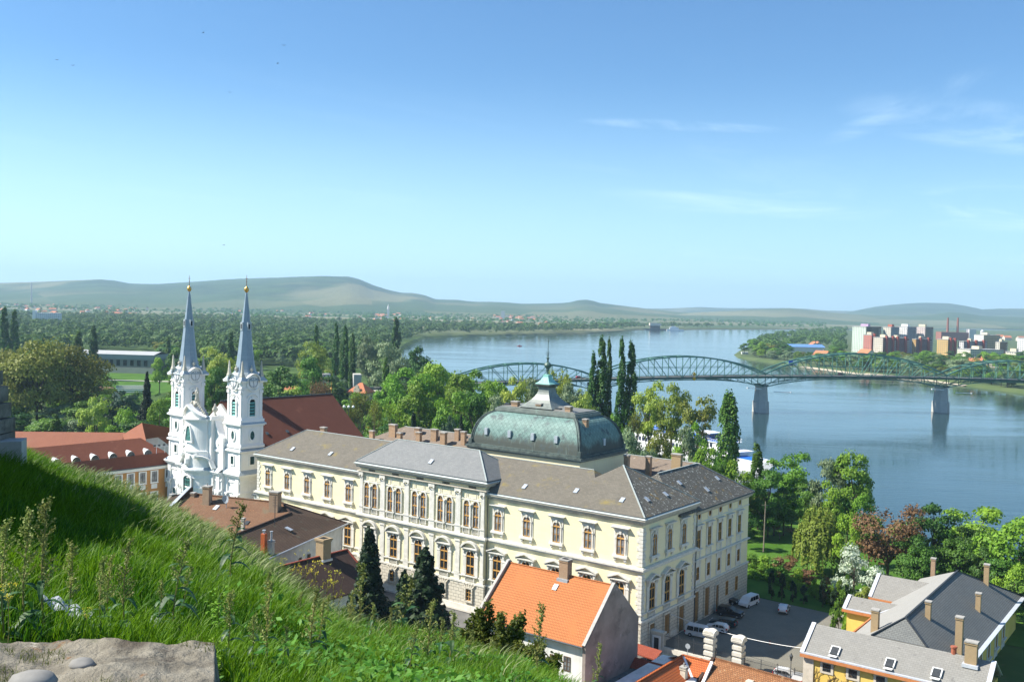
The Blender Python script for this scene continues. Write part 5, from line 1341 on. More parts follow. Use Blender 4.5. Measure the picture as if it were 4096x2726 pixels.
# --- white house with the orange roof
hO = empty('orange_roofed_house', town(0, 0), YA, 'white house with clean orange tile roof and dark bare gable in front of palace', 'house')
b = MB(); b.box(-14.3, 4.5, -23.2, -9.3, 2, 11.9); b.build('wall', WHITEW, hO)
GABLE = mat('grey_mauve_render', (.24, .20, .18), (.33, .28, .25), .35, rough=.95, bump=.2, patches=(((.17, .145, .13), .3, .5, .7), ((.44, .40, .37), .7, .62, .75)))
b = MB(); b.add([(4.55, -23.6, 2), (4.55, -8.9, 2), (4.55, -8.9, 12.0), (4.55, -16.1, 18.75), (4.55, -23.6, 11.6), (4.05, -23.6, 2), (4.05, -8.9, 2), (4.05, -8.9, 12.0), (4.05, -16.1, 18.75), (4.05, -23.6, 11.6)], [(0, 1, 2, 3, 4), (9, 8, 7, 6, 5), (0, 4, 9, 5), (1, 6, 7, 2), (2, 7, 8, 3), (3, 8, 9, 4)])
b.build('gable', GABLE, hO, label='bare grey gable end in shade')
OT = mat('orange_flat_tiles', (.50, .175, .055), (.56, .215, .075), .3, rough=.8, bump=.8, tile=(.26, .42, (.545, .20, .068), (.515, .185, .060), (.19, .055, .02), .045), patches=(((.47, .16, .052), .25, .5, .7),))
b = MB(); gable_roof(b, -14.4, 4.1, -23.9, -8.6, 11.55, 18.5, .2, -16.1); rO = b.build('roof', OT, hO)
b = MB(); b.bar((4.3, -23.8, 11.75), (4.3, -16.1, 18.85), .5, .12); b.bar((4.3, -8.8, 12.1), (4.3, -16.1, 18.85), .5, .12); b.bar((-14.5, -23.9, 11.8), (-14.5, -16.1, 18.8), .45, .5); b.bar((-14.5, -8.6, 11.8), (-14.5, -16.1, 18.8), .45, .5); b.build('verge_coping', mat('cement_coping', (.34, .33, .30), (.42, .40, .37), 2), rO)
b = MB(); b.bar((-14.3, -16.1, 18.55), (4.05, -16.1, 18.55), .25, .12); b.build('ridge_tiles', OT, rO)
b = MB(); b.tube([(-14.4, -24.0, 11.5), (4.3, -24.0, 11.5)], .12, 8); b.tube([(-9, -23.9, 11.4), (-9, -23.3, 10.8), (-9, -23.3, 3)], .07, 6); b.build('gutter', GUTTER, hO)
q = TOWN.hit(2258, 2312, (0, -16.4, 0), (0, 1, 0)); c = chimney(rO, q.x, -16.2, 17.0, 20.9, 1.5, 1.2, BRICK); b = MB(); b.box(q.x - .5, q.x + .5, -16.55, -15.85, 20.9, 20.93); b.build('flue_opening', DARKW, c); b = MB(); b.box(q.x - .95, q.x + .95, -17.1, -15.4, 17.55, 18.05); b.build('chimney_flashing', METAL, c)
q = TOWN.hit(2222, 2348, (0, -16.1, 18.5), (0, -6.95, 7.8)); hatch(rO, tuple(q), .7, 1.0, math.atan2(6.95, 7.8), Q, METAL)
fr = MB(); w_, h_ = 1.15, 2.05
band(fr, [(-w_ / 2, 0), (w_ / 2, 0), (w_ / 2, h_), (-w_ / 2, h_)], [(-w_ / 2 + .11, .11), (w_ / 2 - .11, .11), (w_ / 2 - .11, h_ - .11), (-w_ / 2 + .11, h_ - .11)], -.08, .02)
fr.box(-.06, .06, -.09, 0, .1, h_ - .1)
for z in (.7, 1.32): fr.box(-w_ / 2 + .1, w_ / 2 - .1, -.08, 0, z - .04, z + .04)
pn = MB(); pn.box(-w_ / 2 + .05, w_ / 2 - .05, -.04, .01, .05, h_ - .05)
OW = meshes(('window', fr, mat('brown_window_frame', (.09, .06, .04))), ('pane', pn, CURTAIN))
for px, py in ((2213, 2645), (2268, 2653), (2130, 2632)):
    q = TOWN.hit(px, py, (0, -23.2, 0), (0, 1, 0)); put_window(hO, q.x, -23.2, 0, OW[0], OW[1], None, z=q.z - 1.0)
# --- L-shaped and tile roofs at the bottom of the view
hL = empty('corner_house', town(0, 0), YA, 'low house with bright orange corner roof and white valley gutter', 'house')
OT2 = mat('bright_orange_tiles', (.50, .13, .035), (.57, .165, .05), .4, rough=.8, bump=.9, tile=(.26, .36, (.55, .155, .045), (.50, .13, .036), (.20, .045, .014), .05))
b = MB(); b.box(7.0, 15.6, -22, -5.5, 2, 6.2); b.box(7.0, 12, -34, -21, 2, 6.2); b.build('wall', WHITEW, hL)
b = MB(); b.quad((11.9, -34, 8.1), (11.9, -8.7, 8.1), (6.4, -5, 4.4), (6.4, -34, 4.4)); b.quad((11.9, -34, 8.1), (15.9, -34, 5.2), (15.9, -12.3, 5.2), (11.9, -8.7, 8.1)); b.quad((11.9, -8.7, 8.1), (15.9, -12.3, 5.2), (16.4, -12.3, 5.2), (16.4, -8.7, 8.1)); b.quad((16.4, -8.7, 8.1), (16.4, -5.0, 5.3), (6.4, -5.0, 5.3), (11.9, -8.7, 8.1))
rL = b.build('roof', OT2, hL)
b = MB(); b.bar((11.9, -8.7, 8.16), (15.9, -12.3, 5.28), .34, .06); b.bar((16.45, -8.7, 8.2), (16.45, -12.4, 5.3), .4, .3); b.build('valley_gutter', WPAINT, rL); b = MB(); b.bar((11.9, -34, 8.18), (11.9, -8.7, 8.18), .3, .15); b.bar((11.9, -8.7, 8.18), (16.4, -8.7, 8.18), .3, .15); b.build('ridge_tiles', OT2, rL)
q = TOWN.hit(2735, 2705, (13, -17, 7.2), (.6, 0, .8)); chimney(rL, q.x, q.y, q.z - 1, q.z + 1.5, .8, .8, mat('pale_render', (.5, .45, .36)), True)
hT = empty('tiled_house', town(0, 0), YA - math.radians(4), 'low house with mottled orange-brown tile roof below the gate', 'house')
MT = mat('mottled_tiles', (.30, .13, .055), (.42, .20, .09), 1.1, rough=.9, bump=.9, tile=(.26, .32, (.40, .185, .08), (.27, .115, .05), (.09, .04, .02), .05), patches=(((.46, .30, .16), 2.2, .6, .7), ((.20, .13, .08), 1.3, .6, .72)))
FT_ = Frame(CORNER, YA - math.radians(4)); e0 = FT_.l(town(16.3, -7.2)); e1 = FT_.l(town(33, -10.2))
b = MB(); b.box(e0.x, e0.x + 20, e0.y - 6, e0.y + 4, 2, 5.2); b.build('wall', WHITEW, hT)
b = MB(); gable_roof(b, e0.x - .2, e0.x + 20, e0.y - 7, e0.y + 4.6, 4.6, 8.2, .2, e0.y); rT = b.build('roof', MT, hT)
b = MB(); b.bar((e0.x - .3, e0.y, 8.3), (e0.x - .3, e0.y - 7, 4.75), .45, .3); b.build('verge_tiles', UMBT, rT)
b = MB(); b.bar((e0.x, e0.y, 8.28), (e0.x + 20, e0.y, 8.28), .3, .18); b.build('ridge_tiles', MT, rT)
b = MB(); b.bx((e0.x + 6.5, e0.y - 2.2, 6.6), (.9, .9, .8)); b.build('roof_vent', mat('pale_render', (.5, .45, .36)), rT)
hS = empty('garage', town(0, 0), YA, 'flat dark garage with a red tiled edge beside the bare gable', 'garage')
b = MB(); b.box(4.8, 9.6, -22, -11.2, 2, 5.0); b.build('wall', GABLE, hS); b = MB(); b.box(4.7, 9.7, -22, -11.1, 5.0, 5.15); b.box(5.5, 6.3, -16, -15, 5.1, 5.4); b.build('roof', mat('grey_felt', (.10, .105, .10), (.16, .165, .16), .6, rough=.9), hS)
b = MB(); b.add([(4.6, -11.3, 5.3), (9.8, -11.3, 5.3), (9.8, -9.7, 6.4), (4.6, -9.7, 6.4), (4.6, -9.0, 5.6), (9.8, -9.0, 5.6)], [(0, 1, 2, 3), (3, 2, 5, 4), (1, 5, 2), (0, 3, 4)]); b.build('tiled_edge', RIDGET, hS)
# --- yellow house
hY = empty('yellow_house', town(0, 0), YA, 'yellow house with grey slate roofs, orange eaves and many tall chimneys', 'house')
YEL = mat('yellow_stucco', (.66, .46, .10), (.72, .52, .14), .5, rough=.9, streak=((.48, .34, .10), .35))
GSL = mat('grey_fibre_slates', (.20, .195, .175), (.25, .245, .225), .4, rough=.8, spec=.3, bump=.4, tile=(.62, .36, (.25, .243, .222), (.215, .208, .19), (.12, .115, .105), .018), patches=(((.155, .15, .14), 1.1, .63, .66), ((.46, .46, .43), .85, .735, .745)))
GSL2 = mat('pale_fibre_slates', (.26, .255, .235), (.30, .295, .275), .5, rough=.8, spec=.3, bump=.2, tile=(.62, .36, (.30, .295, .272), (.275, .27, .25), (.2, .195, .18), .012))
GSL3 = mat('dark_lined_slates', (.13, .135, .13), (.17, .175, .165), .4, rough=.8, spec=.3, bump=.5, tile=(.62, .30, (.17, .175, .165), (.14, .145, .138), (.055, .057, .055), .03), patches=(((.5, .5, .47), .8, .74, .75),))
FASC = mat('orange_fascia', (.46, .17, .06), (.52, .21, .08), 2, rough=.6)
b = MB(); b.box(26, 50, 1.9, 10.4, 2, 8.7); b.box(29.3, 45, 10, 55, 2, 8.7); b.box(24, 30, 27.2, 31.6, 2, 8.8); b.box(25.3, 30, 37.2, 45.5, 2, 8.8)
b.add([(26, 1.9, 8.7), (26, 10.4, 8.7), (26, 6.2, 11.7), (26.3, 1.9, 8.7), (26.3, 10.4, 8.7), (26.3, 6.2, 11.7)], [(0, 2, 1), (3, 4, 5)]); b.build('wall', YEL, hY)
b = MB(); gable_roof(b, 25.6, 50.3, 1.45, 10.9, 8.9, 12.05, .15, 6.25); r1 = b.build('roof', GSL, hY)
b = MB(); b.quad((29.0, 12.5, 8.95), (34, 6.6, 12.0), (37.8, 9.7, 14.6), (37.8, 42, 14.8), (28.6, 55.5, 8.95)); r2 = b.build('roof', GSL2, hY, label='pale grey slope of the main roof', fix=False)
b = MB(); b.quad((45.8, 55.8, 9.0), (37.8, 42, 14.8), (37.8, 9.7, 14.6), (41.6, 6.6, 12.0), (45.8, 11.2, 9.0)); b.quad((37.8, 9.7, 14.6), (34, 6.6, 12.0), (41.6, 6.6, 12.0)); b.quad((45.8, 55.8, 9.0), (28.6, 55.5, 8.95), (37.8, 42, 14.8)); r3 = b.build('roof', GSL3, hY, label='dark lined slope of the main roof', fix=False)
b = MB(); gable_roof(b, 23.5, 33.5, 26.75, 32.3, 9.0, 10.6, .15, 29.6); gable_roof(b, 24.8, 35, 36.6, 46.4, 9.0, 12.0, .15, 41.6); r4 = b.build('roof', GSL, hY)
b = MB(); b.box(25.55, 50.4, 1.2, 1.45, 8.45, 8.85); b.box(23.45, 29.2, 26.5, 26.76, 8.55, 8.95); b.box(24.75, 29, 36.4, 36.62, 8.55, 8.95); b.box(28.4, 28.65, 12.6, 26.6, 8.5, 8.9); b.box(23.3, 23.55, 26.6, 32.3, 8.55, 8.9); b.box(45.8, 46.0, 11, 55.8, 8.6, 8.95); b.build('orange_fascia', FASC, hY)
ZNC = mat('bright_zinc', (.52, .55, .60), (.6, .63, .68), 1.5, rough=.35, spec=.5, metal=.2)
b = MB()
for y0, z0, y1, z1, x in ((1.4, 9.05, 6.25, 12.2, 25.75), (26.7, 9.12, 29.6, 10.75, 23.65), (36.6, 9.12, 41.6, 12.15, 24.95), (10.9, 9.05, 6.25, 12.2, 25.75), (32.3, 9.1, 29.6, 10.75, 23.65), (46.4, 9.1, 41.6, 12.15, 24.95), (1.4, 9.05, 6.25, 12.2, 50.2), (10.9, 9.05, 6.25, 12.2, 50.2)): b.bar((x, y0, z0), (x, y1, z1), .6, .08)
b.box(25.6, 50.3, 1.3, 1.75, 8.9, 9.1); b.box(23.5, 29, 26.6, 27.0, 9.0, 9.15); b.bar((46.0, 11.2, 9.0), (46.0, 55.8, 9.0), .8, .12)
b.bar((29.2, 27.3, 9.3), (32.3, 29.6, 10.75), .3, .06); b.bar((29.0, 37.6, 9.3), (34, 41.6, 12.1), .3, .06)
b.build('zinc_verge', ZNC, hY)
b = MB(); b.bar((37.8, 9.7, 14.7), (37.8, 42, 14.9), .28, .14); b.bar((34, 6.4, 12.1), (37.8, 9.7, 14.7), .26, .12); b.bar((41.6, 6.4, 12.1), (37.8, 9.7, 14.7), .26, .12); b.bar((45.8, 55.8, 9.05), (37.8, 42, 14.9), .26, .12); b.build('ridge_cap', DARKM, hY)
nR = (5.8, 0, 8.); PR = (37.8, 20, 14.7); nL = (-5.8, 0, 9.)
for px, py, P_, n_, w_, h_, par in ((3500, 2514, PR, nL, 1.0, 3.0, r2), (3712, 2470, PR, nR, .75, 2.6, r3), (3912, 2442, PR, nR, .75, 3.0, r3), (3945, 2336, PR, nR, .8, 3.6, r3), (3732, 2298, PR, nL, .75, 3.2, r2), (3834, 2612, PR, nR, .95, 5.4, r3)):
    chim_px(TOWN, par, px, py, P_, n_, w_, w_ * .9, h_, BRICKY if px != 3732 else BRICK, False, 1.0)
q = TOWN.hit(3884, 2655, (0, 5.4, 11.4), (0, -3.15, 4.8)); c = chimney(r1, q.x, q.y, q.z - 1, q.z + 3.2, 1.5, 1.0, BRICKY); b = MB(); b.box(q.x - 1, q.x + 1, q.y - .9, q.y + .7, q.z - .3, q.z + .15); b.build('chimney_flashing', ZNC, c)
q = TOWN.hit(3815, 2608, (0, 5.6, 11.6), (0, -3.15, 4.8)); b = MB(); b.tube([(q.x, q.y, q.z - .5), (q.x, q.y, q.z + .7)], .35, 10); b.tube([(q.x, q.y, q.z + .7), (q.x, q.y, q.z + .9)], .45, 10); b.build('clay_pot', mat('clay', (.30, .09, .05), (.36, .12, .07), 2), r1)
for px, py in ((3340, 2606), (3560, 2655), (3747, 2694)):
    q = TOWN.hit(px, py, (0, 3.4, 10.2), (0, -3.15, 4.8)); h_ = hatch(r1, (q.x, q.y, q.z + .12), 1.1, 1.3, math.atan2(3.15, 4.8), Q, DARKM); b = MB()
    for i in (-1, 1): b.bar((q.x + i * .6, q.y - .6, q.z - .15), (q.x + i * .6, q.y + .6, q.z + .62), .14, .22)
    b.bar((q.x - .65, q.y + .55, q.z + .62), (q.x + .65, q.y + .55, q.z + .62), .14, .2); b.bar((q.x - .6, q.y - .95, q.z - .3), (q.x + .6, q.y - .95, q.z - .3), .7, .06); b.build('skylight_frame', WPAINT, h_)
fr, pn = rectwin(1.2, 1.2, 2)
su = MB(); band(su, [(-.95, -.3), (.95, -.3), (.95, 1.5), (-.95, 1.5)], [(-.6, 0), (.6, 0), (.6, 1.2), (-.6, 1.2)], -.1, .02)
YW = meshes(('window', fr, DARKM), ('pane', pn, GLASS), ('window_surround', su, mat('pale_render', (.5, .45, .36))))
b = MB(); b.box(25.9, 27.4, 1.75, 2.2, 2, 8.5); b.build('corner_stone', mat('pale_render', (.5, .45, .36)), hY)
for s_ in (29.3, 33.0, 36.8, 40.6): put_window(hY, s_, 1.9, 0, *YW, z=6.9)
for t_ in (15, 20, 25, 31, 37, 43): put_window(hY, 45, t_, Q, *S2, z=4.6)
# vine on the yellow front
b = MB()
for k in range(46):
    x = random.uniform(27.6, 41); z = 3.0; pts = [(x, 1.84, z)]
    for j in range(random.randint(5, 9)):
        x += random.uniform(-.45, .5); z += random.uniform(.2, .85); pts.append((x, 1.83, min(z, 8.3)))
    b.tube(pts, .035, 3)
vine = b.build('bare_vine', mat('vine_stem', (.12, .075, .04), (.17, .11, .06), 4), label='leafless vine climbing the front of the yellow house', cat='vine', loc=CORNER, rz=YA)
# small corner tower roof, far left school wings
hW = empty('school_wing', (0, 0, 0), 0, 'low school wing with long faded red tile roof behind the mansard', 'building')
b = MB(); q0, q1 = atz(40, 1724, 23.5), atz(500, 1729, 23.5); dv = (q1 - q0).normalized(); nv = Vector((dv.y, -dv.x, 0)); e0, e1 = q0 + nv * 9 - dv * 20, q1 + nv * 9; e0.z = e1.z = 17.5; f0, f1 = q0 - nv * 9 - dv * 20, q1 - nv * 9; f0.z = f1.z = 17.5; q0 = q0 - dv * 20
b.quad(e0, e1, q1, q0); b.quad(f1, f0, q0, q1); b.build('roof', REDL, hW); b = MB(); u0, u1 = e0 - nv * .5, e1 - nv * .5; b.quad(Vector((u0.x, u0.y, 3)), Vector((u1.x, u1.y, 3)), Vector((u1.x, u1.y, 17.5)), Vector((u0.x, u0.y, 17.5))); b.build('wall', REDT, hW)
hP = empty('school_corner_block', (0, 0, 0), 0, 'corner block with steep hipped red roof behind the school', 'building')
b = MB(); ap = atz(568, 1690, 26.5); A1, A2, A3 = atz(428, 1776, 20.2), atz(632, 1748, 20.8), atz(690, 1790, 17); b1_ = ap + (ap - (A1 + A2) / 2) * .9; b1_.z = 19
b.quad(A1, A2, ap); b.quad(A2, A3, Vector((A3.x + 6, A3.y + 14, 19)), ap); b.quad(A1, ap, b1_); b.build('roof', REDL, hP, fix=False)
b = MB(); lo = [Vector((v_.x, v_.y, 3)) for v_ in (A1, A2, A3)]; b.quad(lo[0], lo[1], A2, A1); b.quad(lo[1], lo[2], A3, A2); b.build('wall', CHG, hP, fix=False)
# ================================================================ gate, fence, cars, lamps
GATE = mat('gate_stone', (.56, .53, .45), (.66, .63, .55), 1.5, rough=.9, bump=.25, streak=((.36, .34, .29), .4))
def gate_pier(s_, t_, label):
    r = empty('gate_pier', town(s_, t_), YA, label, 'gate pier', 'banded stone piers of the courtyard gate')
    b = MB(); b.box(-.8, .8, -.8, .8, 2.6, 3.7)
    z = 3.7; k = 0
    while z < 7.4:
        o = .78 if k % 2 == 0 else .62; b.box(-o, o, -o, o, z, z + (.55 if k % 2 == 0 else .42)); z += .55 if k % 2 == 0 else .42; k += 1
    b.box(-.66, .66, -.66, .66, z, 7.9); b.build('shaft', GATE, r)
    b = MB(); b.box(-.9, .9, -.9, .9, 7.75, 7.95); pts = [(.95 * math.cos(math.pi * k / 10), 7.95 + .62 * math.sin(math.pi * k / 10)) for k in range(11)]
    b.prism(pts, -.92, .92); n0 = len(b.v); b.prism(pts, -.925, .925); b.v[n0:] = [(-y, x, z) for x, y, z in b.v[n0:]]; b.build('cap', GATE, r)
gate_pier(10.6, 3.3, 'banded stone gate pier nearer the palace corner'); gate_pier(15.3, 3.3, 'banded stone gate pier nearer the yellow house')
IRON = mat('wrought_iron', (.035, .04, .045), (.06, .065, .07), 3, rough=.55)
def iron_fence(name, s0, s1, t_, z0, z1, label, base=None, cat='fence'):
    r = empty(name, town(s0, t_), YA, label, cat); L = s1 - s0
    b = MB(); n = int(L / .16)
    for k in range(n + 1): x = L * k / n; b.bar((x, 0, z0), (x, 0, z1 + (.12 if k % 2 else 0)), .035)
    for z in (z0 + .15, z1 - .35): b.bar((0, 0, z), (L, 0, z), .05)
    for k in range(int(L / 2.6) + 1): b.bar((min(L, k * 2.6), 0, z0 - .2), (min(L, k * 2.6), 0, z1 + .3), .09)
    b.build('railings', IRON, r)
    if base: b = MB(); b.box(0, L, -.25, .25, 2.6, base); b.build('stone_base', GATE, r)
    return r
iron_fence('iron_fence', 2.6, 9.7, 3.2, 4.1, 6.2, 'black iron railing on a stone base between doorway and gate', 4.1)
iron_fence('iron_gate', 11.5, 14.5, 3.4, 3.3, 5.6, 'black iron gate leaf between the two stone piers', None, 'gate')
iron_fence('iron_fence', 16.2, 25.4, 3.6, 3.4, 5.4, 'low iron railing from gate pier to yellow house', 3.5)
iron_fence('iron_fence', 18.5, 24.2, 40.5, 3.9, 5.8, 'iron railing at the shaded lawn beside yellow house', 3.9)
r = empty('gate_doorway', town(1.55, 2.9), YA, 'small white-framed doorway in a stone wall at the palace corner', 'doorway')
b = MB(); b.box(-1.5, 1.1, 0, .9, 2.6, 6.1); b.box(-1.3, 1.2, -.15, 1.0, 6.1, 6.4); b.build('wall', GATE, r)
b = MB(); band(b, [(-.85, 2.8), (.65, 2.8), (.65, 5.7), (-.85, 5.7)], [(-.55, 2.7), (.35, 2.7), (.35, 5.4), (-.55, 5.4)], -.12, .02); b.build('door_frame', WPAINT, r); b = MB(); b.box(-.56, .36, -.03, .02, 2.8, 5.42); b.build('door', DARKM, r)
b = MB(); b.add([(0, 0, 4.6), (5.2, 0, 4.3), (5.2, 2.2, 5.1), (0, 2.2, 5.3)], [(0, 1, 2, 3)]); b.add([(0, 0, 4.4), (5.2, 0, 4.1), (5.2, 0, 4.3), (0, 0, 4.6)], [(0, 1, 2, 3)])
for x in (.1, 5.1): b.bar((x, .1, 3), (x, .1, 4.5), .1)
b.build('red_tile_canopy', RIDGET, label='small red tiled canopy beside the parked dark van', cat='canopy', loc=town(-.5, -3.5), rz=YA, fix=False)
def lamp(s_, t_, label, h=4.2):
    r = empty('street_lamp', town(s_, t_), YA, label, 'street lamp')
    b = MB(); b.lathe([(.16, 3), (.16, 3.5), (.07, 3.7), (.05, 3 + h)], 8); b.build('post', IRON, r)
    b = MB(); b.lathe([(.12, 3 + h), (.26, 3.65 + h), (.3, 3.7 + h), (.08, 4.0 + h), (.03, 4.2 + h)], 6); b.build('lantern', IRON, r); return r
lamp(24.0, 2.0, 'black lantern post at the corner of yellow house'); lamp(3.0, -8.9, 'black lantern post by the bare gable'); 
b = MB(); b.bar((0, 0, 3), (0, 0, 5.4), .07); n = 16; b.prism([(.42 * math.cos(2 * math.pi * k / n), 5.7 + .42 * math.sin(2 * math.pi * k / n)) for k in range(n)], -.03, .03); b.build('round_sign', METAL, label='back of a round grey road sign in front of stone fence', cat='road sign', loc=town(7.6, 1.6), rz=YA)
b = MB(); b.tube([(0, 0, 3), (.1, 0, 14)], [.16, .1], 8); b.bar((-.7, 0, 13.2), (.7, 0, 13.2), .1); b.build('utility_pole', mat('weathered_pole', (.20, .17, .13), (.26, .22, .17), 3), label='grey utility pole among the trees right of palace', cat='utility pole', loc=atz(3052, 2260, 3.1))
b = MB(); p0, p1 = town(.3, 10, 7.2), town(25.6, 6, 8.2); pts = []
for k in range(21): u_ = k / 20; p = p0.lerp(p1, u_); pts.append((p.x, p.y, p.z - 3.2 * u_ * (1 - u_)))
b.tube(pts, .05, 5); b.build('overhead_cable', WPAINT, label='pale cable sagging over the shaded courtyard', cat='cable')
# ---- cars
TYRE = mat('tyre', (.012, .012, .012), (.02, .02, .02), 5, rough=.85); RIM = mat('alloy_rim', (.35, .36, .37), (.45, .46, .47), 5, rough=.35, metal=.6)
CARG = mat('car_glass', (.012, .016, .022), (.02, .026, .034), 1, rough=.06, spec=.7); REDL_ = mat('tail_lamp_red', (.40, .01, .01), (.5, .02, .02), 3, rough=.3); HEADL = mat('headlamp_glass', (.6, .62, .64), (.7, .72, .74), 3, rough=.15)
def paint(n, c): return mat(n, c, tuple(min(1, q * 1.08) for q in c), 1, rough=.28, spec=.6)
STY = {  # side profile as (x, belt z, roof z); front is +x
 'van': dict(L=4.9, W=1.9, H=1.95, prof=[(-2.4, .45), (-2.42, 1.0), (-2.3, 1.85), (-2.1, 1.95), (.7, 1.95), (1.0, 1.85), (1.75, 1.12), (2.4, .95), (2.45, .5), (2.3, .3), (-2.3, .3)], belt=1.08, win=[(-2.22, 1.1, -2.14, 1.75), (.75, 1.75, 1.5, 1.1)], wx=(1.55, -1.5)),
 'hatch': dict(L=3.9, W=1.7, H=1.48, prof=[(-1.9, .4), (-1.95, .85), (-1.75, 1.1), (-1.45, 1.42), (-1.2, 1.48), (.1, 1.48), (.35, 1.42), (1.05, .98), (1.8, .82), (1.95, .5), (1.8, .25), (-1.8, .25)], belt=.92, win=[(-1.75, .95, -1.4, 1.36), (.25, 1.36, .95, .97)], wx=(1.25, -1.2)),
 'wagon': dict(L=4.6, W=1.75, H=1.45, prof=[(-2.25, .4), (-2.3, .85), (-2.15, 1.0), (-1.95, 1.4), (-1.7, 1.45), (0, 1.45), (.25, 1.4), (1.0, .95), (2.1, .8), (2.3, .5), (2.15, .25), (-2.15, .25)], belt=.9, win=[(-2.12, .95, -1.92, 1.34), (.15, 1.34, .9, .95)], wx=(1.5, -1.35)),
 'suv': dict(L=4.7, W=1.85, H=1.75, prof=[(-2.3, .5), (-2.35, 1.0), (-2.25, 1.2), (-2.1, 1.65), (-1.9, 1.75), (.1, 1.75), (.35, 1.68), (.95, 1.2), (2.2, 1.02), (2.35, .6), (2.2, .35), (-2.2, .35)], belt=1.1, win=[(-2.22, 1.15, -2.06, 1.6), (.25, 1.62, .9, 1.18)], wx=(1.5, -1.45)),
}
def car(kind, paintm, loc, rz, label, cat='car', group=None):
    S_ = STY[kind]; W = S_['W'] / 2; H = S_['H']
    r = empty({'van': 'parked_van', 'suv': 'parked_van'}.get(kind, 'parked_car'), loc, rz, label, cat, group)
    def wid(z): return W * (1.0 if z <= S_['belt'] else 1 - .17 * (z - S_['belt']) / (H - S_['belt'])) * (.93 if z < .35 else 1)
    b = MB(); pr = S_['prof']; n = len(pr)
    vs = [(x, -wid(z) * (.9 if abs(x) > S_['L'] / 2 - .12 else 1), z) for x, z in pr] + [(x, wid(z) * (.9 if abs(x) > S_['L'] / 2 - .12 else 1), z) for x, z in pr]
    b.add(vs, [(i, (i + 1) % n, (i + 1) % n + n, i + n) for i in range(n)] + [tuple(range(n)), tuple(range(2 * n - 1, n - 1, -1))])
    b.build('body', paintm, r)
    zb, zt = S_['belt'] + .05, H - .14
    xr0, xr1 = S_['win'][0][0] + .12, S_['win'][0][2] + .15; xf0, xf1 = S_['win'][1][2] - .12, S_['win'][1][0] - .05
    for sg in (-1, 1):
        b = MB(); cut = [xr0, -.85 if kind != 'hatch' else -.55, .05, xf0]; tops = [xr1, cut[1], .05, xf1]
        for a in range(3):
            g = .05; b.quad((cut[a] + g, sg * (wid(zb) + .012), zb), (cut[a + 1] - g, sg * (wid(zb) + .012), zb), (tops[a + 1] - g, sg * (wid(zt) + .012), zt), (tops[a] + g, sg * (wid(zt) + .012), zt))
        b.build('side_window', CARG, r, fix=False)
    for k, nm in ((1, 'windscreen'), (0, 'rear_window')):
        x0, z0, x1, z1 = S_['win'][k] if k == 0 else (S_['win'][1][2], S_['win'][1][3], S_['win'][1][0], S_['win'][1][1])
        o = .05 if k else -.05; b = MB(); b.quad((x0 + o, -wid(z0) * .9, z0 + .02), (x0 + o, wid(z0) * .9, z0 + .02), (x1 + o, wid(z1) * .9, z1 + .02), (x1 + o, -wid(z1) * .9, z1 + .02)); b.build(nm, CARG, r, fix=False)
    for x in S_['wx']:
        for sg in (-1, 1):
            b = MB(); b.lathe([(.2, -.1), (.31, -.1), (.33, -.05), (.33, .05), (.31, .1), (.2, .1)], 14); b.v = [(x + p, sg * (W - .1) + q, .33 + s2) for p, s2, q in b.v]; w_ = b.build('wheel', TYRE, r)
            b = MB(); b.lathe([(.05, -.11), (.2, -.105), (.2, .105), (.05, .11)], 10); b.v = [(x + p, sg * (W - .1) + q, .33 + s2) for p, s2, q in b.v]; b.build('rim', RIM, w_)
    for sg in (-1, 1):
        b = MB(); b.box(S_['L'] / 2 - .2, S_['L'] / 2 + .01, sg * (W - .3) - .2, sg * (W - .3) + .2, .6, .78); b.build('headlight', HEADL, r)
        b = MB(); b.box(-S_['L'] / 2 - .02, -S_['L'] / 2 + .15, sg * (W - .16) - .1, sg * (W - .16) + .1, .68, 1.0); b.build('tail_light', REDL_, r)
        b = MB(); b.bx((S_['win'][1][2] - .2, sg * (W + .1), S_['belt'] + .02), (.12, .22, .16)); b.build('wing_mirror', paintm, r)
    b = MB()
    for e in (-1, 1): b.box(e * S_['L'] / 2 - .06, e * S_['L'] / 2 + .06, -W * .82, W * .82, .32, .5)
    b.build('bumper', DARKM, r)
    return r
WP = paint('white_car_paint', (.66, .67, .68)); BKP = paint('black_car_paint', (.012, .013, .015)); TEALP = paint('dark_teal_car_paint', (.02, .055, .07)); GRP = paint('dark_grey_van_paint', (.03, .04, .045)); SVP = paint('silver_car_paint', (.34, .35, .36))
def gpx(px, py, z=3.2): p = atz(px, py, z); return p
A_ = YA
car('van', WP, gpx(2995, 2420), A_ - math.radians(96), 'white passenger van facing the camera at the back of the shaded yard', 'van')
car('hatch', WP, gpx(3135, 2445), A_ + math.radians(104), 'white hatchback seen from behind in the middle of the yard', 'car')
car('van', WP, gpx(2800, 2545), A_ + math.radians(6), 'white van parked sideways behind the gate pier', 'van')
car('hatch', WP, gpx(2868, 2522), A_ + math.radians(185), 'white hatchback tucked between the white van and the teal estate', 'car')
car('wagon', TEALP, gpx(2893, 2500), A_ + math.radians(186), 'dark teal estate car in the shaded yard', 'car')
car('suv', BKP, gpx(2920, 2462), A_ + math.radians(6), 'black car in the shaded yard behind the teal estate', 'car')
car('wagon', BKP, gpx(2905, 2408), A_ + math.radians(4), 'black car at the far corner against the palace wall', 'car')
car('suv', GRP, town(5.2, -2.0, 3.1), A_ + math.radians(186), 'dark grey van beside the red canopy below the stone fence', 'van')
car('hatch', WP, gpx(3145, 2712), A_ + math.radians(10), 'white car in the sunlit street below the low railing', 'car')
car('hatch', SVP, town(22.8, 28.8, 3.2), A_ + math.radians(80), 'silver car half hidden beside the yellow wing', 'car')
car('hatch', SVP, town(24.4, 4.9, 3.2), A_ + math.radians(95), 'dark silver car at the corner of yellow house', 'car')
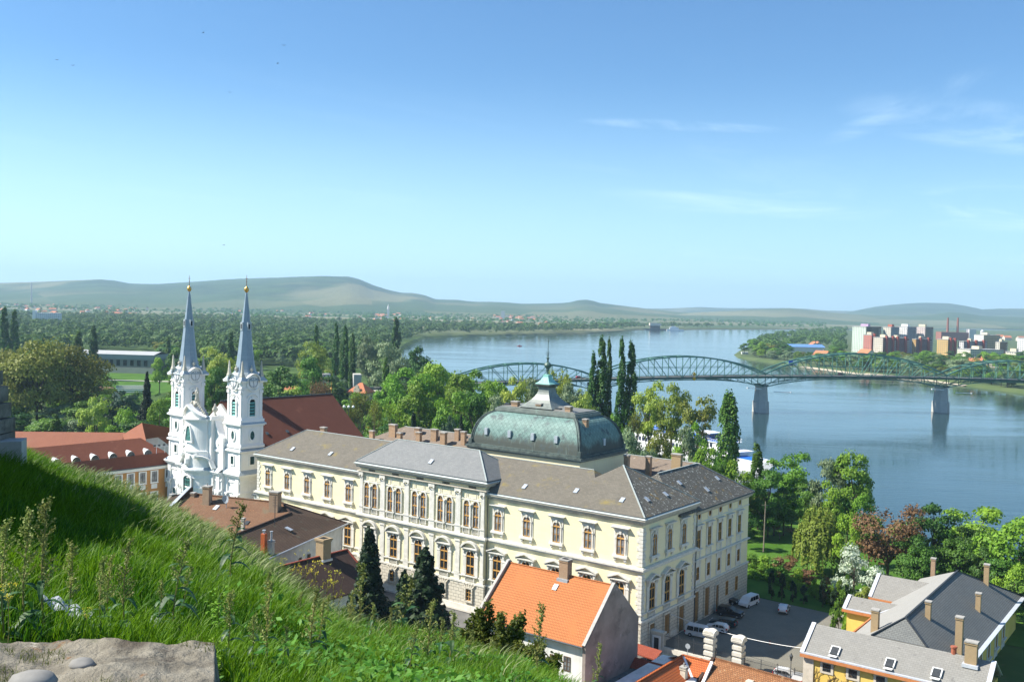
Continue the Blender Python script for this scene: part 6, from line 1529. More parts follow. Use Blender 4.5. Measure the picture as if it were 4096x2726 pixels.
b = MB(); b.lathe([(.02, 3.25), (.18, 3.25), (.18, 3.3), (.14, 3.3), (.03, 3.95)], 8); b.build('traffic_cone', mat('cone_red', (.30, .05, .03), (.36, .07, .04), 3), label='small red cone on the shaded paving', cat='cone', loc=gpx(3079, 2575, 0) * 0 + Vector((atz(3079, 2575, 3.2).x, atz(3079, 2575, 3.2).y, 0)))
# ================================================================ the grassy castle slope in front
CREST = [(-700, 1600, 24.5), (-500, 1670, 24), (-200, 1740, 23), (0, 1810, 22), (90, 1850, 21.5), (200, 1895, 21), (430, 1955, 20.5), (560, 2022, 20), (680, 2090, 19.5), (860, 2200, 18.5), (1000, 2280, 18), (1100, 2345, 17.5), (1250, 2450, 17), (1400, 2535, 16.5), (1550, 2585, 16), (1700, 2636, 15.5), (1900, 2700, 14.5), (2050, 2738, 13.5), (2250, 2850, 12.5), (2700, 3010, 12), (3400, 3150, 12)]
cpx, cpy, cD = (np.array(q, float) for q in zip(*CREST))
def ray_np(px, py):
    x0, y0 = (px - 2048) / FPX, (py - 1363) / FPX
    x = x0 * math.cos(ROLL) + y0 * math.sin(ROLL); y = -x0 * math.sin(ROLL) + y0 * math.cos(ROLL)
    d = np.stack([x, math.cos(PITCH) - y * math.sin(PITCH), -y * math.cos(PITCH) - math.sin(PITCH)], -1)
    return d
def hpt(px, D):
    """point of the slope in column px (at the crest), D metres ahead"""
    px = np.asarray(px, float); D = np.asarray(D, float)
    py = np.interp(px, cpx, cpy); Dc = np.interp(px, cpx, cD)
    dc = ray_np(px, py); C_ = dc * (Dc / dc[..., 1])[..., None]
    dn = ray_np(px, np.full_like(px, 3300.)); N_ = dn * (3.2 / dn[..., 1])[..., None]
    u = (D - 3.2) / (Dc - 3.2)
    P = N_ + (C_ - N_) * np.clip(u, 0, 1)[..., None]
    over = np.maximum(D - Dc, 0); dirx = C_[..., 0] / C_[..., 1]
    P[..., 1] += over; P[..., 0] += over * dirx
    P[..., 2] -= np.where(over > 0, .10 * np.minimum(over, 2) + .62 * np.maximum(over - .6, 0) ** 1.0, 0)
    P[..., 2] += CAMH
    X, Y = P[..., 0], P[..., 1]
    b = .07 * np.sin(X * 1.7 + Y * .6) + .05 * np.sin(X * .7 - Y * 1.9 + 1) + .03 * np.sin(X * 4.1 + Y * 3.3)
    P[..., 2] += b * np.clip((D - 5) / 3, 0, 1)
    return P
pxs = np.linspace(-700, 3400, 150); Ds = np.concatenate([np.linspace(.6, 3.0, 4), np.linspace(3.3, 26, 90), np.linspace(27, 110, 40)])
PX, DD = np.meshgrid(pxs, Ds, indexing='ij'); Pt = hpt(PX, DD); Pt[..., 2] = np.maximum(Pt[..., 2], 2.0)
nI, nJ = PX.shape; idx = np.arange(nI * nJ).reshape(nI, nJ)
F = np.stack([idx[:-1, :-1], idx[1:, :-1], idx[1:, 1:], idx[:-1, 1:]], -1).reshape(-1, 4)
SOIL = mat('slope_turf', (.022, .055, .008), (.045, .085, .014), 1.5, rough=1, spec=.05, bump=.8, bscale=8, patches=(((.07, .06, .03), 1.1, .66, .78),))
link('castle_slope', np_mesh('castle_slope', Pt.reshape(-1, 3), F, SOIL, True), kind='structure')

# grass: blades of three pieces, bent by the wind
def blades(name, P, hgt, wid, lean, m, label=None, seg=3):
    n = len(P); az = RNG.uniform(0, 2 * np.pi, n); la = RNG.normal(lean[0], lean[2], n); lb = RNG.normal(lean[1], lean[2], n)
    side = np.stack([np.cos(az), np.sin(az), np.zeros(n)], 1)
    V = np.empty((n, 2 * seg + 2, 3))
    for k in range(seg + 1):
        t = k / seg
        c = P + np.stack([la * t ** 1.8, lb * t ** 1.8, t * (1 - .18 * t * np.hypot(la, lb))], 1) * hgt[:, None]
        w = (wid * (1 - .82 * t ** 1.5))[:, None] * side / 2
        V[:, 2 * k] = c - w; V[:, 2 * k + 1] = c + w
    base = (np.arange(n) * (2 * seg + 2))[:, None]
    F = np.concatenate([base + np.array([2 * k, 2 * k + 1, 2 * k + 3, 2 * k + 2]) for k in range(seg)], 1).reshape(-1, 4)
    return link(name, np_mesh(name, V.reshape(-1, 3), F, m), kind='stuff')
def sample(n, px0, px1, D0, beyond=.8):
    px = RNG.uniform(px0, px1, n * 3); Dc = np.interp(px, cpx, cD)
    D = np.sqrt(RNG.uniform(0, 1, n * 3) * ((Dc + beyond) ** 2 - D0 ** 2) + D0 ** 2)
    return hpt(px[:n], D[:n]), px[:n], D[:n]
GR = leaf_mat('meadow_grass', (.065, .185, .004), (.145, .33, .012), .42, .3)
GR2 = leaf_mat('dark_meadow_grass', (.030, .10, .004), (.065, .165, .008), .4, .3)
SEED = leaf_mat('silvery_seed_grass', (.17, .25, .07), (.32, .38, .16), .3, .35)
def patch(P, s=.35, ph=0.):
    return .5 + .5 * np.sin(P[:, 0] * 1.9 * s + ph + 1.3 * np.sin(P[:, 1] * 1.3 * s)) * np.sin(P[:, 1] * 2.3 * s + 2 + ph)
P, px_, D_ = sample(150000, -160, 2330, 4.6)
keep = ~((px_ < 930) & (D_ < 5.6)); P = P[keep]; D_ = D_[keep]; px_ = px_[keep]
hg = (.13 + .17 * RNG.random(len(P)) ** 1.3) * (.75 + .6 * patch(P)) * np.clip(.75 + D_ / 45, .7, 1.15)
a = patch(P, .8, 1.) + RNG.normal(0, .28, len(P)) > .62
blades('meadow_grass', P[~a], hg[~a], .006 + .0006 * D_[~a], (.22, .05, .32), GR)
blades('dark_meadow_grass', P[a], hg[a] * .9, .007 + .0006 * D_[a], (.2, .05, .34), GR2)
P, px_, D_ = sample(60000, -100, 2100, 9)
Dc = np.interp(px_, cpx, cD); u = D_ / Dc
ok = (RNG.random(len(P)) < np.clip((u - .62) * 1.6, 0, 1) * (.25 + .75 * (patch(P, .9, 3) > .45)) * np.clip((px_ - 150) / 500, .15, 1) * np.clip((1500 - px_) / 500, .08, 1) * .55); P = P[ok]; D_ = D_[ok]
P2 = P.copy(); P2[:, 2] += .16 + .16 * RNG.random(len(P))
blades('silvery_seed_grass', P2, .10 + .09 * RNG.random(len(P)), .010 + .0005 * D_, (.75, .1, .3), SEED)
# broad low leaves between the grass, lower right
def leaf_quads(C_, Nn, size, asp=2.2):
    n = len(C_); r = RNG.normal(size=(n, 3)); t = np.cross(Nn, r); t /= np.linalg.norm(t, axis=1)[:, None] + 1e-9; b_ = np.cross(Nn, t)
    t = t * (size * asp / 2)[:, None]; b_ = b_ * (size / 2)[:, None]
    V = np.stack([C_ - t, C_ - b_ * 1.0 - t * .1, C_ + t, C_ + b_ - t * .1], 1)
    F = (np.arange(n) * 4)[:, None] + np.arange(4)
    return V.reshape(-1, 3), F
P, px_, D_ = sample(26000, 850, 2330, 5.2, .5)
ok = RNG.random(len(P)) < np.clip((px_ - 900) / 700, .05, 1) * np.clip(1.25 - D_ / 17, 0.1, 1); P = P[ok]
P[:, 2] += .04 + .26 * RNG.random(len(P)) ** 1.3
N = RNG.normal(size=(len(P), 3)) * .55 + np.array([-.1, -.2, 1.]); N /= np.linalg.norm(N, axis=1)[:, None]
HERB = leaf_mat('low_broad_leaves', (.045, .14, .012), (.12, .26, .03), .38, .25)
V, F = leaf_quads(P, N, .014 + .028 * RNG.random(len(P)))
link('low_weed_leaves', np_mesh('low_weed_leaves', V, F, HERB), kind='stuff')

# ---- tall weeds: stalk, leaves, seed spikes
STALK = mat('weed_stalk', (.16, .17, .05), (.26, .22, .08), 6, rough=.7)
WLEAF = leaf_mat('dock_leaf', (.020, .085, .018), (.055, .15, .04), .25, .55)
SPIKE = leaf_mat('seed_spike', (.17, .23, .05), (.28, .30, .09), .3, .3)
YFL = leaf_mat('mustard_flower', (.55, .48, .03), (.68, .60, .08), .3, .3)
def ribbon_leaf(mb, p, az, L, w, droop, fold=.25):
    d = Vector((math.cos(az), math.sin(az), 0)); sd = Vector((-d.y, d.x, 0)); pts = []
    n = 5
    for k in range(n + 1):
        t = k / n; c = p + d * (L * (t - .18 * t * t)) + Vector((0, 0, L * (.35 * t - droop * t * t)))
        ww = w * (math.sin(math.pi * min(1, .08 + t * .92)) ** .8) * .5
        pts += [c - sd * ww + Vector((0, 0, ww * fold)), c, c + sd * ww + Vector((0, 0, ww * fold))]
    mb.add(pts, [(k * 3 + j, (k + 1) * 3 + j, (k + 1) * 3 + j + 1, k * 3 + j + 1) for k in range(n) for j in (0, 1)])
def weed_proto(seed, H, kind):
    rn = random.Random(seed); st = MB(); lf = MB(); sp = []
    path = [Vector((0, 0, -.05))]; lean = Vector((rn.uniform(.0, .12), rn.uniform(-.06, .06), 0)); wob = rn.uniform(0, 6)
    n = 8
    for k in range(1, n + 1):
        t = k / n; path.append(Vector((lean.x * H * t * t + .012 * math.sin(wob + 5 * t), lean.y * H * t + .012 * math.cos(wob + 4 * t), H * t)))
    st.tube(path, [.0085 * (1 - .65 * k / n) for k in range(n + 1)], 5)
    def on(t): f = t * n; i = min(n - 1, int(f)); return path[i].lerp(path[i + 1], f - i)
    top = {'spike': .45, 'leafy': .78, 'young': .9, 'mustard': .6}[kind]
    t = rn.uniform(.05, .12); az = rn.uniform(0, 6)
    while t < top:
        L = (.20 if kind != 'leafy' else .24) * (1.15 - .6 * t) * rn.uniform(.7, 1.2) * (H / .8) ** .5
        if kind == 'mustard': L *= .45
        ribbon_leaf(lf, on(t), az, L, L * rn.uniform(.24, .36), rn.uniform(.35, .95)); az += 2.2 + rn.uniform(-.4, .4); t += rn.uniform(.05, .11) if kind != 'mustard' else .1
    C_ = []; 
    if kind in ('spike', 'leafy'):
        t = top * .75
        while t < 1:
            p = on(t); az = rn.uniform(0, 6.28); L = .085 * (1.25 - t) * H / .8 + .02
            br_ = [p, p + Vector((math.cos(az) * L * .5, math.sin(az) * L * .5, L * .6)), p + Vector((math.cos(az) * L, math.sin(az) * L, L * 1.0))]
            st.tube(br_, [.003, .0025, .0015], 4)
            for j in range(26): q = br_[0].lerp(br_[2], rn.random()); C_.append(q + Vector((rn.gauss(0, .009), rn.gauss(0, .009), rn.gauss(0, .012))))
            t += .035
        for j in range(70): C_.append(on(rn.uniform(.86, 1)) + Vector((rn.gauss(0, .01), rn.gauss(0, .01), rn.gauss(0, .02))))
    elif kind == 'mustard':
        for j in range(9):
            t = rn.uniform(.5, 1); p = on(t); az = rn.uniform(0, 6.28); L = rn.uniform(.08, .24); q = p + Vector((math.cos(az) * L * .45, math.sin(az) * L * .45, L)); st.tube([p, q], [.0025, .0015], 3)
            for i in range(9): C_.append(q + Vector((rn.gauss(0, .016), rn.gauss(0, .016), rn.gauss(0, .016))))
    else:
        for j in range(60): ribbon_leaf(lf, on(rn.uniform(.3, 1)) + Vector((rn.gauss(0, .06), rn.gauss(0, .06), rn.gauss(0, .05))), rn.uniform(0, 6.28), rn.uniform(.05, .09), .03, .5)
    r = empty('tall_weed'); st.build('stalk', STALK, r)
    lf.build('leaves', WLEAF if kind != 'young' else leaf_mat('fresh_leaf', (.16, .34, .02), (.28, .46, .05), .45, .3), r, fix=False)
    if C_:
        A = np.array([tuple(c) for c in C_]); N = RNG.normal(size=A.shape); N /= np.linalg.norm(N, axis=1)[:, None]
        V, F = leaf_quads(A, N, np.full(len(A), .014 if kind != 'mustard' else .018), 1.3)
        link('seed_heads' if kind != 'mustard' else 'blossoms', np_mesh('seed_heads', V, F, SPIKE if kind != 'mustard' else YFL), r)
    return r
PRO = {'spike': [weed_proto(i, .8, 'spike') for i in (1, 2, 3, 4)], 'leafy': [weed_proto(i, .8, 'leafy') for i in (5, 6, 7)], 'young': [weed_proto(8, .55, 'young')], 'mustard': [weed_proto(i, .8, 'mustard') for i in (9, 10)]}
used_ = set()
def onslope(px, py):
    """where the sight line through a photo point meets the slope (crest columns differ a little from sight columns)"""
    best = None; Dm = np.linspace(4, 25, 300); P_ = hpt(np.full(300, float(px)), Dm); 
    q = P_ - np.array([0, 0, CAMH]); x = q[:, 0]; y = q @ -np.array(up0); z = q @ np.array(fwd)
    yy = 1363 + FPX * (x / z * math.sin(ROLL) + y / z * math.cos(ROLL)); i = int(np.argmin(np.abs(yy - py)))
    return Vector(P_[i]), float(z[i])
def put_weed(kind, px, py, hpx, label, group):
    p, D = onslope(px, py); pro = PRO[kind][random.randrange(len(PRO[kind]))]
    if pro.name in used_: o = copy_tree(pro)
    else: o = pro; used_.add(pro.name)
    h0 = .55 if kind == 'young' else .8; s_ = hpx / FPX * D / h0
    o.location = p; o.scale = (s_, s_, s_); o.rotation_euler = (0, 0, random.uniform(-.7, .7)); tag(o, label, 'weed', group)
GW_ = 'tall weeds on the grassy slope'
for px, py, h, k, lab in [(18, 2545, 470, 'spike', 'tall seeding weed at the very left edge of the slope'), (98, 2535, 490, 'spike', 'tallest seeding weed in the shadow left of the rock'), (182, 2535, 540, 'spike', 'tall seeding weed with drooping leaves behind the white sheet'), (276, 2500, 330, 'spike', 'tawny seeding weed just behind the white sheet'),
        (405, 2545, 320, 'spike', 'seeding weed at the middle of the rock edge'), (432, 2500, 280, 'spike', 'slender seeding weed leaning beside the middle weed'), (495, 2545, 390, 'spike', 'bushy seeding weed right of the middle of the rock'), (695, 2545, 380, 'leafy', 'leafy stalk at the right end of the rock'), (632, 2530, 210, 'leafy', 'short leafy stalk behind the rock'), (733, 2490, 230, 'leafy', 'leaning leafy stalk in the lit grass'),
        (922, 2365, 350, 'leafy', 'dark leafy stalk standing against the brown tile roof'), (915, 2690, 330, 'leafy', 'stalk beside the bright leafy sapling'), (1008, 2720, 270, 'leafy', 'low leafy stalk right of the rock')]:
    put_weed(k, px, py, h, lab, GW_)
for px, py, h in [(1066, 2705, 380), (1130, 2726, 220), (1230, 2700, 350), (1275, 2660, 260), (1345, 2726, 300), (1440, 2655, 400), (1435, 2740, 230), (1500, 2740, 260), (1590, 2735, 430), (1560, 2600, 170), (1640, 2740, 250), (1700, 2735, 330), (1750, 2720, 250), (1790, 2745, 300), (1865, 2745, 220), (1190, 2560, 190), (1310, 2545, 170), (1400, 2560, 200), (1480, 2590, 180), (955, 2500, 180), (1060, 2480, 190), (860, 2480, 150), (1950, 2750, 200)]:
    put_weed('leafy' if random.random() < .75 else 'spike', px, py, h, 'leafy stalk in the crowd of weeds at the lower middle of the slope', 'leafy stalks at the foot of the view')
for px, py, h in [(1130, 2330, 110), (1180, 2370, 150), (1215, 2390, 170), (1260, 2420, 190), (1300, 2440, 170), (1350, 2470, 150), (1245, 2400, 130), (1330, 2450, 190), (1160, 2350, 90), (1010, 2240, 80), (880, 2160, 70), (790, 2110, 60), (1400, 2490, 120)]:
    put_weed('mustard', px, py, h, 'thin yellow-flowering mustard on the crest of the slope', 'yellow mustard along the crest')
put_weed('young', 872, 2560, 190, 'bright yellow-green sapling behind the right end of rock', None); put_weed('young', 862, 2726, 160, 'yellow-green sapling at the right face of the rock', None)
put_weed('mustard', 30, 2570, 230, 'mustard with one yellow flower head left of the rock', None); put_weed('mustard', 345, 2575, 140, 'small yellow mustard growing from the rock edge', None)
for v_ in PRO.values():
    for o in v_:
        if o.name not in used_:
            for ch in list(KIDS.get(o.name, [])): bpy.data.objects.remove(ch)
            bpy.data.objects.remove(o)
b = MB(); p, D = onslope(1175, 2745); b.tube([(0, 0, -.05), (.01, 0, .16)], .003, 5); b.lathe([(.002, -.022), (.016, -.015), (.022, 0), (.016, .015), (.002, .022)], 10, (.01, 0, .18)); b.build('dandelion_clock', mat('dandelion_down', (.6, .6, .56), (.7, .7, .66), 30, rough=1), label='round white dandelion clock at the bottom of the slope', cat='dandelion', loc=p)

# ---- the rock ledge
ROCK = NT('lichened_rock'); s = ROCK
c = s.mix(s.rng(s.noise(4, 8, .65), .3, .7), (.13, .115, .085), (.27, .245, .19))
c = s.mix(s.rng(s.noise(2.2, 6, .6), .55, .68), c, (.085, .07, .05)); c = s.mix(s.rng(s.noise(3.4, 7, .7), .60, .70), c, (.20, .09, .025)); c = s.mix(s.rng(s.noise(9, 6, .7), .62, .70), c, (.42, .39, .33)); c = s.mix(s.rng(s.noise(1.6, 6, .6), .62, .72), c, (.10, .12, .035))
s.t.links.new(c, s.p.inputs['Base Color']); s.p.inputs['Roughness'].default_value = .95; s.bump(s.math('ADD', s.noise(14, 8, .7), s.math('MULTIPLY', s.noise(60, 4, .6), .4)), .9, .04); ROCK = s.m
nx, ny = 190, 90; V = []
for i in range(nx + 1):
    px = -260 + 1180 * i / nx
    for j in range(ny + 1):
        v_ = j / ny; edge = 2556 + 10 * math.sin(px * .011) + 4 * math.sin(px * .037 + 1)
        ex = 5.25 + .12 * math.sin(px * .008)
        d = ray(px, edge); top = d * (ex / d.y); d2 = ray(px, 3150); nr_ = d2 * (3.25 / d2.y)
        if v_ <= .8: w = v_ / .8; p = nr_.lerp(top, w); drop = 0
        else: w = (v_ - .8) / .2; p = top + Vector((0, .28 * w, 0)); drop = .75 * w ** .8
        if px > 860: drop += (px - 860) / 60 * .6
        p = p + Vector((0, 0, CAMH))
        q = Vector((p.x * 1.6, p.y * 1.9, 2)); nz = .03 * mnoise.fractal(q, 1, 2, 6) + .03 * abs(mnoise.noise(q * 2.3)) - .02 + .014 * mnoise.noise(q * 7) + .008 * mnoise.noise(q * 17)
        strata = .008 * math.sin((p.y + .3 * p.x + .25 * mnoise.noise(q * .8)) * 11)
        V.append((p.x, p.y, p.z - drop + (nz + strata) * (1 if v_ < .8 else 1 - w * .4)))
idx = np.arange((nx + 1) * (ny + 1)).reshape(nx + 1, ny + 1)
F = np.stack([idx[:-1, :-1], idx[1:, :-1], idx[1:, 1:], idx[:-1, 1:]], -1).reshape(-1, 4)
tag(link('rock_ledge', np_mesh('rock_ledge', np.array(V), F, ROCK, True)), 'flat lichen-stained rock ledge at the foot of the slope', 'rock')
for px, py, D, r_, lab in ((130, 2725, 4.3, .085, 'smooth grey stone lying on the rock ledge'), (330, 2655, 4.75, .05, 'small pale stone in the middle of the rock ledge')):
    b = MB(); n = 10; b.lathe([(r_ * .3, -r_ * .5), (r_ * .9, -r_ * .25), (r_, 0), (r_ * .8, r_ * .35), (r_ * .3, r_ * .55)], 12); b.v = [(x * 1.3, y, z + .01 * mnoise.noise(Vector((x * 30, y * 30, z * 30)))) for x, y, z in b.v]; b.build('loose_stone', mat('grey_stone', (.20, .195, .18), (.28, .27, .25), 8, rough=.9), loc=at(px, py, D), smooth=True, label=lab, cat='stone')
# moss and tufts on the rock
PTS = np.array([(v_[0], v_[1], v_[2]) for v_ in V[:]]); sel = RNG.integers(0, len(PTS), 9000); P = PTS[sel]
ok = np.array([mnoise.noise(Vector((p[0] * 2.2, p[1] * 3.1, 7))) > .22 for p in P]) & (P[:, 1] < 5.25); P = P[ok] + RNG.normal(0, .012, (ok.sum(), 3)) * np.array([1, 1, 0])
blades('rock_tufts', P, .015 + .03 * RNG.random(len(P)), np.full(len(P), .004), (.1, 0, .5), leaf_mat('rock_moss', (.08, .13, .02), (.17, .19, .05), .3, .2), seg=2)
# crumpled white sheet in the grass
p, D = onslope(290, 2500); b = MB(); n = 12; vs = []
for i in range(n + 1):
    for j in range(6):
        x = -.17 + .30 * i / n; y = -.10 + .03 * j; z = .15 - .42 * (x + .17) + .02 * math.sin(i * 1.3 + j) + .03 * math.sin(j * 1.3)
        vs.append((x, y, z + .03))
b.add(vs, [(i * 6 + j, (i + 1) * 6 + j, (i + 1) * 6 + j + 1, i * 6 + j + 1) for i in range(n) for j in range(5)])
b.build('crumpled_sheet', mat('shade_blued_white_plastic', (.36, .39, .46), (.46, .49, .56), 5, rough=.45), loc=p, smooth=True, label='crumpled white plastic sheet half hidden in the grass', cat='plastic sheet', fix=False)  # white dimmed and blued: the shade around it is put into the colour
# ---- ruined wall at the left edge
RUIN = mat('ruin_masonry', (.17, .15, .125), (.27, .245, .21), 3, rough=.95, bump=.6, patches=(((.10, .09, .075), 2, .5, .7), ((.20, .09, .05), 1.1, .66, .74)))
b = MB(); rn = random.Random(3)
W0, W1 = Vector((-5.8, 8.6, 0)), Vector((-8.75, 16.3, 0)); dw = (W1 - W0); Lw = dw.length; dw.normalize(); nw = Vector((-dw.y, dw.x, 0)); aw = math.atan2(dw.y, dw.x)
z = 52.5
while z < 57.5:
    h = rn.uniform(.2, .34); x = rn.uniform(-.2, .1)
    xe = Lw + .55 - max(0, (z - 55.55)) * .34 + rn.uniform(-.03, .05)
    while x < xe:
        l = rn.uniform(.35, .75); l = min(l, xe - x); c = W0 + dw * (x + l / 2) + nw * (.55 + rn.uniform(-.03, .03)); b.bx((c.x, c.y, z), (max(.06, l - .025), 1.1, h - .02), aw); x += l
    z += h
z = 52.6
while z < 57.3:
    h = rn.uniform(.2, .32); xe = -9.08 + .5 * min(1, max(0, (57.25 - z) / 1.75)) + rn.uniform(-.03, .03); x = -10.4
    while x < xe:
        l = min(rn.uniform(.3, .6), xe - x); b.bx((x + l / 2, 16.55 + rn.uniform(-.02, .02), z), (max(.05, l - .02), .9, h - .02)); x += l
    z += h
b.build('ruined_wall', RUIN, label='broken dark stone wall at the left edge of the slope', cat='wall')
b = MB(); c = at(62, 1775, 16.6); b.bx((c.x - .1, c.y, c.z - .35), (.45, .5, .42), .3); b.build('fallen_block', mat('pale_ruin_block', (.36, .35, .33), (.46, .45, .42), 3, rough=.9, bump=.3), label='pale squared stone block at the foot of the ruined wall', cat='stone')
b = MB(); c = Vector((-4.3, 5.9, 0)); 
for k in range(14): b.bx((c.x + rn.uniform(-.5, .3), c.y + rn.uniform(-.45, .5), 55.2 + k * .14), (rn.uniform(.3, .7), rn.uniform(.3, .6), .3), rn.uniform(0, 3))
b.build('shadow_rubble', RUIN, label='unseen heap of rubble added to shade the left end of rock', cat='rubble')  # out-of-view heap, added to throw shade on the rock and grass
# ================================================================ trees
def unit(a): return a / (np.linalg.norm(a, axis=1)[:, None] + 1e-9)
def rsph(n): return unit(RNG.normal(size=(n, 3)))
LM = {
 'fresh': leaf_mat('fresh_foliage', (0.104, 0.236, 0.017), (0.217, 0.382, 0.035), .34, .25),
 'mid': leaf_mat('green_foliage', (0.056, 0.150, 0.017), (0.133, 0.260, 0.031), .30, .25),
 'deep': leaf_mat('deep_green_foliage', (0.030, 0.101, 0.017), (0.079, 0.180, 0.028), .28, .25),
 'olive': leaf_mat('olive_foliage', (0.132, 0.163, 0.022), (0.240, 0.256, 0.046), .32, .2),
 'silver': leaf_mat('silvery_foliage', (0.132, 0.209, 0.093), (0.240, 0.326, 0.171), .28, .3),
 'yellow': leaf_mat('yellow_green_foliage', (0.202, 0.295, 0.034), (0.341, 0.419, 0.070), .38, .25),
 'needle': leaf_mat('conifer_needles', (0.010, 0.029, 0.010), (0.024, 0.053, 0.017), .1, .2),
 'bluish': leaf_mat('bluish_pine', (0.039, 0.085, 0.046), (0.078, 0.132, 0.070), .12, .2),
 'red': leaf_mat('reddish_brown_foliage', (0.132, 0.070, 0.034), (0.225, 0.132, 0.062), .3, .2),
 'twig': leaf_mat('bare_twigs', (0.155, 0.116, 0.070), (0.248, 0.194, 0.109), .1, .1),
 'white': leaf_mat('white_blossom', (0.360, 0.432, 0.312), (0.552, 0.600, 0.480), .3, .25),
}
BARK = mat('tree_bark', (.075, .058, .042), (.13, .105, .08), 4, rough=.95, bump=.4)
def clumpy(H, W, z0, nc, nl, leaf, seed, shape='round', asp=1.3):
    """crown of leaf clumps: returns centres, normals, sizes"""
    rs = np.random.default_rng(seed); C_ = []; N_ = []; S_ = []
    ch_ = H - z0; cc = []
    for k in range(nc):
        for _ in range(30):
            d = unit(rs.normal(size=(1, 3)))[0]; r = rs.uniform(.35, 1.0) ** .5
            if shape == 'round': p = np.array([d[0] * r * W / 2, d[1] * r * W / 2, z0 + ch_ * .5 + d[2] * r * ch_ * .5]); ok = d[2] > -.75
            elif shape == 'pop': t = rs.uniform(0, 1); rad = W / 2 * (math.sin(math.pi * min(1, t * .82 + .16)) ** .7); a = rs.uniform(0, 6.28); p = np.array([math.cos(a) * rad * r * .8, math.sin(a) * rad * r * .8, z0 + ch_ * t]); ok = True
            elif shape == 'vase': t = rs.uniform(.15, 1); rad = W / 2 * (.35 + .65 * t); a = rs.uniform(0, 6.28); p = np.array([math.cos(a) * rad * r, math.sin(a) * rad * r, z0 + ch_ * t * (1 - .18 * r * r)]); ok = True
            elif shape == 'dome': d[2] = abs(d[2]); p = np.array([d[0] * r * W / 2, d[1] * r * W / 2, z0 + ch_ * d[2] * r]); ok = True
            if ok: break
        cc.append(p)
    cc = np.array(cc); mid = np.array([0, 0, z0 + ch_ * .45])
    for p in cc:
        rc = (W * .5 if shape == 'pop' else W * .5) * rs.uniform(.30, .50) * (.85 if shape == 'pop' else 1)
        n = int(nl / nc * rs.uniform(.6, 1.4)); d = unit(rs.normal(size=(n, 3))); d[:, 2] = np.where(d[:, 2] < -.3, -d[:, 2] * .6, d[:, 2])
        q = p + d * rc * (rs.uniform(.55, 1.05, n)[:, None]) * (np.array([.9, .9, 2.4]) if shape == 'pop' else np.array([1, 1, .72]))
        out_ = unit((p - mid)[None, :] * np.ones((n, 1)))
        nn = unit(d * .75 + out_ * .45 + rs.normal(size=(n, 3)) * .45 + np.array([0, 0, .18]))
        C_.append(q); N_.append(nn); S_.append(leaf * rs.uniform(.6, 1.35, n))
    return np.concatenate(C_), np.concatenate(N_), np.concatenate(S_), cc
def weep(H, W, n, leaf, seed):
    rs = np.random.default_rng(seed); C_ = []; ns_ = n // 26
    for k in range(ns_):
        a = rs.uniform(0, 6.28); r = W / 2 * math.sqrt(rs.uniform(.02, 1)) ; zt = H * (1 - .42 * (2 * r / W) ** 2.2) * rs.uniform(.86, 1.02); L = zt * rs.uniform(.45, .93) * (.55 + .45 * (2 * r / W))
        m = 26; t = rs.uniform(0, 1, m); x = (r + .5 * t) * math.cos(a) + rs.normal(0, .12, m); y = (r + .5 * t) * math.sin(a) + rs.normal(0, .12, m)
        C_.append(np.stack([x, y, np.maximum(.3, zt - L * t)], 1))
    C_ = np.concatenate(C_); N = unit(np.stack([C_[:, 0], C_[:, 1], np.full(len(C_), W * .25)], 1) / (W / 2) + rs.normal(size=C_.shape) * .45)
    return C_, N, leaf * rs.uniform(.6, 1.3, len(C_)), None
def conif(H, W, n, leaf, seed, dens=1.):
    rs = np.random.default_rng(seed); C_ = []; N_ = []; z = .06 * H
    while z < H * .985:
        t = z / H; R = W / 2 * (1 - t) ** .85 * rs.uniform(.8, 1.12) + .12; nb = max(4, int(9 * (1 - t) + 4)); a0 = rs.uniform(0, 6)
        for k in range(nb):
            a = a0 + 6.283 * k / nb + rs.normal(0, .15); L = R * rs.uniform(.75, 1.15); m = max(4, int(n / (H / (.045 * H)) / nb * (L / (W / 2) + .25) * 1.5))
            s_ = rs.uniform(.05, 1, m) ** .75; x = np.cos(a) * L * s_; y = np.sin(a) * L * s_; wv = rs.normal(0, .13 * L * s_ + .06, m)
            zz_ = z - .28 * L * s_ ** 1.4 + .12 * L * s_ ** 4 + rs.normal(0, .28, m)
            C_.append(np.stack([x - np.sin(a) * wv, y + np.cos(a) * wv, zz_], 1)); N_.append(np.stack([np.cos(a) * .5 + rs.normal(0, .4, m), np.sin(a) * .5 + rs.normal(0, .4, m), .7 + rs.normal(0, .3, m)], 1))
        z += .036 * H * rs.uniform(.6, 1.3)
    C_ = np.concatenate(C_); return C_, unit(np.concatenate(N_)), leaf * rs.uniform(.6, 1.3, len(C_)), None
def limbs(H, r0, tips, zf=.3, seed=0):
    rn = random.Random(seed); b = MB(); top = Vector((rn.uniform(-.3, .3), rn.uniform(-.3, .3), H * .72))
    b.tube([(0, 0, -.3), (.05, .03, H * .2), tuple(top * .6), tuple(top)], [r0, r0 * .8, r0 * .5, r0 * .15], 7)
    for p in tips:
        p = Vector(p); s_ = Vector((0, 0, min(H * rn.uniform(zf * .7, zf * 1.5), p.z * .85))); m_ = s_.lerp(p, .5) + Vector((rn.uniform(-.4, .4), rn.uniform(-.4, .4), rn.uniform(0, .08 * H)))
        b.tube([s_, m_, p], [r0 * .42, r0 * .24, r0 * .05], 5)
    return b
PROTO = {}
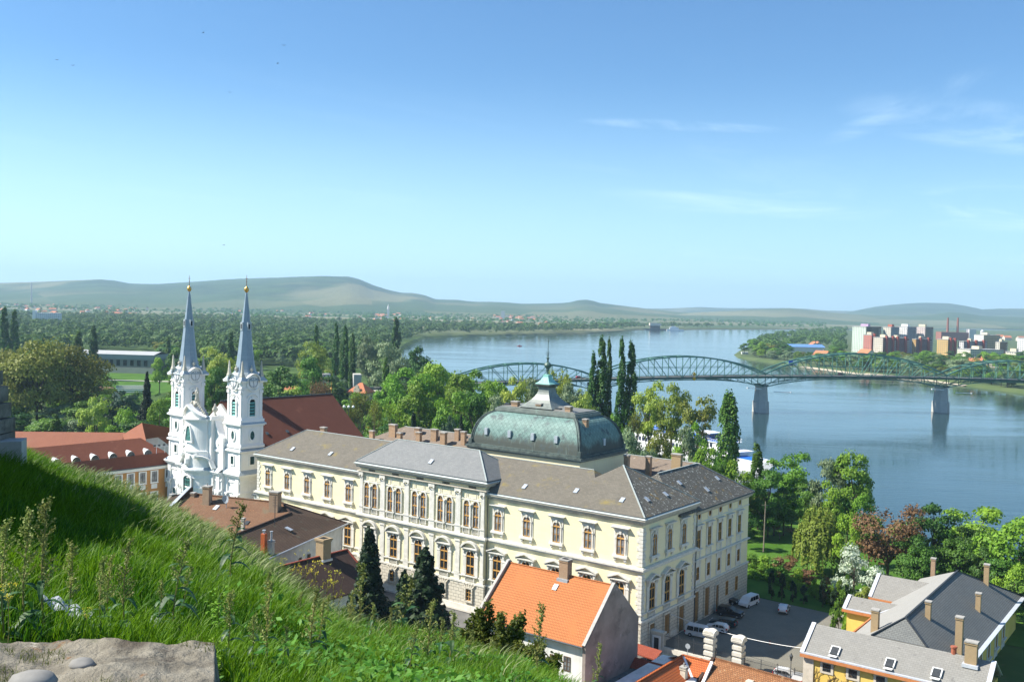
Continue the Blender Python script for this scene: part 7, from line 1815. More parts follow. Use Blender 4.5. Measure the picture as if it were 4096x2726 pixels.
def proto(key, kind, H, W, leafm, n, leaf, seed, z0f=.22, name='tree', asp=1.25, nc=26):
    """crown and trunk meshes of a kind of tree, H tall and W wide"""
    if kind in ('round', 'pop', 'vase', 'dome'): C_, N, S_, cc = clumpy(H, W, H * z0f, nc, n, leaf, seed, kind)
    elif kind == 'weep': C_, N, S_, cc = weep(H, W, n, leaf, seed)
    elif kind == 'conif': C_, N, S_, cc = conif(H, W, n, leaf, seed)
    V, F = leaf_quads(C_, N, S_, 2.4 if kind == 'weep' else asp)
    cm = np_mesh('crown', V, F, LM[leafm])
    rn = random.Random(seed)
    if kind in ('round', 'vase', 'dome'): tips = [tuple(cc[rn.randrange(len(cc))]) for _ in range(11)]
    elif kind == 'weep': tips = [(W * .35 * math.cos(a), W * .35 * math.sin(a), H * .85) for a in np.linspace(0, 5.5, 7)]
    else: tips = []
    tb = limbs(H, H * (.022 if kind != 'pop' else .014) + .06, tips, .34, seed); o = tb.build('trunk', BARK); tm = o.data; bpy.data.objects.remove(o)
    PROTO[key] = (cm, tm, H, W, name)
def barep(key, H, W, seed, leafm='twig', n=900, leaf=.3, name='tree'):
    rn = random.Random(seed); b = MB(); ends = []
    def grow(p, d, L, r, dep):
        q = p + d * L; m_ = p.lerp(q, .5) + Vector((rn.uniform(-1, 1), rn.uniform(-1, 1), 0)) * L * .07
        b.tube([p, m_, q], [r, r * .85, r * .62], 5 if dep < 3 else 3)
        if dep >= 5: ends.append(q); return
        if dep >= 3: ends.append(q)
        for _ in range(3 if dep < 4 else 2):
            dd = (d + Vector((rn.uniform(-.75, .75), rn.uniform(-.75, .75), rn.uniform(-.12, .5)))).normalized(); grow(q, dd, L * rn.uniform(.6, .82), r * .6, dep + 1)
    grow(Vector((0, 0, -.3)), Vector((.04, .02, 1)), H * .27, H * .018 + .05, 0)
    o = b.build('trunk', BARK); tm = o.data; bpy.data.objects.remove(o)
    E = np.array([tuple(e) for e in ends]); sel = RNG.integers(0, len(E), n); C_ = E[sel] + RNG.normal(0, .5, (n, 3)); V, F = leaf_quads(C_, rsph(n), leaf * RNG.uniform(.5, 1.3, n), 1.6)
    PROTO[key] = (np_mesh('crown', V, F, LM[leafm]), tm, H, W, name)
proto('round1', 'round', 16, 13, 'mid', 5200, .52, 11, .2, 'broadleaf_tree'); proto('round2', 'round', 15, 12, 'fresh', 5200, .5, 12, .16, 'broadleaf_tree'); proto('round3', 'round', 17, 12, 'deep', 5200, .52, 13, .2, 'broadleaf_tree')
proto('round4', 'round', 14, 12, 'yellow', 4600, .5, 14, .2, 'broadleaf_tree'); proto('plane', 'round', 28, 26, 'olive', 11000, .72, 15, .12, 'plane_tree', nc=60); proto('silver', 'round', 17, 13, 'silver', 5200, .5, 16, .12, 'willow_tree'); proto('silver2', 'dome', 14, 13, 'silver', 4800, .48, 17, .08, 'willow_tree')
proto('vase', 'vase', 18, 13, 'yellow', 4600, .48, 18, .3, 'ash_tree', nc=22); proto('vase2', 'vase', 16, 11, 'fresh', 4600, .48, 19, .26, 'ash_tree', nc=22); proto('vase3', 'vase', 17, 12, 'olive', 3600, .46, 20, .3, 'ash_tree', nc=20)
proto('pop', 'pop', 28, 5.2, 'deep', 9500, .5, 21, .05, 'poplar', nc=100); proto('pop2', 'pop', 26, 4.4, 'mid', 8000, .48, 22, .05, 'poplar', nc=90); proto('pop3', 'pop', 22, 7.0, 'mid', 8500, .5, 23, .08, 'poplar', nc=80)
proto('weep', 'weep', 15, 13, 'yellow', 9000, .42, 24, name='weeping_willow'); proto('spruce', 'conif', 20, 8.5, 'needle', 26000, .40, 25, name='spruce'); proto('spruce2', 'conif', 18, 9.5, 'needle', 26000, .42, 26, name='spruce'); proto('pine', 'round', 16, 9, 'bluish', 4200, .45, 27, .25, 'pine', nc=20)
proto('red', 'vase', 16, 14, 'red', 4200, .42, 28, .22, 'copper_tree', nc=24); proto('shrub', 'dome', 4, 5, 'mid', 2600, .26, 29, .02, 'shrub', nc=16); proto('shrub2', 'dome', 4, 5, 'fresh', 2600, .26, 30, .02, 'shrub', nc=16); proto('shrub3', 'dome', 4, 5, 'red', 2200, .26, 31, .02, 'shrub', nc=16); proto('shrubw', 'dome', 5, 6, 'white', 2600, .26, 32, .02, 'flowering_shrub', nc=16); proto('thuja', 'pop', 5, 1.7, 'needle', 1600, .2, 33, .02, 'thuja', nc=18); proto('shruby', 'dome', 4, 4.6, 'yellow', 2600, .24, 34, .02, 'shrub', nc=14)
barep('bare', 15, 13, 40, 'olive', 1100, .3, 'bare_tree'); barep('bare2', 13, 11, 41, 'red', 900, .3, 'bare_tree'); barep('bare3', 14, 10, 42, 'fresh', 1300, .32, 'bare_tree')
NT_ = [0]
def tree(key, x, y, h, w, label, cat='tree', group=None, z=3.0, rz=None):
    cm, tm, H, W, nm = PROTO[key]
    r = empty(nm, (x, y, z), random.uniform(0, 6.28) if rz is None else rz, label, cat, group)
    r.scale = (w / W, w / W, h / H)
    link('trunk', tm, r); link('crown', cm, r); NT_[0] += 1
    return r
def tpx(key, px, ptop, Y, wpx, label, cat='tree', group=None, z=3.0, base=None):
    """tree whose tip shows at (px, ptop) standing Y metres ahead, wpx photo pixels wide"""
    p = at(px, ptop, Y); depth = (p - Vector((0, 0, CAMH))).dot(fwd); return tree(key, p.x, p.y, p.z - z, wpx / FPX * depth, label, cat, group, z)
# ---- the trees one can name
tpx('plane', 150, 1372, 395, 250, 'huge olive-leaved plane tree behind the red school roof', group=None); tpx('plane', 290, 1392, 410, 240, 'second great plane tree right behind the huge one at left', group=None); tpx('plane', 30, 1410, 400, 200, 'plane tree cut by the left edge behind the ruined wall')
tpx('spruce', 588, 1485, 360, 92, 'dark spruce with pointed tip left of the church towers', 'spruce'); tpx('pine', 505, 1560, 345, 90, 'bluish pine left of the dark spruce', 'pine'); tpx('pine', 440, 1575, 350, 80, 'bluish pine farther left of the dark spruce', 'pine')
tpx('round4', 380, 1600, 320, 120, 'pale green chestnut behind the school ridge', 'tree'); tpx('round2', 490, 1640, 315, 110, 'round light green tree right behind the school corner block'); tpx('round2', 640, 1600, 330, 90, 'light green tree touching the left church tower')
tpx('pop', 373, 1312, 640, 42, 'dark poplar standing before the grey sports hall', 'poplar'); tpx('pop2', 312, 1330, 650, 48, 'poplar at the left end of the sports hall', 'poplar')
tpx('pop', 18, 1240, 720, 45, 'dark poplar at the left edge of the wood', 'poplar'); tpx('pop', 58, 1252, 720, 40, 'second dark poplar near the left edge of the wood', 'poplar'); tpx('round2', 640, 1432, 560, 62, 'round bright green tree on the lawn right of the sports hall')
for px, top, Y, w, lab in ((925, 1335, 620, 36, 'poplar just left of the right spire'), (1265, 1310, 640, 30, 'thin poplar in the wood left of the poplar row'), (1345, 1305, 600, 30, 'first poplar of the row behind the gate lodge'), (1382, 1318, 540, 34, 'tall dark poplar of the row behind the gate lodge'), (1412, 1348, 530, 28, 'lower poplar beside the tall dark one behind the gate lodge'), (1585, 1280, 760, 44, 'broad poplar at the wood edge near the river')): tpx('pop', px, top, Y, w, lab, 'poplar')
tpx('pop2', 1545, 1438, 430, 40, 'slim bright poplar right of the gate lodge', 'poplar')
tpx('silver', 1545, 1358, 520, 130, 'grey-green willow behind the slim bright poplar', 'willow'); tpx('silver', 1600, 1420, 470, 90, 'grey willow nearer the river behind the park'); tpx('round3', 1668, 1400, 500, 100, 'dark tree leaning over the river left of the bridge')
tpx('silver', 1480, 1340, 560, 90, 'grey willow behind the two tall poplars'); tpx('round4', 1255, 1375, 520, 110, 'yellowish tree among green ones right of the right spire'); tpx('round1', 1245, 1430, 430, 100, 'rounded green tree above the church roof'); tpx('bare2', 1290, 1475, 380, 120, 'brown bare bush behind the church ridge', 'tree')
tpx('bare', 1440, 1520, 330, 150, 'bare dark-branched tree at the rear of church roof'); tpx('bare', 1410, 1580, 310, 90, 'small bare tree beside the rear end of church roof'); tpx('bare', 1500, 1560, 318, 90, 'bare tree with twisted trunk left of the park trees'); tpx('round3', 1120, 1480, 400, 150, 'dark tree behind the right church tower'); tpx('silver', 1010, 1470, 420, 110, 'greyish tree right beside the right spire base'); tpx('vase', 880, 1400, 440, 110, 'yellow-green tree between the two spires')
tpx('round1', 720, 1490, 420, 100, 'green tree between left tower and spruce'); tpx('round1', 860, 1470, 400, 90, 'green tree low between the church towers')
for px, top, Y, w, k in ((1640, 1475, 360, 170, 'vase2'), (1760, 1460, 365, 190, 'round2'), (1850, 1500, 350, 150, 'round2'), (1930, 1490, 375, 150, 'vase2'), (1680, 1545, 330, 150, 'round2'), (1800, 1570, 320, 150, 'vase2'), (1590, 1560, 335, 110, 'bare3'), (1900, 1570, 330, 120, 'round1'), (1980, 1530, 360, 110, 'round2'), (1560, 1500, 400, 110, 'round2')): tpx(k, px, top, Y, w, 'fresh green tree in the park between church and dome', group='park trees between church and dome')
tpx('spruce2', 1655, 1645, 290, 100, 'dark bushy conifer behind the row of roof chimneys', 'conifer'); tpx('spruce', 1845, 1655, 275, 70, 'dark conifer close to the left side of dome', 'conifer'); tpx('pine', 1800, 1660, 285, 60, 'bluish conifer left of the dark one at the dome', 'conifer')
for px, top, Y, w, k in ((1990, 1570, 330, 110, 'silver'), (2060, 1520, 350, 110, 'round4'), (2120, 1500, 360, 110, 'silver'), (2080, 1600, 310, 100, 'silver2'), (2230, 1495, 350, 120, 'round4'), (2290, 1530, 340, 110, 'silver'), (2330, 1590, 320, 110, 'round4'), (1960, 1640, 300, 80, 'silver'), (2370, 1620, 325, 80, 'vase')): tpx(k, px, top, Y, w, 'pale willow-green tree behind the copper dome', group='pale trees behind the dome')
for px, top, Y, w, lab in ((2408, 1375, 345, 62, 'tallest poplar of the pair of groups right of dome'), (2375, 1432, 345, 44, 'lower poplar at the left of the group beside dome'), (2437, 1380, 348, 36, 'thin poplar at the right of the group beside dome'), (2487, 1378, 340, 46, 'dark poplar at the left of the second group'), (2527, 1392, 340, 56, 'dark poplar at the right of the second group')): tpx('pop', px, top, Y, w, lab, 'poplar')
for px, top, Y, w, k, lab in ((2600, 1530, 330, 130, 'vase', 'yellow-green ash between poplars and the ship'), (2690, 1535, 325, 130, 'vase', 'second yellow-green ash before the ship'), (2790, 1570, 315, 140, 'vase3', 'windswept olive ash before the ship'), (2550, 1600, 300, 110, 'bare', 'half bare tree right of dark poplars'), (2520, 1700, 265, 120, 'silver2', 'silvery willow behind the rear palace roof'), (2640, 1700, 262, 110, 'vase3', 'olive willow behind the palace chimneys'), (2745, 1690, 262, 100, 'silver', 'pale willow right of the palace chimneys'), (2470, 1640, 300, 90, 'bare3', 'thin half bare tree beside the second poplars'),
        (2915, 1592, 285, 105, 'pop3', 'broad bright poplar in front of the ship'), (2830, 1790, 235, 110, 'round2', 'bright green small tree at the palace rear corner'), (2960, 1850, 235, 120, 'vase2', 'green tree behind the lichened roof hip'), (3030, 1780, 255, 60, 'pop2', 'thin airy tree in front of the ship bow'), (3080, 1880, 238, 130, 'round1', 'green tree covering the ship bow'), (3165, 1815, 255, 160, 'vase2', 'big fresh tree right of the ship bow'), (3320, 1825, 245, 130, 'silver', 'grey-green tree before the open river'), (3420, 1815, 240, 170, 'round2', 'bright broad tree standing alone against the river'), (3340, 1930, 228, 110, 'vase2', 'lighter tree under the bright broad one'), (2880, 1780, 250, 70, 'bare3', 'sparse tree below the broad bright poplar')): tpx(k, px, top, Y, w, lab)
tpx('weep', 3280, 2012, 205, 190, 'weeping willow on the lawn right of palace', 'willow'); tpx('round2', 3385, 2060, 200, 110, 'bright yellow-green tree beside the weeping willow'); tpx('red', 3560, 2012, 196, 260, 'large reddish-brown tree behind the yellow house', 'tree'); tpx('round3', 3745, 2032, 200, 180, 'dense dark green tree right of the reddish one'); tpx('vase2', 3900, 2028, 205, 230, 'bright yellow-green tree at the right by the river'); tpx('round2', 4080, 2070, 185, 280, 'tall green tree at the right edge behind yellow house'); tpx('round1', 4010, 2230, 180, 170, 'green tree behind the far eaves of yellow house'); tpx('round1', 4110, 2330, 172, 160, 'tree at the right edge below the tall green one')
tpx('shrubw', 3420, 2190, 190, 170, 'white flowering shrub under the reddish tree', 'shrub'); tpx('shrubw', 3480, 2260, 180, 120, 'second white flowering shrub by the lawn', 'shrub'); tpx('bare2', 3120, 2090, 235, 110, 'brown leafless bush left of the weeping willow', 'bush'); tpx('shruby', 3455, 2330, 172, 90, 'yellow-green round bush behind the small yellow wing', 'bush'); tpx('round1', 3060, 2000, 235, 130, 'shady green tree right of palace corner'); tpx('round3', 3140, 1960, 240, 110, 'dark tree behind the brown bush'); tpx('vase', 2995, 1960, 238, 90, 'light tree close to the palace rear corner'); tpx('round3', 3660, 2150, 190, 150, 'dark shrubby tree behind the yellow house roof'); tpx('round1', 3830, 2160, 190, 150, 'green tree left of the far chimney of yellow house')
for px, top, Y, w, k in ((3000, 2215, 208, 90, 'shrub'), (3070, 2205, 206, 110, 'shrub2'), (3140, 2215, 202, 110, 'shrub3'), (3180, 2270, 195, 90, 'shrub2'), (3030, 2250, 202, 90, 'shrub2'), (3230, 2270, 196, 70, 'shrub3'), (3110, 2245, 198, 90, 'shrub')): tpx(k, px, top, Y, w, 'low shrub at the edge of palace lawn', 'shrub', 'shrubs along the lawn right of palace')
for px, top, Y, w, k in ((3300, 2295, 186, 50, 'shrub3'), (3345, 2300, 184, 55, 'shrub2'), (3390, 2310, 182, 45, 'shrub'), (3260, 2300, 188, 40, 'shrub2')): tpx(k, px, top, Y, w, 'small bush in the flower bed on lawn', 'bush', 'bushes of the flower bed on the lawn')
for k in range(9): p = town(4.5 + k * 2.0 + (k // 4) * 1.5, 43.5 + .3 * k); tree('thuja', p.x, p.y, random.uniform(3.4, 5.6), 1.7, 'dark columnar thuja in the shade at the rear of the yard', 'thuja', 'thujas at the rear of the yard')
tpx('shrub', 3360, 2370, 168, 60, 'dark bush behind the iron railing of the yard', 'bush'); tpx('shrub2', 3400, 2385, 165, 50, 'bush between railing and yellow wing', 'bush')
tpx('spruce', 1480, 2112, 139, 300, 'tall dark spruce in front of the palace, thinner top', 'spruce', z=2.5); tpx('spruce2', 1698, 2185, 135, 400, 'broad dark spruce right of the taller one before palace', 'spruce', z=2.5); tpx('spruce2', 1618, 2275, 134, 260, 'small dark spruce squeezed between the two spruces', 'spruce', z=2.5)
for px, top, Y, w, k in ((2975, 1930, 250, 110, 'round1'), (3035, 1960, 246, 110, 'round3'), (3100, 1990, 240, 110, 'vase2'), (3170, 1985, 244, 110, 'round2'), (2990, 2050, 225, 80, 'round3'), (3230, 1930, 250, 110, 'round1'), (3370, 2000, 228, 110, 'round3'), (3445, 1980, 226, 100, 'round2'), (3480, 2060, 212, 120, 'round1'), (3620, 2080, 205, 130, 'vase'), (3680, 2190, 186, 120, 'round1'), (3780, 2110, 198, 120, 'round1'), (3860, 2120, 196, 130, 'round3'), (3960, 2120, 194, 120, 'round1'), (3930, 2200, 184, 110, 'round3'), (4060, 2260, 176, 130, 'round2'), (4100, 2190, 186, 140, 'round3'), (2890, 1850, 242, 80, 'round1'), (2720, 1790, 250, 90, 'round2'), (2600, 1780, 252, 90, 'silver2'), (2790, 1700, 268, 80, 'vase2')): tpx(k, px, top, Y, w, 'bushy green tree in the belt along the bank right of the palace', group='trees in the belt along the near bank')
# shrubs on the castle slope at lower middle
BIG = leaf_mat('slope_shrub_leaves', (.055, .085, .010), (.135, .155, .022), .32, .25)
def slope_shrub(px, ptop, pbot, Y, wpx, label, m=BIG, n=20000):
    p = at(px, pbot, Y); h = at(px, ptop, Y).z - p.z; W = wpx / FPX * Y; C_ = []; N_ = []; st = MB()
    for k in range(34):
        a = RNG.uniform(0, 6.28); r = W / 2 * math.sqrt(RNG.uniform(0, 1)); hh = h * RNG.uniform(.45, 1.) * (1 - .35 * (2 * r / W) ** 2)
        e = np.array([r * math.cos(a), r * math.sin(a), hh]); st.tube([(e[0] * .15, e[1] * .15, -.4), tuple(e * np.array([.6, .6, .55])), tuple(e)], [.03, .018, .004], 4)
        m_ = n // 34; t = RNG.uniform(.25, 1, m_) ** .7; q = e[None, :] * np.stack([t ** 1.2, t ** 1.2, t], 1) + RNG.normal(0, .17, (m_, 3)) * (1.15 - .7 * t)[:, None]; C_.append(q)
    C_ = np.concatenate(C_); N = unit(rsph(len(C_)) + np.array([-.2, -.2, .5])); V, F = leaf_quads(C_, N, (.05 + .0008 * Y) * RNG.uniform(.5, 1.4, len(C_)), 1.7)
    r_ = empty('slope_shrub', p, 0, label, 'shrub'); link('leaves', np_mesh('leaves', V, F, m), r_); st.build('stems', BARK, r_); return r_
slope_shrub(1975, 2395, 2720, 36, 300, 'big yellow-olive shrub in front of the orange roof'); slope_shrub(2120, 2560, 2800, 30, 260, 'olive shrub before the white wall with windows'); slope_shrub(1850, 2540, 2740, 30, 200, 'low olive shrub left of the big one'); slope_shrub(2010, 2640, 2830, 22, 330, 'dense green shrub at the bottom under the orange house', leaf_mat('slope_shrub_green', (.04, .09, .012), (.09, .16, .025), .32, .25))
for px, ptop, Y, lab in ((2390, 2575, 13, 'tall sprouting weed before the bare gable'), (2150, 2420, 12.5, 'thin bare sprout rising before the orange roof'), (2370, 2690, 12, 'small sprouting weed at the bottom edge')):
    q = at(px, 2790, Y); h = at(px, ptop, Y).z - q.z; o = copy_tree([o for o in bpy.data.objects if o.name.startswith('tall_weed')][2]); s_ = h / .8; o.location = q; o.scale = (s_, s_, s_); tag(o, lab, 'weed')
    if 'group' in o: del o['group']
# ---- scattered trees: individuals near, a wood beyond
def img(x, y, z):
    d = Vector((x, y, z - CAMH)); X = d.dot(rt0); Yv = -d.dot(up0); Zv = d.dot(fwd); X /= Zv; Yv /= Zv
    return 2048 + FPX * (X * math.cos(ROLL) - Yv * math.sin(ROLL)), 1363 + FPX * (X * math.sin(ROLL) + Yv * math.cos(ROLL))
CLEAR = [(270, 610, 1398, 1500), (480, 690, 1480, 1560), (1395, 1500, 1455, 1545), (1040, 1200, 1450, 1490), (130, 220, 1235, 1268), (3395, 4096, 1290, 1400), (3180, 3310, 1376, 1400), (3120, 3330, 1700, 1800)]
def blocked(x, y, h, w):
    u0, v0 = img(x - w / 2, y, 3 + h); u1, v1 = img(x + w / 2, y, 3 + h * .3)
    return any(u1 > a and u0 < b_ and v1 > c_ + (0) and v0 < d_ for a, b_, c_, d_ in CLEAR)
def inside(poly, x, y):
    r = False; j = len(poly) - 1
    for i in range(len(poly)):
        if (poly[i][1] > y) != (poly[j][1] > y) and x < (poly[j][0] - poly[i][0]) * (y - poly[i][1]) / (poly[j][1] - poly[i][1]) + poly[i][0]: r = not r
        j = i
    return r
LANDN = NEARSHORE + [(6000, 14500), (-14000, 14500), (-14000, -400), (260, -400)]
rn = random.Random(21); placed = []; cnt = 0; tries = 0
KINDS_ = ['round1', 'round2', 'round3', 'round1', 'silver', 'round4', 'vase2', 'round3', 'round1', 'vase3', 'round2']
GLAB = {'round1': 'green broadleaf tree in the wood between church and river', 'round2': 'bright green tree in the wood between church and river', 'round3': 'dark green tree in the wood between church and river', 'silver': 'greyish willow in the wood between church and river', 'round4': 'yellowish tree in the wood between church and river', 'vase2': 'loose green tree in the wood between church and river', 'vase3': 'olive tree in the wood between church and river', 'pop2': 'poplar rising from the wood between church and river'}
while cnt < 255 and tries < 9000:
    tries += 1
    y = 300 + 620 * rn.random() ** 1.1; u = rn.uniform(-120, 1720); x = (u - 2048) / FPX * y
    if not inside(LANDN, x, y): continue
    k = rn.choice(KINDS_); 
    if rn.random() < .035: k = 'pop2'
    h = rn.uniform(10, 19); w = h * rn.uniform(.7, 1.0) if k != 'pop2' else 4.5
    if k == 'pop2': h = rn.uniform(18, 26)
    if y < 420: h *= .8
    if blocked(x, y, h, w): continue
    if any((x - a) ** 2 + (y - b_) ** 2 < (.40 * (w + c_)) ** 2 for a, b_, c_ in placed): continue
    if (chl(0, 0) - Vector((x, y, 0))).length < 75: continue
    placed.append((x, y, w)); tree(k, x, y, h, w, GLAB[k], 'tree', GLAB[k].replace(' tree in', ' trees in').replace('willow in', 'willows in').replace('poplar rising', 'poplars rising')); cnt += 1
pu, hu = [], []
while len(pu) < 1500:
    y = rn.uniform(290, 900); u = rn.uniform(-150, 1720); x = (u - 2048) / FPX * y
    if not inside(LANDN, x - 4, y) or not inside(LANDN, x + 8, y) or (chl(0, 0) - Vector((x, y, 0))).length < 85 or (u > 1350 and y < 420): continue
    h = rn.uniform(3, 8.5)
    if blocked(x, y, h, h): continue
    pu.append((x, y)); hu.append(h)
UNDER = (pu, hu)
# trees along the near bank and before the bridge
for k in range(26):
    i = rn.choice(range(9, 14)); (xa, ya), (xb, yb) = NEARSHORE[i], NEARSHORE[i + 1]; t = rn.random(); x = xa + (xb - xa) * t - rn.uniform(6, 26); y = ya + (yb - ya) * t
    kk = rn.choice(['round2', 'round1', 'silver', 'vase2', 'silver2']); h = rn.uniform(9, 15); tree(kk, x, y, h, h * .85, 'leafy tree on the bank near the bridge end', 'tree', 'trees on the bank near the bridge end')
for px, top, Y, w, k in ((1790, 1490, 480, 120, 'round2'), (1850, 1515, 470, 110, 'round1'), (1930, 1530, 465, 110, 'vase2'), (1720, 1470, 500, 110, 'silver'), (2010, 1545, 455, 90, 'round2'), (2160, 1530, 450, 100, 'silver'), (2260, 1555, 440, 100, 'round2'), (2330, 1560, 440, 70, 'round4'), (1680, 1490, 470, 110, 'round2')): tpx(k, px, top, Y, w, 'leafy tree on the bank near the bridge end', 'tree', 'trees on the bank near the bridge end')
# far bank individuals
FL = 'rounded tree on the far bank behind the bridge'
c2 = 0; pl2 = []; tries = 0
while c2 < 120 and tries < 6000:
    tries += 1; y = rn.uniform(720, 1330); u = rn.uniform(2975, 4250); x = (u - 2048) / FPX * y
    if not inside(FARBANK, x, y): continue
    k = rn.choice(['round1', 'round2', 'round3', 'silver', 'round1', 'vase2', 'vase3']); h = rn.uniform(9, 19); w = h * rn.uniform(.8, 1.1)
    if blocked(x, y, h, w) or any((x - a) ** 2 + (y - b_) ** 2 < (.38 * (w + c_)) ** 2 for a, b_, c_ in pl2): continue
    pl2.append((x, y, w)); tree(k, x, y, h, w, FL, 'tree', 'trees on the far bank behind the bridge', 2.6); c2 += 1
# shoreline belt of the far bank
for i in range(0, 9):
    (xa, ya), (xb, yb) = FARBANK[i], FARBANK[i + 1]; L = math.hypot(xb - xa, yb - ya)
    for j in range(int(L / 11)):
        t = (j + rn.random()) / (L / 11); x = xa + (xb - xa) * t + rn.uniform(8, 20); y = ya + (yb - ya) * t + rn.uniform(0, 8); h = rn.uniform(6, 14); k = rn.choice(['round1', 'round3', 'silver', 'round2'])
        if blocked(x, y, h, h): continue
        tree(k, x, y, h, h * 1.05, FL, 'tree', 'trees on the far bank behind the bridge', 2.3)
# the distant woods as one mass each
def wood(name, pts, hs, m, nl, leafk=.13, z=3.0, seed=1):
    rs = np.random.default_rng(seed); n = len(pts); pts = np.array(pts); hs = np.array(hs); C_ = np.repeat(np.column_stack([pts, np.full(n, z)]), nl, 0); H_ = np.repeat(hs, nl); W_ = H_ * np.repeat(rs.uniform(.75, 1.15, n), nl)
    lob = rs.normal(size=(n * 5, 3)); lob /= np.linalg.norm(lob, axis=1)[:, None]; lob[:, 2] = np.abs(lob[:, 2]) * .9
    li = np.repeat(np.arange(n), nl) * 5 + rs.integers(0, 5, n * nl)
    d = rs.normal(size=(n * nl, 3)); d /= np.linalg.norm(d, axis=1)[:, None]; d[:, 2] = np.where(d[:, 2] < -.35, -d[:, 2], d[:, 2])
    P_ = C_.copy(); P_[:, 2] += H_ * .52; P_ += lob[li] * (W_ * .27)[:, None] * np.array([1, 1, .85]); P_ += d * (W_ * .26)[:, None]
    N_ = unit(d + .35 * lob[li] + rs.normal(size=d.shape) * .3); V, F = leaf_quads(P_, N_, H_ * leafk * rs.uniform(.7, 1.3, n * nl), 1.2)
    return link(name, np_mesh(name, V, F, m), kind='stuff')
WOODM = leaf_mat('far_foliage', (.050, .125, .022), (.11, .215, .042), .25, .1, dark=(.06, .15, .04))
WOODS = leaf_mat('far_willow_foliage', (.085, .16, .055), (.15, .235, .085), .25, .1, dark=(.07, .16, .045))
pa, ha, pb, hb = [], [], [], []
n = 0
while n < 4200:
    y = 820 + 1700 * rn.random() ** 1.3; u = rn.uniform(-250, 2700); x = (u - 2048) / FPX * y
    if not inside(LANDN, x - 4, y) or not inside(LANDN, x + 12, y): continue
    h = rn.uniform(11, 20)
    if blocked(x, y, h, h): continue
    (pa if rn.random() < .7 else pb).append((x, y)); (ha if len(pa) > len(ha) else hb).append(h); n += 1
# dense belt along the far shore of the river
sh = NEARSHORE[15:25]
for (xa, ya), (xb, yb) in zip(sh, sh[1:]):
    L = math.hypot(xb - xa, yb - ya)
    for j in range(int(L / 5.5)):
        t = rn.random(); off = rn.uniform(2, 60); dx_, dy_ = (xb - xa) / L, (yb - ya) / L; x = xa + (xb - xa) * t - dy_ * off; y = ya + (yb - ya) * t + dx_ * off
        pb.append((x, y)) if rn.random() < .6 else pa.append((x, y)); h = rn.uniform(11, 21) * (1 if off > 12 else .7)
        (ha if len(pa) > len(ha) else hb).append(h)
wood('wood_undergrowth', UNDER[0], UNDER[1], WOODM, 90, .12, seed=8)
wood('far_wood', pa, ha, WOODM, 75, seed=3); wood('far_willow_wood', pb, hb, WOODS, 75, seed=4)
pa, ha = [], []
for _ in range(4200):
    y = 2300 + 3600 * rn.random(); u = rn.uniform(-300, 3300); x = (u - 2048) / FPX * y
    if inside(LANDN, x, y) and mnoise.noise(Vector((x * .0022, y * .0016, 5))) > -.12: pa.append((x, y)); ha.append(rn.uniform(9, 18))
wood('distant_tree_lines', pa, ha, WOODM, 40, .2, seed=5)
pa, ha = [], []
for _ in range(3600):
    y = 1330 + 2600 * rn.random() ** 1.2; u = rn.uniform(3000, 4400); x = (u - 2048) / FPX * y
    if inside(FARBANK, x, y) and not blocked(x, y, 15, 14): pa.append((x, y)); ha.append(rn.uniform(9, 17))
wood('far_bank_wood', pa, ha, WOODM, 70, .15, 2.6, seed=6)
# ================================================================ far buildings, ships, haze
def grid_mat(name, wall, win, w=3., h=2.9, band_=None):
    """wall with a regular grid of window openings, from face metres"""
    if name in MATS: return MATS[name]
    s = NT(name); b_ = s.n('ShaderNodeTexBrick'); s.t.links.new(s.tc.outputs['UV'], b_.inputs['Vector']); b_.offset = 0
    for k, q in (('Scale', 1.), ('Brick Width', w), ('Row Height', h), ('Mortar Size', .75), ('Mortar Smooth', 0.)): b_.inputs[k].default_value = q
    s.set(b_.inputs['Color1'], win); s.set(b_.inputs['Color2'], tuple(min(1, q * 2.2) for q in win)); c2 = s.mix(s.rng(s.noise(.15, 3), .4, .6), wall, tuple(q * .9 for q in wall)); s.set(b_.inputs['Mortar'], c2)
    s.t.links.new(b_.outputs['Color'], s.p.inputs['Base Color']); s.p.inputs['Roughness'].default_value = .8; MATS[name] = s.m; return s.m
def plain(n, c, r=.85): return mat(n, c, tuple(min(1, q * 1.1) for q in c), .2, rough=r)
WIN = (.05, .06, .07)
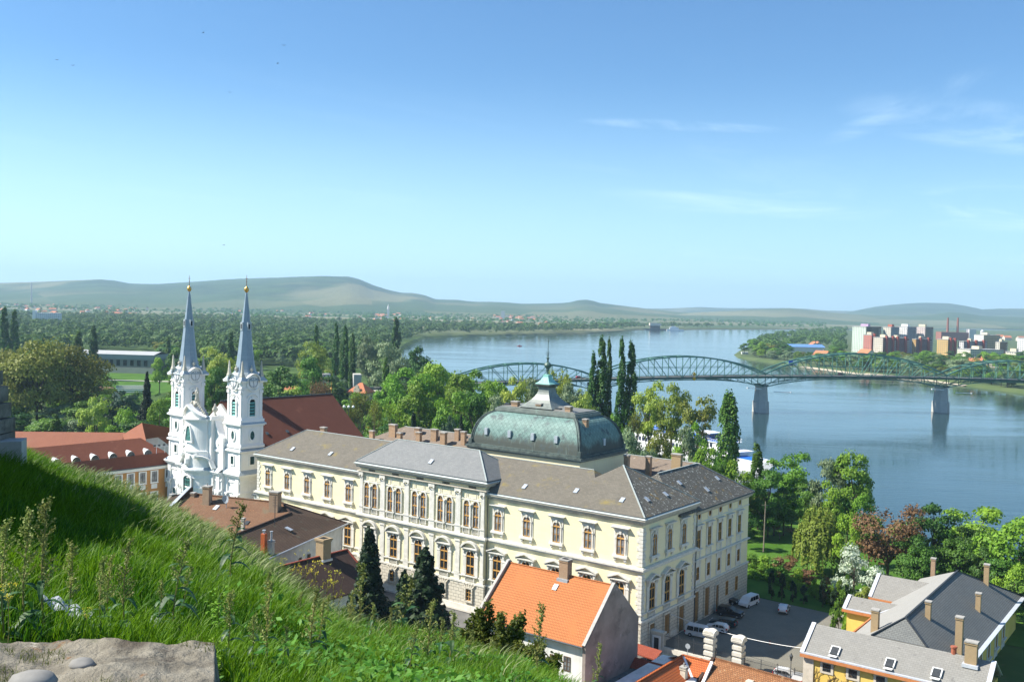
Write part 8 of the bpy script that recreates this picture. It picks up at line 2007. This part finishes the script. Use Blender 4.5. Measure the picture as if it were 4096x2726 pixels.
def block(px0, px1, ptop, Y, depth_, end_m, side_m, label, top_m=None, group='tower blocks across the river', yaw=None, z0=2.5, towers=0, tower_m=None, split=.3, cat='apartment block'):
    """slab block: sunlit end to the left, long shaded side to the right"""
    pl, pr = at(px0, ptop, Y), at(px1, ptop, Y); yaw = math.radians(33) if yaw is None else yaw
    span = pr.x - pl.x; b_w = depth_; a_l = max(6, (span - b_w * math.sin(yaw)) / math.cos(yaw)); zt = pl.z
    r = empty('apartment_block', (pl.x + b_w * math.sin(yaw), Y - b_w * math.cos(yaw) * .0 - 0, 0), yaw, label, cat, group)
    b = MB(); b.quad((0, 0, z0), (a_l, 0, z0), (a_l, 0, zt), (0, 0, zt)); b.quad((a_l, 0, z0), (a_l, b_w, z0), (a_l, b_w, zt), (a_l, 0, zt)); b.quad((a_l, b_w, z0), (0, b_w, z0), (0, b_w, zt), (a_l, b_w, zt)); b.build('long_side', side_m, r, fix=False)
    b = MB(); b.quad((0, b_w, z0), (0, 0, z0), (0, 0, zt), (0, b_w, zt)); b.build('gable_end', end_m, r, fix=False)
    b = MB(); b.box(-.3, a_l + .3, -.3, b_w + .3, zt, zt + .8); b.build('flat_roof', plain('flat_roof_grey', (.30, .30, .29)), r)
    b = MB(); b.box(a_l * .35, a_l * .35 + 5, b_w * .25, b_w * .8, zt + .8, zt + 4.2); b.build('roof_house', top_m or plain('roof_house_cream', (.55, .48, .34)), r)
    for k in range(towers):
        x = a_l * (k + .5) / towers; b = MB(); b.box(x - 1.6, x + 1.6, -2.2, .5, z0, zt + 2.6); b.build('stair_tower', tower_m, r)
    nb = int((zt - z0) / 2.9)
    b = MB()
    for f in range(1, nb):
        b.box(a_l * .82, a_l * .98, -1.3, 0, z0 + f * 2.9 - .4, z0 + f * 2.9 + .55)
    b.build('balconies', plain('balcony_pale', (.55, .54, .50)), r)
    return r
mint, dkgr, brn, cream, pinkw, greyb, redb, och = (.58, .66, .55), (.05, .10, .075), (.22, .13, .06), (.62, .58, .48), (.60, .50, .47), (.28, .29, .32), (.30, .075, .05), (.50, .30, .09)
G = lambda n, c: grid_mat('panel_' + n, c, WIN)
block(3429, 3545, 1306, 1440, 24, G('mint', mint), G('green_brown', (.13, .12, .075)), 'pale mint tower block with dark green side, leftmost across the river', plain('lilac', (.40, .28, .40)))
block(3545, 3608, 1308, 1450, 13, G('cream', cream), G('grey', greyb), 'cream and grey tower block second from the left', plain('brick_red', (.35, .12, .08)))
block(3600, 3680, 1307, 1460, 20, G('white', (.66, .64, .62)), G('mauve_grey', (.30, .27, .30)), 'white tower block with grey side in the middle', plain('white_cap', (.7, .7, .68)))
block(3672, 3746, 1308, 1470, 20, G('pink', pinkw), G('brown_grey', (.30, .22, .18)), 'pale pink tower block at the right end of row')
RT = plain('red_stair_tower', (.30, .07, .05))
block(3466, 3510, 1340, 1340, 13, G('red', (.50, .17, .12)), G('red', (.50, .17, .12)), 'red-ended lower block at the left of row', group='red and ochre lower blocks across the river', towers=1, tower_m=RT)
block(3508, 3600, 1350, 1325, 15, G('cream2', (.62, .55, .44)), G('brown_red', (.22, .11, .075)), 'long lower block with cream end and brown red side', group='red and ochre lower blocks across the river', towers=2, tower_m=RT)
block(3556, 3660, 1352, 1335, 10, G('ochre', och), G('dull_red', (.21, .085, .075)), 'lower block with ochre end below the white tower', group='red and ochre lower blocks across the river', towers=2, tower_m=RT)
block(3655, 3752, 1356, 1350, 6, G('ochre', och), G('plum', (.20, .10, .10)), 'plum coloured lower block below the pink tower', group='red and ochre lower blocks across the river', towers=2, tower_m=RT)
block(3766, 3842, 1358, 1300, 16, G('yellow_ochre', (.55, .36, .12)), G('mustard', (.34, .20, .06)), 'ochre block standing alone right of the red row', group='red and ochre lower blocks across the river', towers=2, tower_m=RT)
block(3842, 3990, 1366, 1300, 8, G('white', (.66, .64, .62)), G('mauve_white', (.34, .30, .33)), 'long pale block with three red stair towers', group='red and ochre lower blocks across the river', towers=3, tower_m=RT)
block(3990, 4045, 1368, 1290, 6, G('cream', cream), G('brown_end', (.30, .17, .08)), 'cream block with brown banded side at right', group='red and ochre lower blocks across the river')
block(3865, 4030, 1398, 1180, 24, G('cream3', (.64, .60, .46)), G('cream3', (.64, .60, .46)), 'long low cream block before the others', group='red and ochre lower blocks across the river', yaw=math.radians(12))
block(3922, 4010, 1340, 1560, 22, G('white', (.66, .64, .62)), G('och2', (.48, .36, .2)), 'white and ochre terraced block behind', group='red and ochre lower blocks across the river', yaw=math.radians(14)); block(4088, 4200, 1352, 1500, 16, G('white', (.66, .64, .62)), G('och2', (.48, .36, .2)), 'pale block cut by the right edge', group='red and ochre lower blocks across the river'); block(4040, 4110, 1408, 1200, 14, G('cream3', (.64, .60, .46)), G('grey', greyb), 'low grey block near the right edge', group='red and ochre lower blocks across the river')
for px in (3789, 3829):
    p = at(px, 1352, 2350); q = at(px, 1270, 2350); b = MB(); b.lathe([(3.2, 2), (2.7, q.z * .5), (2.1, q.z)], 12); b.build('factory_chimney', plain('factory_brick', (.26, .11, .08)), loc=(p.x, 2350, 0), label=('left' if px < 3800 else 'right') + ' one of two slim brick factory chimneys', cat='factory chimney', group='factory chimneys')
r = empty('factory_hall', at(3815, 1345, 2340), 0, 'low brick factory hall under the two chimneys', 'factory'); r.location.z = 0
b = MB(); b.box(-30, 42, 0, 30, 2, 22); b.build('wall', plain('factory_brick', (.26, .11, .08)), r); b = MB(); b.box(36, 52, -2, 14, 2, 30); b.lathe([(4.5, 2), (4.5, 26), (1, 30)], 12, (70, 5, 0)); b.build('silo', plain('silo_grey', (.5, .5, .5)), r)
HR = plain('orange_house_roof', (.42, .16, .08)); HWL = plain('house_cream_wall', (.58, .52, .42))
def cottage(px, py, Y, w, l, h, label, roofm=HR, wallm=HWL, rz=.3, group=None, z0=2.6, rh=None, cat='house'):
    p = atz(px, py, z0) if Y is None else at(px, py, Y); r = empty('house', (p.x, p.y, z0), rz, label, cat, group); rh = rh or w * .38
    b = MB(); b.prism([(-w / 2, 0), (w / 2, 0), (w / 2, h), (0, h + rh), (-w / 2, h)], -l / 2, l / 2); b.build('wall', wallm, r)
    b = MB(); b.add([(-w / 2 - .6, -l / 2 - .5, h - .3), (-w / 2 - .6, l / 2 + .5, h - .3), (0, l / 2 + .5, h + rh + .15), (0, -l / 2 - .5, h + rh + .15), (w / 2 + .6, -l / 2 - .5, h - .3), (w / 2 + .6, l / 2 + .5, h - .3)], [(0, 3, 2, 1), (3, 4, 5, 2)]); b.build('roof', roofm, r, fix=False)
    b = MB(); b.bx((w * .2, 0, h + rh * .4), (.9, .9, rh * .9)); b.build('chimney', BRICK, r); return r
for k, (px, py, Y) in enumerate(((3255, 1362, 1500), (3265, 1358, 1540), (3465, 1420, 1250), (3290, 1400, 1160), (3895, 1445, 1050), (3880, 1450, 1020), (3960, 1440, 1100), (4000, 1300, 2600), (4030, 1305, 2500), (4085, 1300, 2450), (3905, 1365, 1700))): cottage(px, py, Y, 13, 18, 7, 'small house with orange roof among far bank trees', rz=.2 * k, group='orange-roofed houses on the far bank')
r = empty('blue_hall', (at(3225, 1388, 1330).x, 1330, 0), .1, 'long low hall with a bright blue roof on the far bank', 'hall'); b = MB(); b.box(-22, 26, 0, 22, 2, 12.5); b.build('wall', plain('pale_hall_wall', (.6, .6, .58)), r); b = MB(); b.quad((-23, -1, 12.6), (27, -1, 12.6), (27, 11, 16), (-23, 11, 16)); b.quad((27, 23, 12.6), (-23, 23, 12.6), (-23, 11, 16), (27, 11, 16)); b.build('roof', plain('blue_sheet_roof', (.12, .24, .50), .5), r)
b = MB(); b.box(-4, 4, -3, 3, 0, 5); b.box(-4.5, 4.5, -3.5, 3.5, 5, 5.4); b.build('boat_house', plain('pale_hall_wall', (.6, .6, .58)), label='small pale hut at the wooded point on the far bank', cat='hut', loc=(atz(2978, 1420, 1).x, atz(2978, 1420, 1).y, 0))
# ---- left side of the river
r = empty('sports_hall', (at(490, 1402, 705).x, 705, 3), math.radians(-4), 'long grey sports hall with white eaves band', 'sports hall'); L_ = 33
b = MB(); b.box(-L_ - 4, L_ - 10, 0, 24, 0, 10.2); b.build('wall', plain('grey_panel_wall', (.20, .20, .19)), r); b = MB(); b.box(-L_ - 4.3, L_ - 9.7, -.3, 24.3, 10.2, 13.6); b.build('white_fascia', plain('pale_fascia', (.27, .29, .30)), r); b = MB(); b.add([(-L_ - 4.5, -.6, 13.6), (L_ - 9.5, -.6, 13.6), (L_ - 9.5, 12, 15.6), (-L_ - 4.5, 12, 15.6), (-L_ - 4.5, 24.6, 13.6), (L_ - 9.5, 24.6, 13.6)], [(0, 1, 2, 3), (3, 2, 5, 4)]); b.build('roof', plain('grey_sheet_roof', (.36, .37, .37)), r); b = MB()
for k in range(11): b.box(-L_ - 2 + k * 5.1, -L_ + .6 + k * 5.1, -.06, 0, 5.5, 9.6)
b.build('window_band', GLASS, r); b = MB(); b.box(-L_ - 4.1, L_ - 9.9, -.15, 0, 0, 4.2); b.build('pale_base', plain('hall_base', (.40, .38, .33)), r)
r = empty('seat_stand', at(530, 1530, 560), .35, 'small stand of green and white seat rows on the lawn', 'grandstand'); r.location.z = 3
for k in range(7): b = MB(); b.box(-9, 9, k * 1.1, k * 1.1 + .5, .5 + k * .5, .9 + k * .5); b.build('seat_row', plain('seat_green', (.05, .22, .14)) if k % 2 else WPAINT, r)
b = MB(); b.add([(-9, 0, 0), (9, 0, 0), (9, 8, 0), (-9, 8, 0), (-9, 8, 3.6), (9, 8, 3.6), (-9, 0, .4), (9, 0, .4)], [(6, 7, 5, 4), (0, 1, 7, 6), (2, 3, 4, 5)]); b.build('stand_base', plain('hall_base', (.40, .38, .33)), r)
r = empty('gate_lodge', (at(1445, 1520, 470).x, 470, 3), -.35, 'small gate lodge with hipped orange roof and curved dormer gable', 'lodge')
b = MB(); b.box(-4.4, 4.4, -4, 4, 0, 12.2); b.build('wall', plain('lodge_stone', (.50, .44, .34)), r); b = MB(); hip_roof(b, -5.2, 5.2, -4.8, 4.8, 12.2, ((-.8, 0, 16.6), (.8, 0, 16.6)), .3); b.build('roof', HR, r); b = MB(); b.prism([(-1.6, 11.5), (1.6, 11.5), (1.6, 14), (1, 14.4), (.9, 15.2), (0, 15.9), (-.9, 15.2), (-1, 14.4), (-1.6, 14)], -4.6, -3.6); b.build('dormer_gable', plain('lodge_stone', (.50, .44, .34)), r); b = MB(); b.box(-.9, .9, -4.65, -4.55, 4, 8); b.build('doorway', DARKM, r)
for px, py, Y, w, l, lab in ((1085, 1478, 480, 9, 17, 'long low red-roofed shed left of the gate lodge'), (1150, 1484, 475, 9, 12, 'low orange-roofed house beside the red-roofed shed'), (1190, 1462, 520, 9, 12, 'pale house with tan roof behind the low orange one'), (395, 1540, 480, 12, 16, 'house with brown hipped roof among the trees at left'), (1060, 1460, 500, 8, 14, 'low shed with green roof edge behind right tower')): cottage(px, py, Y, w, l, 8 if 'pale' in lab else 6, lab, rz=1.35, z0=3, roofm=plain('brown_house_roof', (.22, .12, .08)) if 'brown' in lab else HR)
r = empty('hotel', (at(175, 1260, 1700).x, 1700, 3), .25, 'white hotel block far over the wood at left', 'hotel'); b = MB(); b.box(-14, 26, 0, 16, 0, 24); b.build('wall', grid_mat('hotel_wall', (.66, .68, .70), (.16, .18, .2), 3.2, 3.1), r); b = MB(); b.box(-18, -13, -1, 12, 0, 28); b.build('stair_block', WPAINT, r)
for k, (px, py) in enumerate(((1445, 1738), (1470, 1743), (1496, 1747))):
    p = atz(px, py + 25, 3.2); r = empty('parasol', p, 0, 'white garden parasol behind the left palace ridge', 'parasol', 'white parasols behind the palace'); b = MB(); b.lathe([(2.4, 2.7), (.1, 3.6)], 4, ph=math.pi / 4); b.build('canopy', WPAINT, r); b = MB(); b.lathe([(.06, 0), (.05, 3.5)], 6); b.build('pole', DARKM, r)
p = atz(2005 - 540, 1715, 3.1); b = MB(); b.box(-3, 3, -1.5, 1.5, 0, 1.1); b.build('yellow_kiosk', plain('kiosk_yellow', (.6, .38, .03)), label='low yellow stall on the path behind the church', cat='stall', loc=(p.x, p.y, 3.1))
p = at(1395, 1620, 300); r = empty('park_lamp', (p.x, p.y, 3), 0, 'tall park lamp with several heads beside the bare tree', 'street lamp'); b = MB(); b.lathe([(.14, 0), (.08, p.z - 3)], 8); b.bar((-1.4, 0, p.z - 4), (1.4, 0, p.z - 4), .1); b.build('post', DARKM, r); b = MB()
for i in (-1.4, 0, 1.4): b.lathe([(.1, 0), (.4, .3), (.4, .6), (.1, .9)], 8, (i, 0, p.z - 3.9))
b.build('lamp_heads', WPAINT, r)
# distant villages: pale houses below the hills
rn = random.Random(9); n = 0; vm = [plain('far_white_wall', (.66, .64, .60)), plain('far_cream_wall', (.6, .52, .4))]; proto_h = None
while n < 120:
    y = rn.uniform(2600, 5200); u = rn.choice([rn.uniform(0, 1300), rn.uniform(0, 560), rn.gauss(1560, 90), rn.gauss(2050, 60)]); x = (u - 2048) / FPX * y
    if not inside(LANDN, x, y): continue
    w, l, h = rn.uniform(9, 14), rn.uniform(10, 24), rn.uniform(5, 9)
    b = MB(); b.bx((0, 0, 0), (w, l, h)); me_o = b.build('far_house', rn.choice(vm), loc=(x, y, 3), rz=rn.uniform(0, 3), label='tiny pale house in the distant villages below the hills', cat='house', group='houses of the distant villages')
    b = MB(); b.prism([(-w / 2 - .5, h), (w / 2 + .5, h), (0, h + w * .35)], -l / 2, l / 2); b.build('roof', HR, me_o); n += 1
p = at(1553, 1240, 3600); b = MB(); b.box(-3.5, 3.5, -3.5, 3.5, 0, 34); b.lathe([(4.5, 34), (3.5, 40), (.3, 52)], 8); b.build('church_tower', vm[0], label='far white village church tower below the hills', cat='tower', loc=(p.x, 3600, 3))
p = at(2020, 1240, 4200); b = MB(); b.box(-16, 0, -8, 8, 0, 34); b.box(2, 20, -5, 5, 0, 14); b.build('grain_silo', vm[0], label='far white silo block beyond the river woods', cat='silo', loc=(p.x, 4200, 3))
p = at(126, 1180, 5000); b = MB(); b.lathe([(4, 0), (2.6, at(126, 1130, 5000).z)], 10); b.build('power_chimney', plain('far_grey_concrete', (.35, .34, .34)), label='tall thin chimney against the hills at left', cat='chimney', loc=(p.x, 5000, 0))
# ---- ships
HULL = plain('white_hull', (.74, .75, .76), .4); BLUE = plain('deck_blue', (.02, .13, .50), .6); SHG = mat('ship_glass', (.02, .03, .06), (.05, .06, .1), .3, rough=.1, spec=.6)
bow = Vector((94, 350, 0)); stern = Vector((41, 437, 0)); dv = (bow - stern).normalized(); L = (bow - stern).length
sp_ = empty('river_cruiser', stern, math.atan2(dv.y, dv.x), 'long white river cruise ship moored behind the bank trees', 'ship')
def hullsec(x): 
    u_ = x / L; w = 5.6 * max(0, min(1, (1.02 - u_) * 9)) ** .6 * min(1, .75 + u_ * 6); return max(.15, w)
xs = [0, 3, 10, 30, 60, L - 20, L - 12, L - 6, L - 2, L + 2.5]; b = MB(); vs = []
for x in xs: w = hullsec(x); f = 1.1 if x > L - 14 else 0; vs += [(x - (2.5 if x > L else 0), -w * .92, -.8), (x, -w, 3.2 + f), (x, w, 3.2 + f), (x - (2.5 if x > L else 0), w * .92, -.8)]
b.add(vs, [(i * 4 + k, (i + 1) * 4 + k, (i + 1) * 4 + k + 1, i * 4 + k + 1) for i in range(len(xs) - 1) for k in range(3)] + [(0, 1, 2, 3)]); b.build('hull', HULL, sp_)
b = MB(); b.box(6, L - 16, -5.3, 5.3, 3.2, 6.0); b.box(9, L - 22, -5.0, 5.0, 6.2, 8.6); b.build('superstructure', HULL, sp_)
b = MB(); b.box(5, L - 14, -5.5, 5.5, 6.0, 6.2); b.box(8, L - 20, -5.4, 5.4, 8.6, 8.8); b.build('deck', HULL, sp_)
b = MB()
for k in range(34): b.box(10 + k * 2.1, 11.5 + k * 2.1, -5.34, 5.34, 3.9, 5.5); b.box(11 + k * 1.95, 12.4 + k * 1.95, -5.04, 5.04, 6.7, 8.2)
b.build('cabin_windows', SHG, sp_)
b = MB()
for k in range(16):
    for sg in (-1, 1): b.lathe([(.35, -.03), (.35, .03)], 10); n0 = len(b.v) - 20; b.v[n0:] = [(22 + k * 4.4 + x, sg * (hullsec(22 + k * 4.4) * .985) + z, 1.6 + y) for x, y, z in b.v[n0:]]
b.build('portholes', DARKM, sp_)
b = MB(); b.box(10, L - 21, -4.6, 4.6, 8.8, 8.9); b.build('sun_deck_carpet', BLUE, sp_)
for k in range(40):
    x = 14 + (k % 20) * 3.5; y = -2.8 if k < 20 else 2.6; b = MB(); b.add([(x, y - .3, 9.3), (x + 1.2, y - .3, 9.2), (x + 1.2, y + .3, 9.2), (x, y + .3, 9.3), (x - .5, y - .3, 9.9), (x - .5, y + .3, 9.9)], [(0, 1, 2, 3), (4, 0, 3, 5)])
    for q in (x + .1, x + 1.0): b.box(q, q + .06, y - .25, y - .2, 8.9, 9.2); b.box(q, q + .06, y + .2, y + .25, 8.9, 9.2)
    b.build('deck_chair', BLUE if k % 3 else WPAINT, sp_)
b = MB()
for x0, x1, y, z in ((8, L - 20, -5.3, 8.8), (8, L - 20, 5.3, 8.8)):
    k = x0
    while k < x1: b.bar((k, y, z), (k, y, z + 1.1), .07); k += 1.2
    for h in (.55, 1.1): b.bar((x0, y, z + h), (x1, y, z + h), .07)
b.bar((L - 20, -5.3, 9.9), (L - 20, 5.3, 9.9), .07); b.build('railing', WPAINT, sp_)
b = MB(); b.box(L - 36, L - 29, -2.8, 2.8, 8.8, 11.2); b.build('wheelhouse', SHG, sp_); b = MB(); b.box(L - 36.5, L - 28.5, -3.2, 3.2, 11.2, 11.5); b.build('wheelhouse_roof', HULL, sp_); b = MB(); b.bar((20, 0, 8.8), (20, 0, 13), .2); b.build('mast', HULL, sp_)
b = MB(); b.box(L - 16, L - 6, -3.5, 3.5, 4.3, 4.4); b.build('bow_deck', BLUE, sp_)
p = atz(2600, 1318, 0); r = empty('floating_restaurant', (p.x, p.y, 0), .1, 'dark moored pontoon with a pale upper house far up the river', 'boat'); b = MB(); b.box(-30, 50, -6, 6, -1, 3); b.build('pontoon', plain('dark_hull', (.05, .05, .055)), r); b = MB(); b.box(0, 28, -6, 6, 3, 12); b.build('dark_house', plain('dark_cabin', (.07, .06, .055)), r); b = MB(); b.box(-2, 31, -7, 7, 12, 20); b.build('upper_house', plain('pale_cabin', (.55, .5, .42)), r)
b = MB(); b.slab([(-24, -4), (18, -4), (26, 0), (18, 4), (-24, 4)], -1, 3); b.box(-16, 10, -3.5, 3.5, 3, 9); b.box(-12, 2, -3, 3, 9, 12); b.build('white_boat', HULL, label='white boat beside the moored pontoon far up the river', cat='boat', loc=(p.x + 70, p.y - 15, 0))
p = atz(2078, 1384, 0); b = MB(); b.slab([(-3, -.9), (2, -.9), (4, 0), (2, .9), (-3, .9)], -.2, .8); b.bx((0, 0, .8), (1, .8, 1.2)); b.build('rowing_boat', plain('red_boat', (.40, .06, .05)), label='tiny red boat alone on the open river', cat='boat', loc=(p.x, p.y, 0), rz=.4)
for x, lab, mm in ((53, 'dark car crossing the bridge', BKP), (-110, 'red car at the near end of bridge', paint('red_car_paint', (.35, .02, .02)))):
    q = Vector((x, 2.2, dz(x))); w_ = P1 + bd * q.x + Vector((-bd.y, bd.x, 0)) * q.y; car('hatch', mm, (w_.x, w_.y, q.z), BA, lab)
# birds
for px, py in ((226, 240), (812, 132), (1135, 182), (290, 262), (1110, 255), (920, 370), (895, 980)):
    p = at(px, py, 160); b = MB(); b.add([(-.45, 0, .12), (0, .14, 0), (0, -.14, 0), (.45, 0, .12), (0, .3, -.03)], [(0, 2, 1), (3, 1, 2), (1, 2, 4)]); b.build('bird', DARKM, label='tiny dark bird high in the sky', cat='bird', group='birds in the sky', loc=p, rz=random.uniform(0, 6), fix=False)
# ================================================================ the air
s = NT('haze_air'); hm = s.m
for n in list(s.t.nodes):
    if n.type == 'BSDF_PRINCIPLED': s.t.nodes.remove(n)
pv = s.t.nodes.new('ShaderNodeVolumePrincipled'); pv.inputs['Color'].default_value = (.55, .80, 1.0, 1); pv.inputs['Density'].default_value = HAZE; pv.inputs['Anisotropy'].default_value = .1
s.t.links.new(pv.outputs[0], s.t.nodes['Material Output'].inputs['Volume'])
b = MB(); b.box(-15000, 15000, -700, 15000, -3.5, 430); b.build('haze', hm, kind='stuff')
